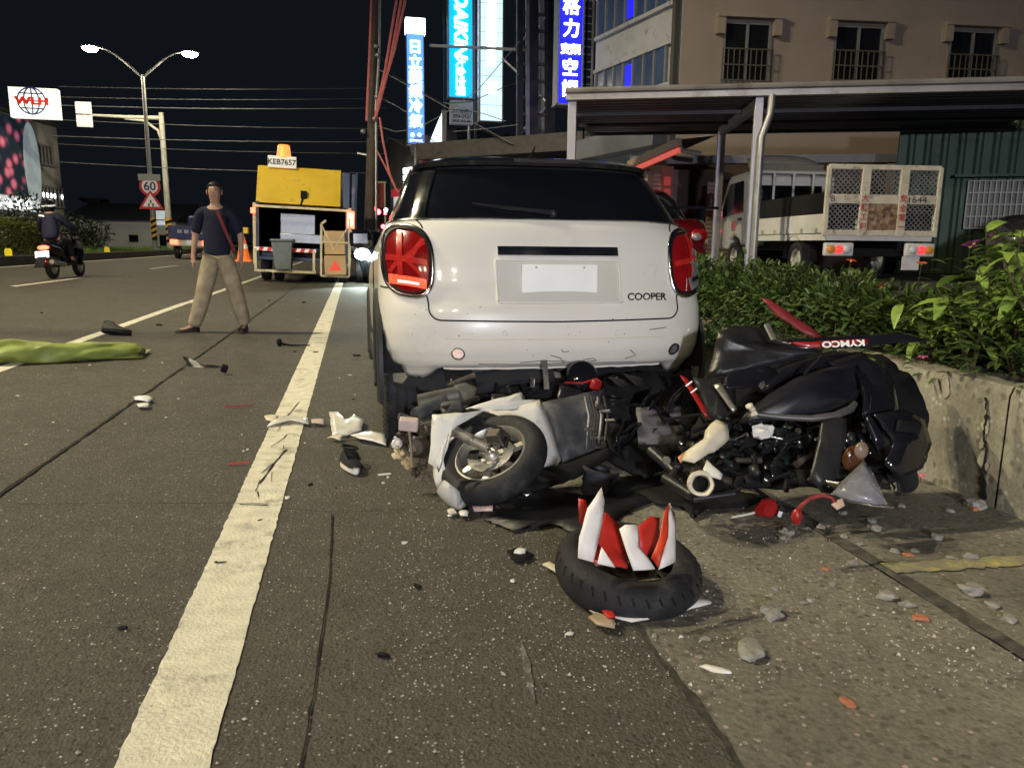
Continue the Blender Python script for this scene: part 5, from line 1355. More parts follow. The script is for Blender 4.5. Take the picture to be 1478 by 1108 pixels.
for s_ in (-1, 1):
    tl_ = MB(); rows = [[lamp_pt(s_, *outl(2 * math.pi * i / 48, k), .006 + .018 * (1 - k * k)) for i in range(48)] for k in (1.0, .9, .75, .5, .25, .02)]
    tl_.grid(rows, closed=True); L_ = tl_.build('tail_light', M_lens, CAR, smooth=70)
    rg = [lamp_pt(s_, *outl(2 * math.pi * i / 64, 1.06), .008) for i in range(65)]
    MB().tube(rg, .0115, 10, caps=False).build('chrome_ring', M_chrome, L_)
    rg = [lamp_pt(s_, *outl(2 * math.pi * i / 64, .95), .010) for i in range(65)]
    MB().tube(rg, .006, 8, caps=False).build('dark_bezel', M_blackmatt, L_)
    def patchl(u0, v0, u1, v1, wd, m_, name='flag_bar', off=.026):
        rws = []
        L2 = math.hypot((u1 - u0) * .118, (v1 - v0) * .172); nx, nz = -(v1 - v0) * .172 / L2, (u1 - u0) * .118 / L2
        for k in range(9):
            t = k / 8; u_ = u0 + (u1 - u0) * t; v_ = v0 + (v1 - v0) * t
            rws.append([lamp_pt(s_, u_ + nx * wd * q / .118, v_ + nz * wd * q / .172, off * (1 - .55 * min(1, u_ * u_ + v_ * v_))+.004) for q in (-.5, 0, .5)])
        MB().grid(rws, .003).build(name, m_, L_)
    sd = -s_
    mb_ = M_lensb
    patchl(-.86, .02, .86, .02, .030, mb_); patchl(-.12 * sd, .02, .72 * sd * -1, .72, .020, mb_)
    patchl(.25, .88, .25, -.48, .024, mb_)
    if s_ < 0:
        patchl(-.75, .62, .0, .08, .018, mb_); patchl(.7, -.40, .3, -.05, .018, mb_); patchl(-.75, -.42, -.05, -.04, .018, mb_)
        patchl(-.78, -.62, .78, -.62, .052, M_lenslit, 'lit_strip'); patchl(-.5, -.66, .35, -.66, .016, mat('reverse_lens', (.9, .6, .55), .2, emit=.9, ecol=(1, .6, .5)), 'reverse_lamp', .034)
    else:
        # broken lens: the reflector and flag bars show
        patchl(.0, -.72, .72, -.62, .075, M_broken, 'exposed_reflector', .028); patchl(.12, .0, .75, -.46, .035, M_broken, 'exposed_reflector', .030)
        patchl(.15, -.42, .72, -.12, .030, M_broken, 'exposed_reflector', .031); patchl(.3, .28, .78, .16, .03, M_broken, 'exposed_reflector', .030)
        patchl(.1, -.60, .72, -.55, .022, M_blackmatt, 'broken_edge', .036)
# number-plate recess, plate, handle
def sbox(x0, x1, z0, z1, off0, off1, name, m_, nx=9, nz=3, bevel=0):
    rws = [[SP(x0 + (x1 - x0) * i / nx, z0 + (z1 - z0) * j / nz, off1) for i in range(nx + 1)] for j in range(nz + 1)]
    return MB().grid(rws, -(off1 - off0) if False else abs(off1 - off0)).build(name, m_, CAR, smooth=30)
sbox(-.30, .30, .635, .83, -.01, .003, 'plate_recess', mat('plate_recess_shade', (.62, .60, .54), .4, var=.03, coat=.4))  # flat panel, body colour darkened to give the recess its shade
sbox(-.30, .30, .852, .892, 0, .030, 'boot_handle', M_chrome)
MB().tube([SP(a_, b_, .006) for a_, b_ in [(-.31 + .031 * k, .628) for k in range(21)] + [(.31, .628 + .02 * k) for k in range(11)] + [(.31 - .031 * k, .836) for k in range(21)] + [(-.31, .836 - .02 * k) for k in range(11)]], .007, 8).build('recess_frame', M_car, CAR)
MB().box((0, SP(0, .73).y - .012, .735), (.38, .014, .16)).build('number_plate', M_platew, CAR, bevel=.004)
mb = MB(); 
for s_ in (-1, 1): mb.cyl((s_ * .12, SP(0, .73).y - .022, .80), (s_ * .12, SP(0, .73).y - .012, .80), .006, n=8)
mb.build('plate_screw', M_steel, CAR)
# badge lettering
pb = SP(.455, .655, .004); n_ = SP(.455, .655, .02) - SP(.455, .655, 0)
text('badge_letters', 'COOPER', .052, M_chrome, CAR, pb, (R(90) , 0, math.atan2(-n_.x, n_.y) + math.pi if False else math.atan2(n_.x, -n_.y)), ext=.003, bold=.001, sx=1.1)
# bumper details
for x_ in (-.72, -.28, .28, .72):
    MB().lathe([(0, .004), (.013, .004), (.015, 0)], 14, Matrix.Translation(SP(x_, .48)) @ (SP(x_, .48, .1) - SP(x_, .48)).to_track_quat('Z', 'Y').to_matrix().to_4x4()).build('parking_sensor', M_car, CAR)
def disc(x_, z_, name, rr, m1, m2):
    Mx = Matrix.Translation(SP(x_, z_)) @ (SP(x_, z_, .1) - SP(x_, z_)).to_track_quat('Z', 'Y').to_matrix().to_4x4()
    o = MB().lathe([(rr, 0), (rr, .007), (rr * .8, .007), (rr * .75, .002)], 24, Mx).build(name, m1, CAR)
    MB().lathe([(rr * .76, .001), (rr * .7, .003), (0, .004)], 24, Mx).build('reflector_face', m2, o)
disc(-.50, .385, 'reflector', .034, M_chrome, mat('pink_reflector', (.85, .62, .56), .3, var=.25, scale=60, emit=.25))
disc(.62, .385, 'reflector', .034, M_black, mat('empty_socket', (.14, .14, .15), .5, var=.4, scale=60))
for pts in ([(-.20, .335), (-.1, .342), (0, .338), (.1, .33)], [(-.05, .37), (.0, .355), (.02, .33)], [(.12, .345), (.17, .35), (.19, .338), (.14, .334)], [(.0, .40), (.01, .385), (.04, .39)], [(.36, .39), (.40, .36), (.34, .345)], [(-.4, .33), (-.2, .325), (.1, .328), (.4, .325)], [(.46, .49), (.56, .50)]):
    seam(pts, 'scuff_mark', .0022, mat('scuff', (.10, .09, .08), .8, var=.4, scale=40))
for k in range(26):
    x_, z_ = rnd(-.7, .75), rnd(.34, .62); Mx = Matrix.Translation(SP(x_, z_)) @ (SP(x_, z_, .1) - SP(x_, z_)).to_track_quat('Z', 'Y').to_matrix().to_4x4()
    r0 = rnd(.0015, .004); MB().lathe([(r0, .0003), (0, .0012)], 6, Mx).build('paint_chip', MATS['scuff'], CAR)
# torn lower edge tabs and hanging valance
MB().tube([SP(-.56 + .04 * k, .303) + V((0, .006, rnd(-.002, .002))) for k in range(29)], .0055, 8).build('bumper_lip', M_car, CAR)
for x_ in (-.40, .02, .33): MB().box(SP(x_, .300) + V((0, .014, -.008)), (.05, .012, .010)).build('bumper_tab', M_black, CAR)
mb = MB(); rws = []
for i in range(19):
    t = i / 18; x_ = -.80 + .78 * t; zz = .225 - .050 * math.sin(math.pi * min(1, t * 1.35)) + .03 * t; yy = SP0(max(-.78, x_), .30).y - .015 + .01 * math.sin(t * 5)
    rws.append([(x_, yy + .10, zz + .10), (x_, yy + .02, zz + .02), (x_, yy - .004, zz), (x_, yy + .01, zz - .022)])
mb.grid(rws, .005); mb.build('torn_valance', M_clad, CAR)
mb = MB(); mb.box((0, 1.9, .235), (1.36, 3.3, .09)); mb.build('underbody', M_blackmatt, CAR)
mb = MB(); mb.box((0, .34, .27), (1.1, .30, .14)); mb.build('bumper_beam', M_blackmatt, CAR)
MB().tube([(-.35, .28, .25), (-.25, .22, .23), (.05, .25, .24), (.2, .3, .25)], .065, 12).build('silencer', mat('hot_steel', (.32, .28, .24), .45, .8, var=.4, scale=8), CAR)
# wheel arches and wheels
for s_ in (-1, 1):
    for ya in (.64, 3.12):
        mb = MB(); rws = []
        for i in range(25):
            a = R(-28 + 236 * i / 24); c_, q = math.cos(a), math.sin(a)
            rws.append([(s_ * xx, ya + rr * c_, .30 + rr * q) for xx, rr in ((.868, .318), (.876, .335), (.876, .375), (.864, .395), (.85, .395))])
        mb.grid(rws, .006); mb.build('wheel_arch', M_clad, CAR)
        mb = MB(); mb.lathe([(.345, -.13), (.345, .13)], 20, Matrix.Translation((s_ * .73, ya, .30)) @ Matrix.Rotation(R(90), 4, 'Y'), R(85), R(275)); mb.build('arch_liner', M_blackmatt, CAR)
    MB().box((s_ * .858, 1.88, .28), (.03, 1.8, .12)).build('sill_cladding', M_clad, CAR, bevel=.01)
    MB().box((s_ * .93, 2.35, 1.06), (.16, .1, .13)).build('mirror', M_roofblk, CAR, bevel=.03)
    seam_pts = [(s_ * .866, 1.25, z_) for z_ in (.32, .6, .9, 1.03)]; MB().tube(seam_pts, .003, 5).build('door_gap', M_blackmatt, CAR)
def car_wheel(x_, y_, z_):
    Mx = Matrix.Translation((x_, y_, z_)) @ Matrix.Rotation(R(90), 4, 'Y')
    Rr, wd = .306, .215; pr = [(.205, -.085), (.25, -.105), (.285, -.104), (.299, -.094)]
    for k in range(4):
        a = -.082 + k * .0447; pr += [(Rr, a), (Rr, a + .033), (Rr - .008, a + .035), (Rr - .008, a + .0435)]
    pr += [(.299, .094), (.285, .104), (.25, .105), (.205, .085)]
    o = MB().lathe(pr, 40, Mx, closed=True).build('wheel', M_rubber, CAR, smooth=35)
    mb = MB(); mb.lathe([(.205, -.085), (.19, -.06), (.19, .06), (.205, .085)], 32, Mx); mb.build('rim', M_alu, o)
    mb = MB()
    for k in range(10):
        a = k * .6283; mb.bar(Mx @ V((.03 * math.cos(a), .03 * math.sin(a), math.copysign(.05, x_))), Mx @ V((.195 * math.cos(a), .195 * math.sin(a), math.copysign(.06, x_))), .03, .02)
    mb.build('spoke', M_alu, o)
    mb = MB()
    for k in range(48):
        a = k * 6.283 / 48
        for s_ in (-1, 1): mb.box((0, 0, 0), (.012, .004, .05), M=Mx @ Matrix.Rotation(a, 4, 'Z') @ Matrix.Translation((.302, 0, s_ * .083)))
    mb.build('tread_lug', M_rubber, o)['kind'] = 'stuff'
car_wheel(-.735, .64, .17); car_wheel(.735, .64, .17); car_wheel(-.735, 3.12, .306); car_wheel(.735, 3.12, .306)
# ================================================================== PEOPLE
def skin(name, vs, es, m_, parent, sub=2):
    me = bpy.data.meshes.new(name); me.from_pydata([v[0] for v in vs], es, []); me.update(); me.materials.append(m_)
    o = bpy.data.objects.new(name, me); COL.objects.link(o); o.parent = parent
    sk = o.modifiers.new('skin', 'SKIN'); sk.use_smooth_shade = True; sk.branch_smoothing = .3
    d = me.skin_vertices[0].data
    for i, v in enumerate(vs):
        r_ = v[1]; d[i].radius = r_ if isinstance(r_, tuple) else (r_, r_); d[i].use_root = (i == 0)
    sb = o.modifiers.new('sub', 'SUBSURF'); sb.levels = sub; sb.render_levels = sub
    return o
def chain(n0, n): return [(n0 + i, n0 + i + 1) for i in range(n - 1)]
M_shirt = mat('navy_shirt', (.006, .008, .026), .85, var=.3, scale=8, bump=.3, bscale=14)
M_trous = mat('khaki_trousers', (.36, .30, .20), .85, var=.25, scale=9, bump=1.0, bscale=13)
M_hair = mat('black_hair', (.010, .009, .009), .5, var=.4, scale=40)
M_shoe = mat('dark_shoe', (.014, .013, .013), .6, var=.3); M_sole = mat('brown_sole', (.12, .07, .045), .7)
hipp = G(322, 480); hipp = V((D(331, 372, 9.62).x, 9.45, gz(-1.6)))
W_ = thing('person', 'person in navy shirt and khaki trousers walking across the lane', 'person', hipp)
W_.scale = (.97, .97, .97)
HIPR = .10
vs = [((0, .0, .98), (.135, .09)), ((0, .01, 1.15), (.145, .10)), ((0, .02, 1.33), (.165, .105)), ((0, .02, 1.45), (.10, .08)), ((0, .015, 1.52), .055), ((0, .0, 1.58), (.06, .07)), ((0, -.008, 1.66), (.078, .095)), ((0, .0, 1.74), (.066, .08)),
      ((-.11, 0, .92), .085), ((-.17, -.03, .52), .055), ((-.31, -.06, .10), .035), ((-.38, -.10, .05), .032), ((-.47, -.14, .035), .03),
      ((.11, 0, .92), .085), ((.16, .05, .52), .055), ((.25, .10, .10), .035), ((.25, .03, .05), .032), ((.24, -.08, .035), .03),
      ((-.19, .02, 1.42), .06), ((-.25, .05, 1.16), .043), ((-.275, .0, .95), .028), ((-.28, -.015, .90), (.034, .018)), ((-.28, -.02, .85), (.034, .015)),
      ((.19, .02, 1.42), .06), ((.265, .05, 1.17), .043), ((.27, -.02, .96), .028), ((.272, -.035, .91), (.018, .036)), ((.27, -.04, .86), (.016, .036))]
es = chain(0, 8) + [(0, 8), (8, 9), (9, 10), (10, 11), (11, 12), (0, 13), (13, 14), (14, 15), (15, 16), (16, 17), (3, 18), (18, 19), (19, 20), (20, 21), (21, 22), (3, 23), (23, 24), (24, 25), (25, 26), (26, 27)]
n0 = len(vs)
def fingers(base_i, c_, sx):
    global vs, es
    for k in range(4):
        oy = -.026 + k * .0175; L_ = (.058, .068, .063, .05)[k]
        b0 = len(vs); vs.append(((c_[0], c_[1] + oy, c_[2] - .022), .0095)); vs.append(((c_[0] + sx * .004, c_[1] + oy - .004, c_[2] - .022 - L_ * .5), .0088)); vs.append(((c_[0] - sx * .012, c_[1] + oy - .010, c_[2] - .022 - L_), .0075))
        es += [(base_i, b0), (b0, b0 + 1), (b0 + 1, b0 + 2)]
    b0 = len(vs); vs.append(((c_[0] - sx * .018, c_[1] - .032, c_[2] + .02), .011)); vs.append(((c_[0] - sx * .026, c_[1] - .046, c_[2] - .015), .009))
    es += [(base_i - 1, b0), (b0, b0 + 1)]
fingers(22, (-.28, -.02, .85), -1); fingers(27, (.27, -.04, .86), 1)
body_ = skin('body', vs, es, M_skin, W_)
sv = [((0, 0, .84), (.175, .14)), ((0, .0, .98), (.175, .135)), ((0, .01, 1.16), (.17, .125)), ((0, .02, 1.33), (.185, .125)), ((0, .02, 1.455), (.10, .085)), ((-.175, .02, 1.42), .070), ((-.225, .045, 1.26), .066), ((-.243, .05, 1.16), .062), ((.175, .02, 1.42), .070), ((.233, .045, 1.26), .066), ((.255, .05, 1.16), .062)]
skin('shirt', sv, chain(0, 5) + [(4, 5), (5, 6), (6, 7), (4, 8), (8, 9), (9, 10)], M_shirt, W_)
tv = [((0, .0, 1.04), (.15, .115)), ((-.085, 0, .86), (.118, .115)), ((-.13, -.015, .68), .115), ((-.175, -.03, .50), .104), ((-.24, -.045, .28), .098), ((-.30, -.055, .12), .085), ((-.31, -.058, .075), .08),
      ((.085, 0, .86), (.118, .115)), ((.13, .025, .68), .115), ((.165, .05, .50), .104), ((.21, .075, .28), .098), ((.245, .095, .12), .085), ((.25, .10, .08), .08)]
skin('trousers', tv, [(0, 1)] + chain(1, 6) + [(0, 7)] + chain(7, 6), M_trous, W_)
def shoe(parent, p, ang, L=.28, name='shoe'):
    Mx = Matrix.Translation(p) @ Matrix.Rotation(ang, 4, 'Z')
    rws = []
    for i in range(9):
        t = i / 8; y_ = .07 - L * t; wd = .042 + .012 * math.sin(math.pi * t * .9); h_ = .095 - .055 * sstep(.15, .75, t) - .02 * sstep(.85, 1, t)
        rws.append([(wd * math.cos(a) * (1 if i not in (0, 8) else .6), y_, .018 + h_ * max(0, math.sin(a))) for a in [math.pi * k / 8 for k in range(9)]])
    o = MB().grid(rws, M=Mx).build(name, M_shoe, parent, smooth=70)
    MB().prism([(.045 * math.sin(a) * (1.1), .07 - L / 2 + L / 2 * math.cos(a) - .0) for a in [6.283 * k / 18 for k in range(18)]], .022, Mx @ Matrix.Translation((0, -.07, 0)) @ Matrix.Translation((0, .07, 0))).build('sole', M_sole, o)
shoe(W_, (-.32, -.06, 0), R(-62)); shoe(W_, (.25, .09, 0), R(-6))
# head details
mb = MB(); mb.ell((0, .018, 1.685), (.088, .104, .10), 18, 12); hv = mb.build('hair', M_hair, W_)
for v_ in hv.data.vertices:
    if v_.co.y < -.02 and v_.co.z < 1.725: v_.co.y = max(v_.co.y, -.02); 
    if v_.co.z < 1.63: v_.co.z = 1.63
for s_ in (-1, 1):
    e_ = MB().ell((s_ * .03, -.086, 1.675), (.010, .004, .0045), 8, 6).build('eye', mat('eye_white', (.35, .33, .3), .3), W_); MB().ell((s_ * .03, -.0905, 1.675), (.005, .003, .0055), 8, 6).build('iris', M_hair, e_)
    MB().ell((s_ * .082, .005, 1.66), (.012, .022, .034), 8, 6).build('ear', M_skin, W_)
    MB().bar((s_ * .015, -.092, 1.695), (s_ * .042, -.084, 1.694), .004, .004).build('eyebrow', M_hair, W_)
mb = MB(); mb.add([(0, -.094, 1.68), (-.014, -.092, 1.642), (.014, -.092, 1.642), (0, -.118, 1.645)], [(0, 1, 3), (0, 3, 2), (1, 2, 3)]); mb.build('nose', M_skin, W_, smooth=180)
MB().ell((0, -.094, 1.615), (.022, .006, .006), 10, 6).build('mouth', mat('lips', (.35, .14, .11), .5), W_)
MB().grid([[(.13 + .02 * q, -.085 - .03 * math.sin(t_ * 2.6) * 1.6, 1.40 - .40 * t_) for q in (0, 1.4)] if False else [(.02 + .17 * t_, -.105 - .025 * math.sin(t_ * 3), 1.43 - .46 * t_), (.055 + .17 * t_, -.10 - .025 * math.sin(t_ * 3), 1.44 - .46 * t_)] for t_ in [k / 10 for k in range(11)]], .006).build('red_strap', mat('red_strap', (.15, .012, .018), .7), W_)

# ------------------------------------------------------------------ rider on a scooter
def scooter(t, paint, with_lamp=True):
    wheel('wheel', t, (0, 0, .235), .235, .11); wheel('wheel', t, (0, 1.25, .235), .235, .10)
    mb = MB(); mb.tube([(0, -.15, .72), (0, .1, .66), (0, .35, .60), (0, .5, .45)], [.10, .17, .16, .10], 12); mb.build('rear_body', paint, t)
    mb = MB(); mb.tube([(0, -.05, .78), (0, .3, .79), (0, .5, .76)], [.08, .12, .10], 10); mb.build('seat', M_blackmatt, t)
    MB().box((0, .7, .30), (.34, .5, .06)).build('footboard', M_black, t, bevel=.02)
    mb = MB(); mb.grid([[(x_ * (.2 + .05 * math.sin(k)), .96 + .05 * k + .05 * x_ * x_, .28 + .17 * k) for x_ in (-1, -.5, 0, .5, 1)] for k in range(5)], .03); mb.build('leg_shield', paint, t)
    mb = MB(); mb.cyl((0, 1.24, .24), (0, 1.0, 1.0), .03); mb.build('fork', M_steel, t)
    mb = MB(); mb.tube([(-.36, .88, 1.06), (-.15, .98, 1.04), (.15, .98, 1.04), (.36, .88, 1.06)], .02, 8); mb.build('handlebar', M_black, t)
    mb = MB(); mb.box((0, .02, .35), (.22, .45, .2)); mb.build('engine', M_engine, t, bevel=.03)
    mb = MB(); mb.cyl((.16, -.3, .38), (.16, .25, .30), .055); mb.build('exhaust', M_steel, t)
    for s_ in (-1, 1): mb = MB(); mb.tube([(s_ * .3, .92, 1.06), (s_ * .36, .92, 1.25)], .006, 5); mb.ell((s_ * .38, .92, 1.28), (.06, .02, .04), 10, 6); mb.build('mirror', M_black, t)
    mb = MB(); mb.ell((0, -.24, .70), (.13, .05, .05), 12, 8); mb.build('tail_light', M_tail, t)
    mb = MB(); mb.grid([[(x_ * .10, -.22 - .12 * k, .62 - .12 * k) for x_ in (-1, 0, 1)] for k in range(4)], .01); mb.build('mudguard', M_black, t)
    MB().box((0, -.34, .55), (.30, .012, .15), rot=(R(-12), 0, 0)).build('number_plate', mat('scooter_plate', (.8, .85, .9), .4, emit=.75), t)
    MB().ell((-.02, -.32, .40), (.07, .02, .025), 8, 6).build('reflector', M_tail, t)
rp = G(78, 402)
RZ = R(-7)
SC = thing('ridden_scooter', 'dark scooter being ridden away along the far lane', 'scooter', rp, (0, R(-4), RZ)); scooter(SC, M_gloss)
RD = thing('person', 'person in dark jacket and helmet riding the dark scooter', 'person', rp, (0, R(-4), RZ))
M_jack = mat('dark_blue_jacket', (.010, .012, .04), .8, var=.3, scale=6, bump=.3, bscale=12)
M_pant = mat('black_trousers', (.012, .012, .014), .85, var=.3)
vs = [((0, .18, .88), (.15, .12)), ((0, .2, 1.1), (.16, .11)), ((0, .24, 1.3), (.17, .11)), ((0, .27, 1.42), (.08, .08)), ((0, .29, 1.50), .055), ((0, .31, 1.60), (.09, .1)),
      ((-.12, .25, .86), .085), ((-.17, .62, .82), .06), ((-.16, .68, .42), .042), ((-.16, .80, .37), .035), ((.12, .25, .86), .085), ((.17, .62, .82), .06), ((.16, .68, .42), .042), ((.16, .80, .37), .035),
      ((-.2, .26, 1.38), .06), ((-.34, .45, 1.15), .045), ((-.34, .84, 1.07), .03), ((-.33, .9, 1.07), .032), ((.2, .26, 1.38), .06), ((.34, .45, 1.15), .045), ((.34, .84, 1.07), .03), ((.33, .9, 1.07), .032)]
es = chain(0, 6) + [(0, 6), (6, 7), (7, 8), (8, 9), (0, 10), (10, 11), (11, 12), (12, 13), (3, 14), (14, 15), (15, 16), (16, 17), (3, 18), (18, 19), (19, 20), (20, 21)]
skin('body', vs, es, M_skin, RD)
skin('jacket', [((0, .17, .84), (.19, .16)), ((0, .19, 1.05), (.20, .15)), ((0, .23, 1.28), (.20, .14)), ((0, .27, 1.43), (.11, .10)), ((-.2, .26, 1.38), .09), ((-.34, .45, 1.15), .07), ((-.345, .76, 1.085), .05), ((.2, .26, 1.38), .09), ((.34, .45, 1.15), .07), ((.345, .76, 1.085), .05)], chain(0, 4) + [(3, 4), (4, 5), (5, 6), (3, 7), (7, 8), (8, 9)], M_jack, RD)
skin('trousers', [((0, .18, .86), (.16, .14)), ((-.13, .3, .84), .11), ((-.17, .62, .82), .085), ((-.16, .68, .46), .065), ((.13, .3, .84), .11), ((.17, .62, .82), .085), ((.16, .68, .46), .065)], [(0, 1), (1, 2), (2, 3), (0, 4), (4, 5), (5, 6)], M_pant, RD)
hm = MB().ell((0, .31, 1.63), (.135, .155, .145), 20, 14).build('helmet', M_gloss, RD)
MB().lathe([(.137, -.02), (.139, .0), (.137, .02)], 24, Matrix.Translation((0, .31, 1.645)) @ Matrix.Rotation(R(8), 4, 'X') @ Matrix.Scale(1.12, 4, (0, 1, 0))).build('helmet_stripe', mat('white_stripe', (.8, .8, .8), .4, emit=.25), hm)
MB().box((-.10, .115, 1.42), (.12, .01, .04), rot=(0, R(14), 0)).build('reflective_patch', MATS['white_stripe'], RD)
for s_ in (-1, 1): MB().ell((s_ * .16, .76, .36), (.05, .12, .05), 10, 6).build('shoe', M_shoe, RD)
# ================================================================== WRECKAGE
def shell(pts, th, bulge, name, m_, parent, org, jag=0.0, rings=3):
    """curved broken panel: outline points (px, py, depth) bulging towards the viewer, with real thickness"""
    P_ = [D(*p) - org for p in pts]
    out = []
    for i in range(len(P_)):                           # subdivide and roughen the broken edge
        a, b = P_[i], P_[(i + 1) % len(P_)]; n_ = max(1, int((b - a).length / .03))
        for k in range(n_):
            q = a.lerp(b, k / n_)
            if jag and k: q = q + sphdir() * jag
            out.append(q)
    c_ = sum(out, V((0, 0, 0))) / len(out)
    nn = V((0, 0, 0))
    for i in range(len(out)): nn += (out[i] - c_).cross(out[(i + 1) % len(out)] - c_)
    nn.normalize()
    if nn.dot(_f) > 0: nn = -nn
    rows = []
    for k in range(rings + 1):
        s_ = 1 - k / (rings + .15)
        rows.append([c_ + (p - c_) * s_ + nn * bulge * (1 - s_ * s_) for p in out])
    mb = MB(); n_ = len(out)
    vs = [p for r_ in rows for p in r_]; fs = []
    for k in range(rings):
        for i in range(n_): fs.append((k * n_ + i, k * n_ + (i + 1) % n_, (k + 1) * n_ + (i + 1) % n_, (k + 1) * n_ + i))
    fs.append(tuple(rings * n_ + i for i in range(n_)))
    mb.add(vs, fs); o = mb.build(name, m_, parent, smooth=60)
    md = o.modifiers.new('th', 'SOLIDIFY'); md.thickness = th; md.offset = 0
    return o
def axis_matrix(c, n_, x_=None):
    n_ = V(n_).normalized(); x_ = V(x_) if x_ is not None else n_.orthogonal()
    x_ = (x_ - n_ * x_.dot(n_)).normalized(); y_ = n_.cross(x_)
    return Matrix(((x_.x, y_.x, n_.x, c[0]), (x_.y, y_.y, n_.y, c[1]), (x_.z, y_.z, n_.z, c[2]), (0, 0, 0, 1)))
def tyre_prof(r_, w_, h=None):
    a = []; h = h or w_ * .95
    for k in range(13):
        t = math.pi * (-.5 + k / 12); a.append((r_ - h * .65 + h * .65 * max(0.0, math.cos(t)) ** .8, w_ * .5 * math.sin(t) * (1.0)))
    ri = r_ - h
    return a + [(ri, w_ * .36), (ri + .004, w_ * .30), (r_ - h * .52, w_ * .40), (r_ - .016, w_ * .25), (r_ - .016, -w_ * .25), (r_ - h * .52, -w_ * .40), (ri + .004, -w_ * .30), (ri, -w_ * .36)]
def pt(px, py, d, o): return D(px, py, d) - o
# ------------------------------------------------------------------ white scooter, front wheel towards us
o_ = G(700, 712); WS = thing('white_scooter', 'crushed white scooter lying under the car with its front wheel turned up', 'scooter', o_)
nax = (_f * -.58 + (_r * -.40 + _u * .90) * .815).normalized()
wc = D(712, 662, 3.27) - o_
Mw = axis_matrix(wc, nax, _r)
TW = MB().lathe(tyre_prof(.242, .115, .085), 44, Mw, closed=True).build('front_tyre', M_rubber, WS, smooth=50)
mb = MB(); mb.lathe([(.162, -.042), (.154, -.046), (.144, -.03), (.140, .0), (.144, .03), (.154, .046), (.162, .042)], 40, Mw); rim = mb.build('rim', M_alu, WS)
for k in range(6):
    a = k * 1.0472 + .3; p0 = Mw @ V((.03 * math.cos(a), .03 * math.sin(a), .012)); p1 = Mw @ V((  .144 * math.cos(a), .144 * math.sin(a), .0)); MB().bar(p0, p1, .026, .022, up=nax).build('spoke', M_alu, rim)
mb = MB(); mb.lathe([(0, .045), (.022, .045), (.034, .03), (.036, -.03), (0, -.04)], 20, Mw); mb.build('hub', M_alu, rim)
mb = MB(); mb.lathe([(.06, .032), (.105, .032), (.105, .036), (.06, .036)], 36, Mw, closed=True); mb.build('brake_disc', M_chrome, rim)
MB().box((0, 0, 0), (.05, .07, .045), M=Mw @ Matrix.Rotation(R(75), 4, 'Z') @ Matrix.Translation((.09, 0, .05))).build('brake_caliper', M_engine, WS, bevel=.006)
# fork legs
for k, off in enumerate((.065, -.075)):
    e_ = Mw @ V((0.0, 0.0, off)); s0 = pt(655, 622, 3.30, o_) + nax * (off - .065)
    MB().tube([s0, s0.lerp(e_, .55)], [.024, .024], 14).build('fork_sleeve', M_rubber if k else M_steel, WS); MB().tube([s0.lerp(e_, .35), e_], [.019, .017], 14).build('fork_tube', M_alu, WS)
MB().cyl(Mw @ V((0, 0, -.09)), Mw @ V((0, 0, .085)), .009, n=10).build('axle', M_chrome, WS)
# front mudguard: arc over the wheel, split in two pieces
def guard(a0, a1, r0, w0, name, m_, skirt=.05):
    rws = []
    for i in range(15):
        a = R(a0 + (a1 - a0) * i / 14); sq = math.sin(math.pi * i / 14) ** .35
        rw = []
        for j, q in enumerate((-1, -.8, -.4, 0, .4, .8, 1)):
            rr = r0 - skirt * (abs(q) ** 3) ; rw.append(Mw @ V((rr * math.cos(a), rr * math.sin(a), q * w0 * sq)))
        rws.append(rw)
    o = MB().grid(rws).build(name, m_, WS, smooth=60)
    md = o.modifiers.new('th', 'SOLIDIFY'); md.thickness = .004
    return o
guard(128, 202, .272, .085, 'front_mudguard', M_white, .07)
guard(205, 238, .280, .075, 'mudguard_tip', mat('grey_white_plastic', (.42, .42, .40), .4, var=.15, scale=8, dirt=(.1, .09, .07), dirt_amt=.4), .05)
shell([(624, 598, 3.20), (668, 596, 3.22), (700, 592, 3.30), (672, 604, 3.22), (652, 622, 3.18), (645, 650, 3.14), (634, 680, 3.12), (618, 668, 3.14), (622, 640, 3.16)], .005, .02, 'mudguard_flank', M_white, WS, o_, .002)
shell([(640, 655, 3.11), (648, 625, 3.14), (640, 640, 3.12), (630, 668, 3.11), (633, 682, 3.10)], .005, .01, 'mudguard_flank', M_white, WS, o_, .002)
# leg shield and front cover
shell([(672, 590, 3.50), (712, 577, 3.55), (752, 567, 3.62), (760, 580, 3.62), (778, 577, 3.64), (786, 590, 3.62), (742, 590, 3.54), (705, 596, 3.50)], .005, .02, 'front_cover', M_white, WS, o_, .002)
shell([(700, 592, 3.50), (745, 588, 3.55), (778, 577, 3.60), (790, 603, 3.56), (800, 632, 3.52), (809, 664, 3.46), (800, 678, 3.42), (766, 700, 3.34), (748, 704, 3.30), (778, 670, 3.40), (786, 640, 3.46), (776, 618, 3.50), (752, 606, 3.52), (722, 604, 3.50)], .006, .015, 'leg_shield', M_white, WS, o_, .001)
shell([(744, 706, 3.25), (766, 702, 3.27), (785, 690, 3.32), (776, 708, 3.25), (760, 716, 3.22)], .004, .006, 'indicator_lens', M_chrome, WS, o_, .001)
M_grey = mat('grey_scuffed_plastic', (.055, .058, .066), .6, var=.35, scale=10, bump=.35, bscale=30, dirt=(.13, .12, .10), dirt_amt=.5, dscale=10)
shell([(782, 582, 3.66), (830, 572, 3.72), (872, 562, 3.78), (878, 600, 3.76), (872, 640, 3.70), (846, 660, 3.62), (812, 668, 3.52), (800, 630, 3.58)], .02, .015, 'floor_tray', M_grey, WS, o_, .002)
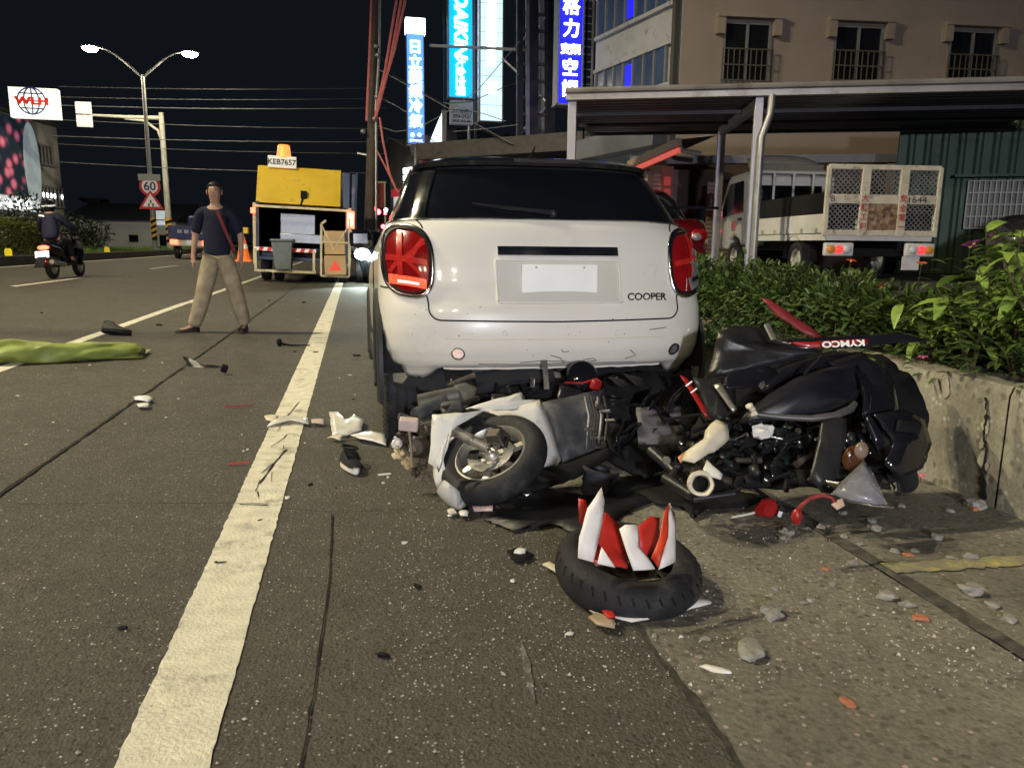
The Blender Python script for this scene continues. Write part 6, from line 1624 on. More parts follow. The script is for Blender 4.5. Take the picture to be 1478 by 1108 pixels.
for k in range(4):
    x_ = 848 + k * 9; MB().tube([pt(x_ - 4, 572, 3.68, o_), pt(x_ + 2, 600, 3.68, o_), pt(x_ - 2, 648 - k * 4, 3.62, o_)], [.006, .008, .006], 6).build('frame_tube', M_engine if k % 2 else M_steel, WS)
for (x_, y_) in ((866, 586), (872, 640), (855, 655)): MB().box(pt(x_, y_, 3.66, o_), (.05, .03, .025), rot=(.3, .4, .2)).build('frame_bracket', M_engine, WS, bevel=.004)
for k in range(6): MB().cyl(pt(840 + rnd(0, 45), 580 + k * 13, 3.66, o_), pt(842 + rnd(0, 45), 580 + k * 13, 3.62, o_), .008, n=8).build('bolt', M_steel, WS)
MB().tube([pt(690, 600, 3.42, o_), pt(700, 612, 3.36, o_), pt(722, 618, 3.30, o_), pt(735, 630, 3.22, o_), pt(730, 645, 3.18, o_)], .006, 6).build('brake_hose', M_blackmatt, WS)
MB().tube([pt(660, 612, 3.36, o_), pt(690, 604, 3.40, o_), pt(720, 606, 3.42, o_), pt(742, 622, 3.36, o_)], .010, 6).build('cable_loom', M_blackmatt, WS)
MB().box(pt(700, 606, 3.45, o_), (.16, .10, .05), rot=(.2, .3, .1)).build('inner_fender', M_blackmatt, WS, bevel=.01)
# engine end of the scooter at the left
E_ = MB(); E_.lathe([(0, .05), (.035, .05), (.048, .03), (.05, -.04), (0, -.05)], 18, axis_matrix(pt(606, 645, 3.42, o_), (-.4, -.8, .2))); E_.build('clutch_cover', M_engine, WS)
MB().cyl(pt(596, 652, 3.38, o_), pt(598, 630, 3.40, o_), .02, .012, 10).build('kick_lever', M_alu, WS)
MB().tube([pt(590, 618, 3.36, o_), pt(594, 650, 3.34, o_), pt(594, 675, 3.32, o_)], [.007, .006, .014], 8).build('kick_pedal', mat('brown_metal', (.22, .17, .13), .5, .4, var=.3), WS)
MB().box(pt(590, 612, 3.36, o_), (.085, .045, .055), rot=(.2, .1, -.2)).build('cdi_box', mat('pinkish_plastic', (.52, .42, .38), .5, var=.15, scale=14), WS, bevel=.006)
M_foam = mat('yellowish_part', (.55, .44, .24), .7, var=.3, scale=20, bump=.5)
for (x_, y_, s_, m_) in ((576, 655, .030, M_foam), (588, 668, .028, M_foam), (573, 640, .026, M_white), (600, 682, .03, M_engine), (610, 670, .035, M_engine), (588, 632, .03, M_engine), (612, 622, .04, M_engine), (580, 625, .025, M_engine), (616, 690, .025, mat('brown_metal', (.22, .17, .13), .5))):
    Mq = axis_matrix(pt(x_, y_, 3.40, o_), sphdir()); q_ = s_ * rnd(.7, 1.0)
    mb = MB(); mb.lathe([(0, -q_), (q_ * .5, -q_), (q_ * .5, -q_ * .5), (q_ * .95, -q_ * .4), (q_ * .95, q_ * .1), (q_ * .6, q_ * .2), (q_ * .6, q_ * .8), (q_ * .3, q_), (0, q_)], 9, Mq); mb.box((0, 0, 0), (q_ * 1.9, q_ * .7, q_ * .5), M=Mq); mb.box((q_ * .6, q_ * .5, q_ * .3), (q_ * .4, q_ * 1.4, q_ * .3), M=Mq)
    mb.v = [v_ + noise.noise_vector(v_ * 45) * s_ * .22 for v_ in mb.v]; mb.build('engine_fragment', m_, WS, smooth=35)
for (a, b, r_, m_) in (((600, 600, 3.5), (640, 578, 3.65), .035, M_grey), ((605, 582, 3.65), (660, 570, 3.7), .045, mat('dull_silencer', (.16, .15, .13), .5, .6, var=.3, scale=10)), ((575, 600, 3.45), (620, 612, 3.5), .014, M_steel), ((600, 620, 3.45), (660, 600, 3.5), .02, M_engine), ((640, 590, 3.55), (690, 575, 3.7), .016, M_engine), ((590, 588, 3.6), (650, 600, 3.6), .012, M_blackmatt)):
    MB().cyl(pt(*a, o_), pt(*b, o_), r_, n=12).build('frame_tube', m_, WS)
shell([(655, 556, 3.72), (672, 552, 3.74), (690, 560, 3.74), (682, 580, 3.66), (668, 590, 3.62), (662, 572, 3.68)], .004, .01, 'dark_lens_cover', mat('olive_grey_plastic', (.10, .10, .085), .35, var=.2), WS, o_)
shell([(635, 585, 3.6), (665, 580, 3.62), (670, 600, 3.55), (640, 604, 3.52)], .03, .01, 'battery_cover', M_grey, WS, o_)
for k in range(26):                                    # assorted crushed pieces under the car
    x_, y_ = rnd(640, 900), rnd(548, 590); d_ = rnd(3.72, 3.95); p = pt(x_, y_, d_, o_)
    if p.z < -o_.z + .06: p.z = .08
    kk = k % 4
    if kk == 0: MB().box(p, (rnd(.02, .07), rnd(.01, .03), rnd(.006, .02)), rot=(rnd(0, 3), rnd(0, 3), rnd(0, 3))).build('bracket', M_engine if k % 8 else M_steel, WS, bevel=.004)
    elif kk == 1: MB().tube([p, p + V((rnd(-.1, .1), rnd(-.05, .05), rnd(-.06, .06))), p + V((rnd(-.2, .2), rnd(-.05, .05), rnd(-.08, .06)))], rnd(.004, .009), 6).build('cable', M_blackmatt, WS)
    elif kk == 2: MB().cyl(p, p + V((rnd(-.15, .15), rnd(-.08, .08), rnd(-.1, .1))), rnd(.008, .02), n=10).build('frame_tube', M_steel if k % 8 == 2 else M_engine, WS)
    else: shell([(x_ - rnd(8, 22), y_ - rnd(4, 12), d_), (x_ + rnd(8, 20), y_ - rnd(4, 14), d_ + .05), (x_ + rnd(10, 24), y_ + rnd(4, 12), d_), (x_ - rnd(4, 20), y_ + rnd(6, 14), d_ - .05)], .005, .01, 'broken_panel', M_black, WS, o_, .002)
MB().bar(pt(786, 520, 3.80, o_), pt(789, 562, 3.74, o_), .025, .012).build('seat_hinge', M_steel, WS)
MB().lathe([(0, .03), (.06, .028), (.075, .015), (.08, 0), (0, -.005)], 24, axis_matrix(pt(840, 541, 3.82, o_), (-.1, -.8, .5))).build('fuel_cap_cover', M_gloss, WS)
MB().tube([pt(815, 552, 3.78, o_), pt(840, 553, 3.74, o_), pt(862, 546, 3.76, o_), pt(868, 556, 3.74, o_)], .006, 6).build('red_strap', M_red, WS)
MB().box(pt(860, 555, 3.74, o_), (.06, .03, .05), rot=(.2, .2, .4)).build('red_block', M_red, WS, bevel=.01)
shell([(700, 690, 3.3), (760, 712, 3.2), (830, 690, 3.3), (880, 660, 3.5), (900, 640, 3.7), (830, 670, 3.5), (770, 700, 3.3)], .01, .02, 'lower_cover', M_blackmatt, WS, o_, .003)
shell([(918, 588, 3.62), (982, 586, 3.62), (985, 640, 3.5), (922, 642, 3.5)], .004, .004, 'dull_plate_fragment', mat('dim_pale_plastic', (.10, .095, .105), .6, var=.5, scale=12), WS, o_, .004)
shell([(872, 545, 3.85), (935, 535, 3.9), (1000, 545, 3.85), (1010, 600, 3.75), (990, 660, 3.6), (930, 690, 3.5), (880, 665, 3.6)], .02, -.04, 'shade_filler', M_blackmatt, WS, o_, .01)  # matt black shell added in place of the deep shade under the car
shell([(600, 560, 3.95), (700, 545, 4.0), (860, 545, 4.0), (880, 600, 3.9), (720, 610, 3.85), (620, 600, 3.85)], .02, -.03, 'shade_filler', M_blackmatt, WS, o_, .01)  # second black filler for the darkness between the car's wheels
for k in range(12):
    x_, y_ = rnd(885, 985), rnd(545, 660); d_ = 3.6; a_ = rnd(0, 3.1); ca, sa = math.cos(a_) * rnd(12, 34), math.sin(a_) * rnd(12, 34); shell([(x_ - ca, y_ - sa, d_), (x_ + sa * .25, y_ - ca * .25, d_ + .05), (x_ + ca, y_ + sa, d_ - .05), (x_ - sa * .3, y_ + ca * .3, d_ - .08)], .004, .0, 'broken_panel', (M_gloss, M_blackmatt, M_blackmatt)[k % 3], WS, o_, .003, 1)
# ------------------------------------------------------------------ black scooter with red stripes
o_ = G(1180, 715); BS = thing('black_scooter', 'crushed black scooter with red stripes jammed against the planter wall', 'scooter', o_)
def blob(pts, radii, name, m_, n=18, flat=None, wob=.006):
    mb = MB(); mb.tube([pt(*p, o_) for p in pts], radii, n); mb.v = [v_ + noise.noise_vector(v_ * 9) * wob for v_ in mb.v]
    return mb.build(name, m_, BS, smooth=60, sub=1)
M_vinyl = mat('seat_vinyl', (.010, .010, .016), .34, var=.3, scale=6, coat=.25, bump=.15, bscale=8)
shell([(1066, 612, 3.12), (1078, 598, 3.14), (1110, 572, 3.18), (1150, 548, 3.22), (1200, 532, 3.26), (1236, 528, 3.28), (1242, 556, 3.22), (1228, 588, 3.16), (1180, 600, 3.12), (1120, 606, 3.10)], .02, .075, 'seat', M_vinyl, BS, o_, .001, 6)
shell([(1196, 524, 3.32), (1240, 510, 3.36), (1272, 524, 3.34), (1291, 556, 3.28), (1298, 600, 3.2), (1288, 636, 3.14), (1266, 652, 3.1), (1248, 610, 3.12), (1244, 570, 3.16), (1230, 540, 3.24)], .012, .05, 'rear_cowl', M_gloss, BS, o_, .001, 6)
shell([(1236, 536, 3.2), (1250, 540, 3.18), (1258, 566, 3.14), (1256, 596, 3.1), (1244, 606, 3.1), (1246, 580, 3.13)], .006, .02, 'tail_trim', M_gloss, BS, o_, .0, 4)
shell([(1090, 548, 3.4), (1130, 530, 3.42), (1200, 512, 3.42), (1246, 508, 3.42), (1220, 524, 3.36), (1150, 540, 3.32), (1100, 566, 3.26)], .006, .03, 'side_cowl', M_gloss, BS, o_, .002, 4)
shell([(1030, 565, 3.45), (1090, 530, 3.5), (1180, 508, 3.52), (1270, 512, 3.5), (1318, 548, 3.46), (1340, 600, 3.36), (1338, 660, 3.24), (1310, 694, 3.14), (1230, 700, 3.08), (1120, 704, 3.06), (1010, 694, 3.1), (990, 640, 3.26), (1010, 600, 3.38)], .02, -.03, 'shade_backing', M_blackmatt, BS, o_, .008, 3)  # black backing shell added to stand for the shade inside the wreck
shell([(1262, 598, 3.08), (1300, 590, 3.12), (1334, 606, 3.16), (1344, 640, 3.12), (1330, 676, 3.06), (1300, 690, 3.0), (1276, 670, 3.0), (1290, 640, 3.05)], .008, .015, 'rear_mudguard', M_gloss, BS, o_, .002, 4)
shell([(1296, 606, 3.06), (1330, 612, 3.1), (1326, 626, 3.07), (1292, 622, 3.04)], .006, .006, 'mudguard_slot', M_blackmatt, BS, o_, .001)
shell([(1186, 600, 3.06), (1222, 604, 3.04), (1220, 640, 3.0), (1208, 690, 2.95), (1180, 704, 2.93), (1168, 690, 2.95), (1180, 640, 3.02)], .006, .004, 'side_panel', M_black, BS, o_, .001)
shell([(1036, 480, 3.45), (1060, 470, 3.5), (1108, 474, 3.5), (1130, 500, 3.45), (1190, 506, 3.4), (1120, 525, 3.4), (1060, 540, 3.4), (1020, 545, 3.4), (1030, 510, 3.45)], .006, .012, 'torn_cowl', M_black, BS, o_, .003)
shell([(1045, 540, 3.38), (1110, 528, 3.36), (1125, 540, 3.34), (1080, 560, 3.3), (1040, 562, 3.3)], .005, .015, 'torn_cowl', M_gloss, BS, o_, .002)
shell([(1000, 545, 3.4), (1060, 548, 3.38), (1062, 590, 3.3), (1040, 612, 3.25), (1022, 600, 3.3)], .005, .01, 'torn_cowl', M_black, BS, o_, .002)
# long blade with the red stripe and maker's lettering, upside down
blade = shell([(1104, 492, 3.22), (1136, 490, 3.22), (1190, 487, 3.2), (1250, 484, 3.18), (1300, 481, 3.16), (1345, 492, 3.14), (1300, 494, 3.14), (1262, 499, 3.14), (1200, 503, 3.16), (1150, 504, 3.18)], .006, .006, 'side_blade', M_gloss, BS, o_, .0)
shell([(1136, 494, 3.175), (1170, 494, 3.165), (1192, 492, 3.16), (1254, 489, 3.14), (1252, 497, 3.13), (1192, 502, 3.15), (1160, 501, 3.16)], .003, .004, 'red_stripe', M_red, BS, o_, 0)
c0 = pt(1217, 496.0, 3.118, o_)
xd = (D(1190, 497, 3.13) - D(1250, 494, 3.12)).normalized(); zd = (-_f + _u * .2); zd = (zd - xd * zd.dot(xd)).normalized(); yd = zd.cross(xd)
Mt = Matrix(((xd.x, yd.x, zd.x, c0.x), (xd.y, yd.y, zd.y, c0.y), (xd.z, yd.z, zd.z, c0.z), (0, 0, 0, 1)))
text('maker_lettering', 'KYMCO', .036, M_signwhite, BS, None, M=Mt, ext=.001, bold=.0012, sx=1.35)
shell([(1098, 430, 3.5), (1110, 432, 3.5), (1180, 480, 3.4), (1190, 490, 3.38), (1165, 484, 3.4), (1120, 455, 3.46)], .005, .004, 'dark_red_fin', mat('dark_red_plastic', (.16, .015, .02), .4, var=.3), BS, o_, .002)
MB().bar(pt(1106, 468, 3.36, o_), pt(1118, 492, 3.32, o_), .022, .012).build('mirror_stalk', M_alu, BS)
shell([(982, 542, 3.42), (992, 546, 3.42), (1026, 602, 3.3), (1018, 602, 3.3)], .005, .003, 'red_trim', M_red, BS, o_, 0)
for (x_, y_) in ((994, 553), (1001, 563)): MB().tube([pt(x_ - 4, y_ + 4, 3.37, o_), pt(x_ + 5, y_ - 3, 3.36, o_)], .004, 6).build('white_logo_stroke', M_signwhite, BS)
shell([(1030, 556, 3.3), (1040, 552, 3.3), (1064, 590, 3.22), (1058, 596, 3.22)], .005, .002, 'grey_trim', M_steel, BS, o_, 0)
# torn cream panel with orange inside, foam and ring
shell([(1034, 606, 3.16), (1050, 612, 3.14), (1052, 634, 3.1), (1036, 648, 3.06), (1014, 660, 3.0), (1002, 668, 2.98), (984, 664, 3.0), (990, 652, 3.03), (1012, 640, 3.08), (1018, 622, 3.12)], .005, .03, 'torn_cream_panel', M_cream, BS, o_, .006)
shell([(978, 660, 3.03), (1000, 645, 3.08), (1002, 652, 3.05), (982, 668, 3.0)], .004, .004, 'torn_cream_panel', mat('orange_inside', (.55, .25, .10), .6, var=.3), BS, o_, .003)
shell([(1020, 664, 2.98), (1043, 685, 2.92), (1040, 692, 2.9), (1012, 684, 2.92)], .006, .006, 'white_corner_piece', M_white, BS, o_, .001)
mb = MB(); mb.lathe([(.050, .06), (.046, .075), (.034, .07), (.030, .05), (.032, .0), (.05, .0)], 22, axis_matrix(pt(1010, 697, 2.93, o_), (-.35, -.85, .25)), closed=True); mb.v = [v_ + noise.noise_vector(v_ * 40) * .004 for v_ in mb.v]; mb.build('cream_ring', M_cream, BS)
MB().cyl(pt(1010, 697, 2.93, o_), pt(1040, 697, 3.03, o_), .052, .05, 20).build('round_housing', M_blackmatt, BS)
mb = MB(); mb.ell(pt(1102, 622, 3.12, o_), (.045, .03, .03), 10, 8); mb.v = [v_ + noise.noise_vector(v_ * 35) * .02 for v_ in mb.v]; mb.build('foam_lump', M_white, BS, smooth=25)
for (x_, y_) in ((1086, 590), (1088, 597), (1082, 586)): mb = MB(); mb.ell(pt(x_, y_, 3.08, o_), .012, 8, 6); mb.v = [v_ + noise.noise_vector(v_ * 60) * .008 for v_ in mb.v]; mb.build('foam_lump', M_cream, BS, smooth=25)
MB().tube([pt(1085, 597, 3.1, o_), pt(1130, 602, 3.08, o_), pt(1170, 604, 3.06, o_), pt(1205, 600, 3.06, o_), pt(1228, 590, 3.08, o_), pt(1234, 582, 3.1, o_)], [.010, .012, .014, .016, .016, .012], 10).build('grab_rail', mat('grey_rail', (.10, .10, .10), .4, .4, var=.2), BS)
MB().tube([pt(1246, 540, 3.18, o_), pt(1252, 560, 3.15, o_), pt(1254, 580, 3.12, o_), pt(1250, 596, 3.1, o_)], .004, 6).build('highlight_strip', M_chrome, BS)  # bright strip modelled in place of the cowl's arc of reflected light
MB().tube([pt(1160, 540, 3.2, o_), pt(1180, 520, 3.24, o_), pt(1186, 512, 3.26, o_)], .006, 6).build('lock_cable', M_black, BS)
MB().ell(pt(1232, 662, 2.98, o_), (.05, .022, .055), 14, 10).build('amber_indicator', mat('amber_brown_lens', (.085, .032, .010), .18, var=.35, scale=18, coat=.5), BS)
MB().ell(pt(1243, 650, 2.96, o_), (.03, .02, .035), 10, 8).build('clear_indicator', mat('tan_lens', (.20, .15, .11), .25, var=.3, scale=25), BS)
# rear wheel against the wall, swing arm, finned panels
MB().lathe(tyre_prof(.20, .11), 36, axis_matrix(pt(1290, 645, 3.25, o_), (.75, -.5, .35)), closed=True).build('rear_tyre', M_rubber, BS)
M_greenb = mat('green_black', (.012, .022, .018), .3, var=.4, scale=10, coat=.3)
for k in range(150):
    x_ = rnd(975, 1300); y_ = rnd(608, 705); d_ = 2.94 + (705 - y_) / 100 * .34 + rnd(-.02, .06); p = pt(x_, y_, d_, o_)
    if p.z < .02: p.z = .02
    kk = k % 7
    if kk in (0, 5): shell([(x_ - rnd(6, 22), y_ - rnd(3, 12), d_), (x_ + rnd(4, 20), y_ - rnd(4, 14), d_ + .04), (x_ + rnd(6, 22), y_ + rnd(3, 10), d_), (x_ - rnd(4, 16), y_ + rnd(5, 12), d_ - .04)], .004, .002, 'broken_panel', (M_gloss, M_blackmatt, M_greenb)[k % 3], BS, o_, .003, 1)
    elif kk == 1: MB().tube([p, p + V((rnd(-.1, .1), rnd(-.05, .05), rnd(-.03, .05))), p + V((rnd(-.2, .2), rnd(-.06, .06), rnd(-.02, .06)))], rnd(.004, .010), 6).build('cable', M_blackmatt, BS)
    elif kk == 2: MB().cyl(p, p + V((rnd(-.16, .16), rnd(-.08, .08), rnd(-.02, .06))), rnd(.006, .016), n=10).build('frame_tube', M_engine if k % 2 else M_chrome, BS)
    elif kk == 3: MB().box(p, (rnd(.02, .06), rnd(.01, .03), rnd(.008, .02)), rot=(rnd(0, 3), rnd(0, 3), rnd(0, 3))).build('bracket', (M_blackmatt, M_black)[k % 2], BS, bevel=.004)
    elif kk == 4: MB().ell(p, rnd(.006, .012), 8, 6).build('bolt', M_chrome, BS)
    else:
        mb = MB(); mb.ell(p, (rnd(.015, .035), rnd(.02, .03), rnd(.012, .03)), 12, 8); mb.v = [v_ + noise.noise_vector(v_ * 15) * .02 for v_ in mb.v]; mb.build('crushed_part', (M_gloss, M_greenb, M_black)[k % 3], BS, smooth=50)
for (a, b, r_) in (((960, 690, 3.05), (1000, 715, 2.9), .022), ((940, 650, 3.3), (985, 690, 3.1), .025), ((968, 690, 3.05), (980, 672, 3.1), .016), ((1000, 720, 2.9), (1060, 712, 2.9), .014)): MB().cyl(pt(*a, o_), pt(*b, o_), r_, n=12).build('handlebar_end', M_black, BS)
MB().lathe([(0, .012), (.016, .012), (.018, 0)], 14, axis_matrix(pt(962, 664, 3.12, o_), (-.3, -.9, .1))).build('bar_end_cap', mat('olive_cap', (.12, .12, .08), .5), BS)
# ------------------------------------------------------------------ loose things around the wreck
def lie(name, label, cat, poly, z0, th, m_, bend=0.0, jag=.002, group=None):
    """flat broken piece lying on the ground: outline in pixels on the ground plane, own thickness and curl"""
    P_ = [G(*p) for p in poly]; c_ = sum(P_, V((0, 0, 0))) / len(P_)
    t = MB(); pts = []
    for i in range(len(P_)):
        a, b = P_[i] - c_, P_[(i + 1) % len(P_)] - c_; n_ = max(1, int((b - a).length / .025))
        for k in range(n_): q = a.lerp(b, k / n_); pts.append(q + V((rnd(-jag, jag), rnd(-jag, jag), 0)))
    mx = max(p.length for p in pts)
    vs = []; fs = []; n_ = len(pts)
    for k, s_ in enumerate((1, .66, .33)):
        for p in pts: vs.append(V((p.x * s_, p.y * s_, th + bend * (1 - (p.length * s_ / mx) ** 2) if bend >= 0 else th - bend * (p.length * s_ / mx) ** 2)))
    for k in range(2):
        for i in range(n_): fs.append((k * n_ + i, k * n_ + (i + 1) % n_, (k + 1) * n_ + (i + 1) % n_, (k + 1) * n_ + i))
    fs.append(tuple(2 * n_ + i for i in range(n_)))
    t.add(vs, fs); o = t.build(name, m_, None, smooth=50); md = o.modifiers.new('th', 'SOLIDIFY'); md.thickness = th; md.offset = 1
    zmin = min(v_.z for v_ in vs)
    o.location = (c_.x, c_.y, gz(c_.x) + z0 + .002); tag(o, label, cat, group); return o
# rubber boot, mats
p = G(858, 712); t = thing('black_rubber_cup', 'black open rubber cup standing between wheel and broken cone', 'cup', p)
MB().lathe([(.062, 0), (.066, .04), (.07, .09), (.086, .095), (.088, .115), (.078, .12), (.062, .115), (.056, .07), (.05, .05), (0, .045)], 30, Matrix.Rotation(R(12), 4, 'Y')).build('cup', mat('soft_rubber', (.025, .028, .036), .6, var=.2), t)
MB().lathe([(.067, .05), (.071, .056), (.069, .064)], 30, Matrix.Rotation(R(12), 4, 'Y')).build('rib', M_rubber, t)
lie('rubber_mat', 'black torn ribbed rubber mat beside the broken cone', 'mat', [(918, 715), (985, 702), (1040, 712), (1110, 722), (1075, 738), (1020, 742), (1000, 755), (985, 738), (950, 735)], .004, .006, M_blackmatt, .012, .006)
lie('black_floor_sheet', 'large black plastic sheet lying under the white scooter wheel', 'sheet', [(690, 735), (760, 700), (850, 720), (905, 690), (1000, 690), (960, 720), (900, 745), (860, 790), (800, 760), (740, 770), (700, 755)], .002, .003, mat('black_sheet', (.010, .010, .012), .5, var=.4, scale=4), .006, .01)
# broken traffic cone standing inside a tyre
o_ = G(905, 850); TY = thing('loose_tyre', 'loose scooter tyre lying flat around the broken traffic cone', 'tyre', o_ + V((0, 0, .068)), (R(9), R(3), 0))
RT = .238
MB().lathe(tyre_prof(RT, .135, .10), 52, None, closed=True).build('tyre', M_rubber, TY, smooth=50)
for k in range(34):
    a = k * 6.283 / 34; MB().box((0, 0, 0), (.003, .008, .030), M=Matrix.Rotation(a, 4, 'Z') @ Matrix.Translation((RT - .0075, 0, .030)) @ Matrix.Rotation(-.30, 4, 'Y') @ Matrix.Rotation(.45, 4, 'X')).build('tread_groove', M_blackmatt, TY)
cb = G(905, 846); CN_ = thing('broken_traffic_cone', 'shattered red and white traffic cone standing inside the loose tyre', 'traffic cone', cb)
M_conew = mat('cone_white_band', (.78, .74, .70), .45, var=.06, scale=9, bump=.15, bscale=30, dirt=(.45, .38, .30), dirt_amt=.25, dscale=12); M_coner = mat('cone_red', (.50, .028, .02), .42, var=.15, scale=8, dirt=(.25, .02, .02), dirt_amt=.2)
db = 2.36
for (pts, m_, bu) in (([(834, 800, 2.26), (836, 770, 2.27), (848, 728, 2.30), (868, 698, 2.33), (872, 718, 2.32), (868, 752, 2.30), (862, 780, 2.28), (856, 806, 2.25)], M_conew, .012),
     ([(836, 748, 2.40), (835, 714, 2.42), (845, 716, 2.42), (852, 735, 2.41), (850, 760, 2.40)], M_coner, .004),
     ([(856, 806, 2.27), (864, 770, 2.31), (874, 734, 2.35), (882, 742, 2.36), (896, 756, 2.38), (904, 800, 2.36), (905, 815, 2.30)], M_coner, -.02),
     ([(872, 735, 2.40), (876, 736, 2.40), (896, 755, 2.42), (890, 780, 2.40), (876, 790, 2.38)], M_coner, .008),
     ([(862, 808, 2.22), (868, 784, 2.24), (888, 814, 2.22)], M_conew, .004),
     ([(894, 758, 2.27), (902, 752, 2.27), (920, 752, 2.28), (922, 785, 2.27), (934, 798, 2.26), (945, 816, 2.23), (914, 818, 2.22), (904, 790, 2.24)], M_conew, .008),
     ([(920, 754, 2.34), (938, 740, 2.38), (952, 742, 2.40), (948, 780, 2.36), (934, 796, 2.32), (922, 786, 2.30)], M_coner, .012),
     ([(940, 800, 2.27), (952, 770, 2.30), (958, 735, 2.34), (965, 722, 2.36), (964, 770, 2.30), (950, 814, 2.24)], mat('cone_orange_red', (.52, .045, .016), .42, var=.12), .004),
     ([(962, 740, 2.345), (966, 721, 2.365), (974, 738, 2.37), (975, 780, 2.33), (974, 806, 2.29), (950, 817, 2.24), (958, 790, 2.28)], M_conew, .014)):
    o = shell([(a_, b_ + 5, c_) for a_, b_, c_ in pts], .005, bu * .5, 'cone_shard', m_, CN_, cb, .0012, 2)
lie('cone_base_fragment', 'white broken cone base with red edge pinned under the tyre', 'fragment', [(832, 874), (856, 890), (912, 903), (950, 898), (1026, 876), (1010, 860), (900, 850)], .002, .006, M_conew, .004, .003)
lie('cone_base_fragment', 'pale pointed shard sticking out beside the tyre', 'fragment', [(784, 822), (792, 818), (815, 832), (820, 846)], .004, .006, M_cream, .006, .002)
lie('cone_base_fragment', 'small tan shard with red corner in front of the tyre', 'fragment', [(848, 902), (860, 896), (888, 903), (886, 916), (862, 912)], .012, .006, mat('tan_plastic', (.38, .30, .2), .5, var=.2), .004, .002)
lie('red_fragment', 'small dark red shard on the tan shard by the tyre', 'fragment', [(868, 896), (884, 897), (888, 906), (876, 906)], .024, .005, M_coner, .003, .001)
# clear crumpled plastic cover
o_ = G(1240, 722); CL = thing('clear_plastic_cover', 'clear folded plastic cover standing upright beside the black scooter', 'plastic cover', o_)
M_clear = mat('cloudy_plastic', (.66, .66, .74), .22, var=.2, scale=14, trans=.75, bump=.5, bscale=22)
shell([(1200, 712, 2.86), (1222, 688, 2.9), (1247, 664, 2.95), (1256, 676, 2.92), (1268, 700, 2.86), (1281, 728, 2.78), (1262, 728, 2.78), (1230, 722, 2.80)], .002, .028, 'panel', M_clear, CL, o_, .002, 2)
MB().tube([pt(1200, 712, 2.855, o_), pt(1228, 724, 2.79, o_), pt(1262, 730, 2.77, o_), pt(1290, 732, 2.75, o_)], .003, 6).build('rim', M_chrome, CL)
# red lamp with cord
o_ = G(1105, 745); RL = thing('red_lamp', 'broken red tail lamp with cut wires on the gutter', 'lamp', o_)
mb = MB(); mb.ell((0, 0, .035), (.055, .04, .036), 9, 6); mb.v = [v_ + noise.noise_vector(v_ * 22) * .026 for v_ in mb.v]; mb.v = [V((v_.x, v_.y, max(.004, v_.z))) for v_ in mb.v]; mb.build('lens', M_red, RL, smooth=20)
for k in range(4): MB().box((rnd(-.03, .12), rnd(-.05, .02), .02 + rnd(0, .03)), (.03, .02, .02), rot=(rnd(0, 3), rnd(0, 3), 0)).build('bulb_holder', M_chrome if k < 2 else M_black, RL, bevel=.003)
MB().tube([(-.16, -.01, .01), (-.10, .0, .012), (-.05, .0, .02)], .005, 6).build('white_wire', M_white, RL)
for k in range(4): MB().tube([(.05, -.01, .02), (.10 + rnd(-.03, .03), rnd(-.04, .03), .03), (.14 + rnd(-.03, .05), rnd(-.07, .0), .008)], .005, 6).build('black_wire', M_blackmatt, RL)
MB().tube([(-.06, .30, .16), (-.01, .16, .10), (.05, .04, .05), (.08, -.02, .03)], .009, 8).build('black_lead', M_blackmatt, RL)
o_ = G(1150, 750); RC = thing('red_tube', 'curved pale red tube lying by the clear plastic cover', 'tube', o_)
MB().tube([pt(1148, 748, 2.66, o_), pt(1154, 732, 2.69, o_), pt(1168, 720, 2.71, o_), pt(1186, 714, 2.72, o_), pt(1200, 718, 2.72, o_), pt(1208, 728, 2.70, o_)], .007, 10).build('tube', mat('pale_red_tube', (.30, .05, .05), .35, var=.3, scale=20), RC)
MB().ell(pt(1150, 745, 2.66, o_), (.02, .018, .03), 10, 8).build('end_piece', M_red, RC)
shell([(1200, 728, 2.7), (1216, 718, 2.72), (1219, 730, 2.69), (1208, 736, 2.68)], .006, .004, 'end_plate', mat('pink_beige', (.5, .36, .3), .5), RC, o_, .001)
# rolled green tarpaulin at the left edge
a = G(-40, 526); b = G(204, 516)
t = thing('green_tarpaulin', 'crumpled yellow green tarpaulin lying rolled on the road', 'tarpaulin', (0, 0, 0))
M_tarp = mat('green_tarp', (.25, .31, .075), .5, var=.25, scale=5, bump=.5, bscale=9)
rws = []
for i in range(46):
    q = i / 45; c_ = a.lerp(b, q) + V((0, .03 * math.sin(q * 9), 0)); r_ = (.155 - .055 * q) * (1 if q < .95 else math.sqrt(max(.15, (1.05 - q) / .1)))
    rw = []
    for j in range(24):
        an = 2 * math.pi * j / 24; fold = 1 + .10 * math.sin(j * .9 + q * 13) + .30 * noise.noise(V((q * 8 + j * .25, j * .42, 2.0))) - .22 * max(0, noise.noise(V((q * 16 - j * .5, j * .3, 7.0)))); 
        rw.append((c_.x + .02 * math.sin(an * 3 + q * 20), c_.y + r_ * 1.25 * fold * math.cos(an), max(gz(c_.x) + .004, gz(c_.x) + r_ * .55 + r_ * .72 * fold * math.sin(an))))
    rws.append(rw)
mb = MB(); mb.grid(rws, closed=True); mb.add(rws[-1], [tuple(range(24))]); mb.build('roll', M_tarp, t, smooth=60, sub=1)
rws = [[(x_, y_ + .02 * math.sin(x_ * 9), gz(x_) + .012 + .02 * abs(math.sin(x_ * 11 + y_ * 5))) for x_ in [b.x - .62 + .045 * k for k in range(15)]] for y_ in (b.y + .10, b.y + .17, b.y + .24, b.y + .30)]
MB().grid(rws, .006).build('loose_flap', M_tarp, t, smooth=60)
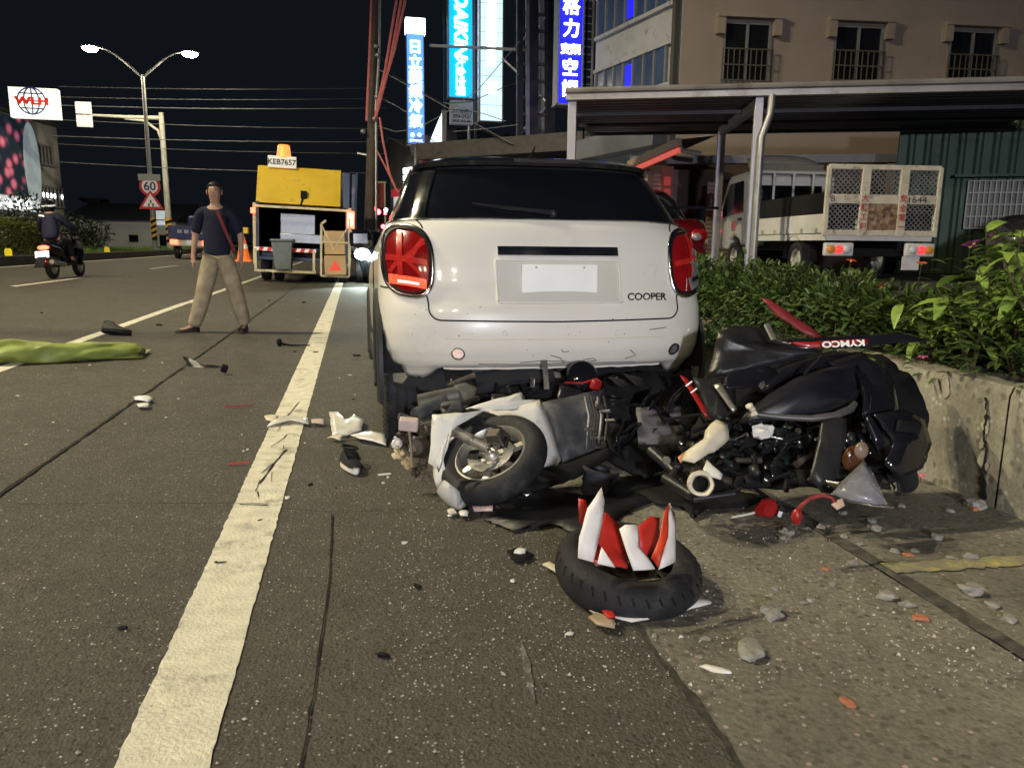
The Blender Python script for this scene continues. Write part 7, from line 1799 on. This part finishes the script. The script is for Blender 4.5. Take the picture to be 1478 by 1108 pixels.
# shoes
def sneaker(name, label, p, ang, L, up, sole_m, tilt=(0, 0)):
    t = thing(name, label, 'shoe', p, (tilt[0], tilt[1], ang))
    rws = []
    for i in range(13):
        q = i / 12; y_ = L * (.5 - q); wd = L * (.145 + .035 * math.sin(math.pi * min(1, q * 1.05)) + .01 * q); e = 1 if 0 < i < 12 else .55
        h_ = L * (.30 - .16 * sstep(.25, .8, q) - .06 * sstep(.85, 1, q))
        rws.append([(wd * e * math.cos(a_), y_, .028 + h_ * max(0, math.sin(a_)) ** .8) for a_ in [math.pi * k / 10 for k in range(11)]])
    MB().grid(rws).build('upper', up, t, smooth=70)
    so = [(L * .17 * (1 + .12 * math.sin(a_)) * math.cos(a_), L * .52 * math.sin(a_)) for a_ in [6.283 * k / 28 for k in range(28)]]
    MB().prism(so, .034, Matrix.Translation((0, 0, 0))).build('sole', sole_m, t, bevel=.008)
    for k in range(5): MB().tube([(-.035, L * (.16 - .08 * k), .028 + L * (.24 - .02 * k)), (0, L * (.15 - .08 * k), .038 + L * (.24 - .03 * k)), (.035, L * (.16 - .08 * k), .028 + L * (.24 - .02 * k))], .004, 5).build('lace', M_black, t)
    MB().lathe([(.04, 0), (.046, .006), (.04, .012)], 18, Matrix.Translation((0, L * .30, .028 + L * .29)) @ Matrix.Scale(1.25, 4, (0, 1, 0)), closed=True).build('collar', up, t)
M_knit = mat('black_knit', (.010, .010, .011), .85, var=.3, scale=30, bump=.6, bscale=90); M_wsole = mat('white_sole', (.74, .71, .62), .5, var=.08)
p = G(505, 678); sneaker('sneaker', 'black knit sneaker with thick white sole beside the white scooter', p, R(14), .23, M_knit, M_wsole, (R(-3), R(12)))
p = G(168, 484); sneaker('dark_shoe', 'dark lost shoe lying on the lane line behind the tarpaulin', p + V((0, 0, .02)), R(95), .30, mat('grey_shoe', (.04, .04, .035), .6, var=.4, scale=12), M_black, (R(8), R(30)))
# small black parts on the road
t = thing('black_bracket', 'bent black plastic bracket lying on the lane crack', 'fragment', G(300, 540))
_bo = G(300, 540)
shell([(264, 515, 6.62), (272, 520, 6.62), (286, 533, 6.6), (304, 528, 6.6), (318, 530, 6.58), (328, 540, 6.5), (300, 544, 6.45), (282, 543, 6.48), (274, 530, 6.55)], .02, .03, 'blade', M_black, t, _bo, .002)
MB().box((.13, .0, .045), (.05, .05, .06), rot=(.2, .4, .3)).build('clip', M_blackmatt, t, bevel=.006)
t = thing('black_lever', 'black lever with a knob lying next to the edge line', 'fragment', G(425, 500))
MB().tube([(-.13, 0, .03), (-.05, 0, .015), (.05, .0, .012), (.16, .01, .010)], [.014, .010, .008, .006], 8).build('rod', M_blackmatt, t)
mb = MB(); mb.ell((-.15, 0, .045), (.028, .03, .045), 10, 8); mb.v = [v_ + noise.noise_vector(v_ * 30) * .01 for v_ in mb.v]; mb.build('knob', M_blackmatt, t, smooth=30)
for (poly, lab, m_) in (([(382, 606), (392, 603), (402, 606), (398, 613), (384, 611)], 'curled cream shard touching the edge of the white line', M_cream), ([(386, 618), (400, 604), (420, 606), (444, 610), (446, 617), (420, 613)], 'pale broken strip lying across the white line', M_white), ([(450, 609), (466, 612), (467, 617), (450, 616)], 'pinkish shard between white line and forked bracket shard', mat('pinkish_plastic', (.52, .42, .38), .5)),
    ([(193, 577), (210, 574), (221, 581), (214, 584), (195, 582)], 'white curved shard on the lane crack', M_white), ([(196, 587), (216, 587), (214, 592), (200, 592)], 'narrow white shard beside the lane crack', M_white),
    ([(475, 598), (488, 598), (492, 612), (508, 612), (510, 604), (526, 614), (522, 626), (500, 632), (480, 632)], 'forked white bracket shard beside the tyre', M_white), ([(505, 634), (535, 628), (556, 634), (558, 646), (520, 640)], 'white panel shard lying beyond the sneaker', M_white), ([(472, 636), (500, 634), (490, 640)], 'thin cream shard touching the sneaker heel', M_cream),
    ([(678, 722), (700, 716), (714, 722), (710, 742), (684, 742)], 'folded pink white reflector piece under the scooter wheel', mat('reflector_print', (.6, .45, .4), .4, var=.5, scale=30)), ([(646, 743), (656, 742), (658, 747), (648, 748)], 'small cream pebble shard under the scooter wheel', M_cream), ([(662, 745), (676, 744), (674, 751), (664, 751)], 'small white pebble shard under the scooter wheel', M_white),
    ([(1200, 560), (1201, 560), (1201, 561)], '', None)):
    if m_ is None: continue
    lie('shard', lab, 'fragment', poly, .003, .006, m_, .018, .003)
M_stone = mat('broken_concrete', (.27, .26, .235), .9, var=.25, scale=25, bump=.7, bscale=60); M_brick = mat('brick_chip', (.42, .16, .09), .9, var=.25, scale=30, bump=.5)
def lump(name, label, px, py, sx, sy, sz, m_, group=None, n=(9, 6)):
    mb = MB(); seed = V((rnd(0, 50), rnd(0, 50), rnd(0, 50))); mb.ell((0, 0, 0), 1.0, *n)
    mb.v = [v_ * (1 + .55 * noise.noise(v_ * 1.3 + seed) + .35 * noise.noise(v_ * 3 + seed)) for v_ in mb.v]
    mb.v = [V((v_.x * sx, v_.y * sy, max(-.55, min(.75, v_.z)) * sz)) for v_ in mb.v]
    o = mb.build(name, m_, None, smooth=(0 if m_ in (M_stone, M_brick) else 25)); zb = min(v_.z for v_ in mb.v); p = G(px, py); o.location = (p.x, p.y, gz(p.x) + (.012 if p.x > 1.78 else .004) - zb - .002); o.rotation_euler = (0, 0, rnd(0, 6.28))
    return tag(o, label, 'rubble', group)
lump('concrete_chunk', 'flat pale concrete slab chunk on the asphalt and gutter edge', 1083, 946, .058, .036, .018, M_stone); lump('concrete_chunk', 'grey concrete chunk in the shadow side of the loose tyre', 1113, 889, .042, .032, .02, M_stone)
lump('concrete_chunk', 'narrow white chip beside the flat concrete slab chunk', 1034, 969, .035, .012, .008, M_white); lump('concrete_chunk', 'pale rubble block at the foot of the planter wall', 1405, 735, .05, .04, .03, M_stone)
lump('concrete_chunk', 'grey rubble block below the red tail lamp', 1135, 772, .03, .03, .02, M_stone)
for i, (px, py, s_) in enumerate(((1258, 757, .02), (1262, 768, .025), (1218, 780, .016), (1230, 815, .02), (1290, 800, .018), (1350, 780, .024), (1372, 810, .014), (1400, 810, .026), (1395, 808, .012), (1200, 845, .014), (1170, 868, .012), (1280, 865, .03), (1310, 875, .022), (1400, 860, .04), (1430, 880, .02), (1455, 900, .022), (1118, 852, .012), (1160, 872, .012), (945, 920, .012), (1018, 924, .012), (1010, 950, .009), (1225, 910, .010), (1180, 905, .008), (1130, 780, .02), (1185, 765, .02), (1215, 745, .018), (1300, 735, .02), (1370, 742, .02), (1320, 800, .014), (1240, 790, .012))):
    lump('rubble_chip', 'small grey rubble chip scattered on the gutter below the planter wall', px, py, s_ * rnd(.9, 1.3), s_ * rnd(.7, 1.0), s_ * .6, M_stone, 'rubble chips in the gutter', (7, 5))
for (px, py, s_, lab) in ((1225, 1018, .018, 'orange brick chip on the concrete apron'), (1330, 895, .022, 'pinkish brick chip below the yellow line'), (1192, 823, .012, 'tiny red chip in the gutter beside the lamp'), (1405, 739, .022, 'orange chip by the pale rubble block at the wall'), (1310, 806, .016, 'reddish chip above the yellow line')): lump('brick_chip', lab, px, py, s_ * 1.2, s_ * .8, s_ * .5, M_brick)
lump('white_chip', 'white chip lying on a black scrap near the loose tyre', 750, 803, .022, .02, .022, M_white); lie('black_scrap', 'black scrap under the white chip near the loose tyre', 'fragment', [(730, 800), (745, 795), (772, 806), (750, 816), (738, 812)], .003, .004, M_blackmatt, .006)
for i, (px, py, s_) in enumerate(((583, 785, .012), (560, 690, .010), (240, 603, .008), (258, 576, .010), (349, 628, .008), (352, 652, .010), (358, 650, .012), (26, 572, .012), (110, 532, .007), (130, 528, .012), (234, 524, .008), (208, 535, .006), (38, 642, .008), (77, 610, .007), (181, 612, .006), (822, 916, .010), (740, 840, .012), (598, 848, .006), (553, 698, .010), (650, 745, .012), (415, 720, .016), (420, 585, .008), (505, 542, .012), (512, 570, .007), (490, 546, .008), (440, 640, .006), (253, 448, .008), (333, 452, .008), (300, 455, .007), (430, 462, .009), (435, 470, .006), (408, 440, .01))):
    lump('white_fleck', 'tiny white plastic fleck scattered on the asphalt', px, py, s_ * rnd(.8, 1.5), s_ * rnd(.6, .9), s_ * .5, M_white, 'white plastic flecks on the road', (6, 4))
for i, (px, py, s_) in enumerate(((510, 577, .010), (602, 848, .014), (552, 948, .016), (178, 908, .012), (425, 508, .012), (455, 509, .02), (515, 514, .026), (388, 434, .03), (438, 437, .03), (60, 452, .02), (230, 470, .03), (375, 752, .008), (448, 700, .01), (485, 705, .008))):
    lump('black_scrap', 'small black plastic scrap scattered on the asphalt', px, py, s_ * 1.6, s_ * .7, s_ * .5, M_blackmatt, 'black scraps on the road', (6, 4))
for i, (px, py, w_) in enumerate(((345, 588, .09), (345, 672, .05), (1258, 752, .06), (1250, 772, .07), (555, 688, .03))):
    p = G(px, py); o = MB().bar((-w_, 0, .006), (w_, .01, .006), .012, .006).build('splinter', (M_red, M_coner, M_steel, M_black, M_white)[i], None)
    o.location = p + V((0, 0, .006)); tag(o, ('thin pinkish red splinter on the asphalt', 'small red splinter on the asphalt near the white line', 'thin metal splinter in the gutter', 'thin black splinter in the gutter', 'white splinter between sneaker and scooter')[i], 'fragment')
# fine grit thrown over the road and gutter
mb = MB()
for k in range(2600):
    if k % 3: px, py = rnd(560, 1478), rnd(690, 1000)
    else: px, py = rnd(0, 1100), rnd(520, 1108)
    p = G(px, py); s_ = rnd(.0012, .0042) * (1 if random.random() < .93 else 1.8)
    mb.add([p + V((s_ * rnd(.6, 1.2), 0, .004)), p + V((0, s_ * rnd(.6, 1.2), .004)), p + V((-s_ * rnd(.6, 1.2), 0, .004)), p + V((0, -s_ * rnd(.6, 1.2), .004)), p + V((0, 0, .004 + s_))], [(0, 1, 4), (1, 2, 4), (2, 3, 4), (3, 0, 4)])
tag(mb.build('grit', mat('pale_grit', (.42, .40, .36), .8, var=.6, scale=60), None, smooth=0), 'fine pale grit scattered over asphalt and gutter', 'grit', kind='stuff')
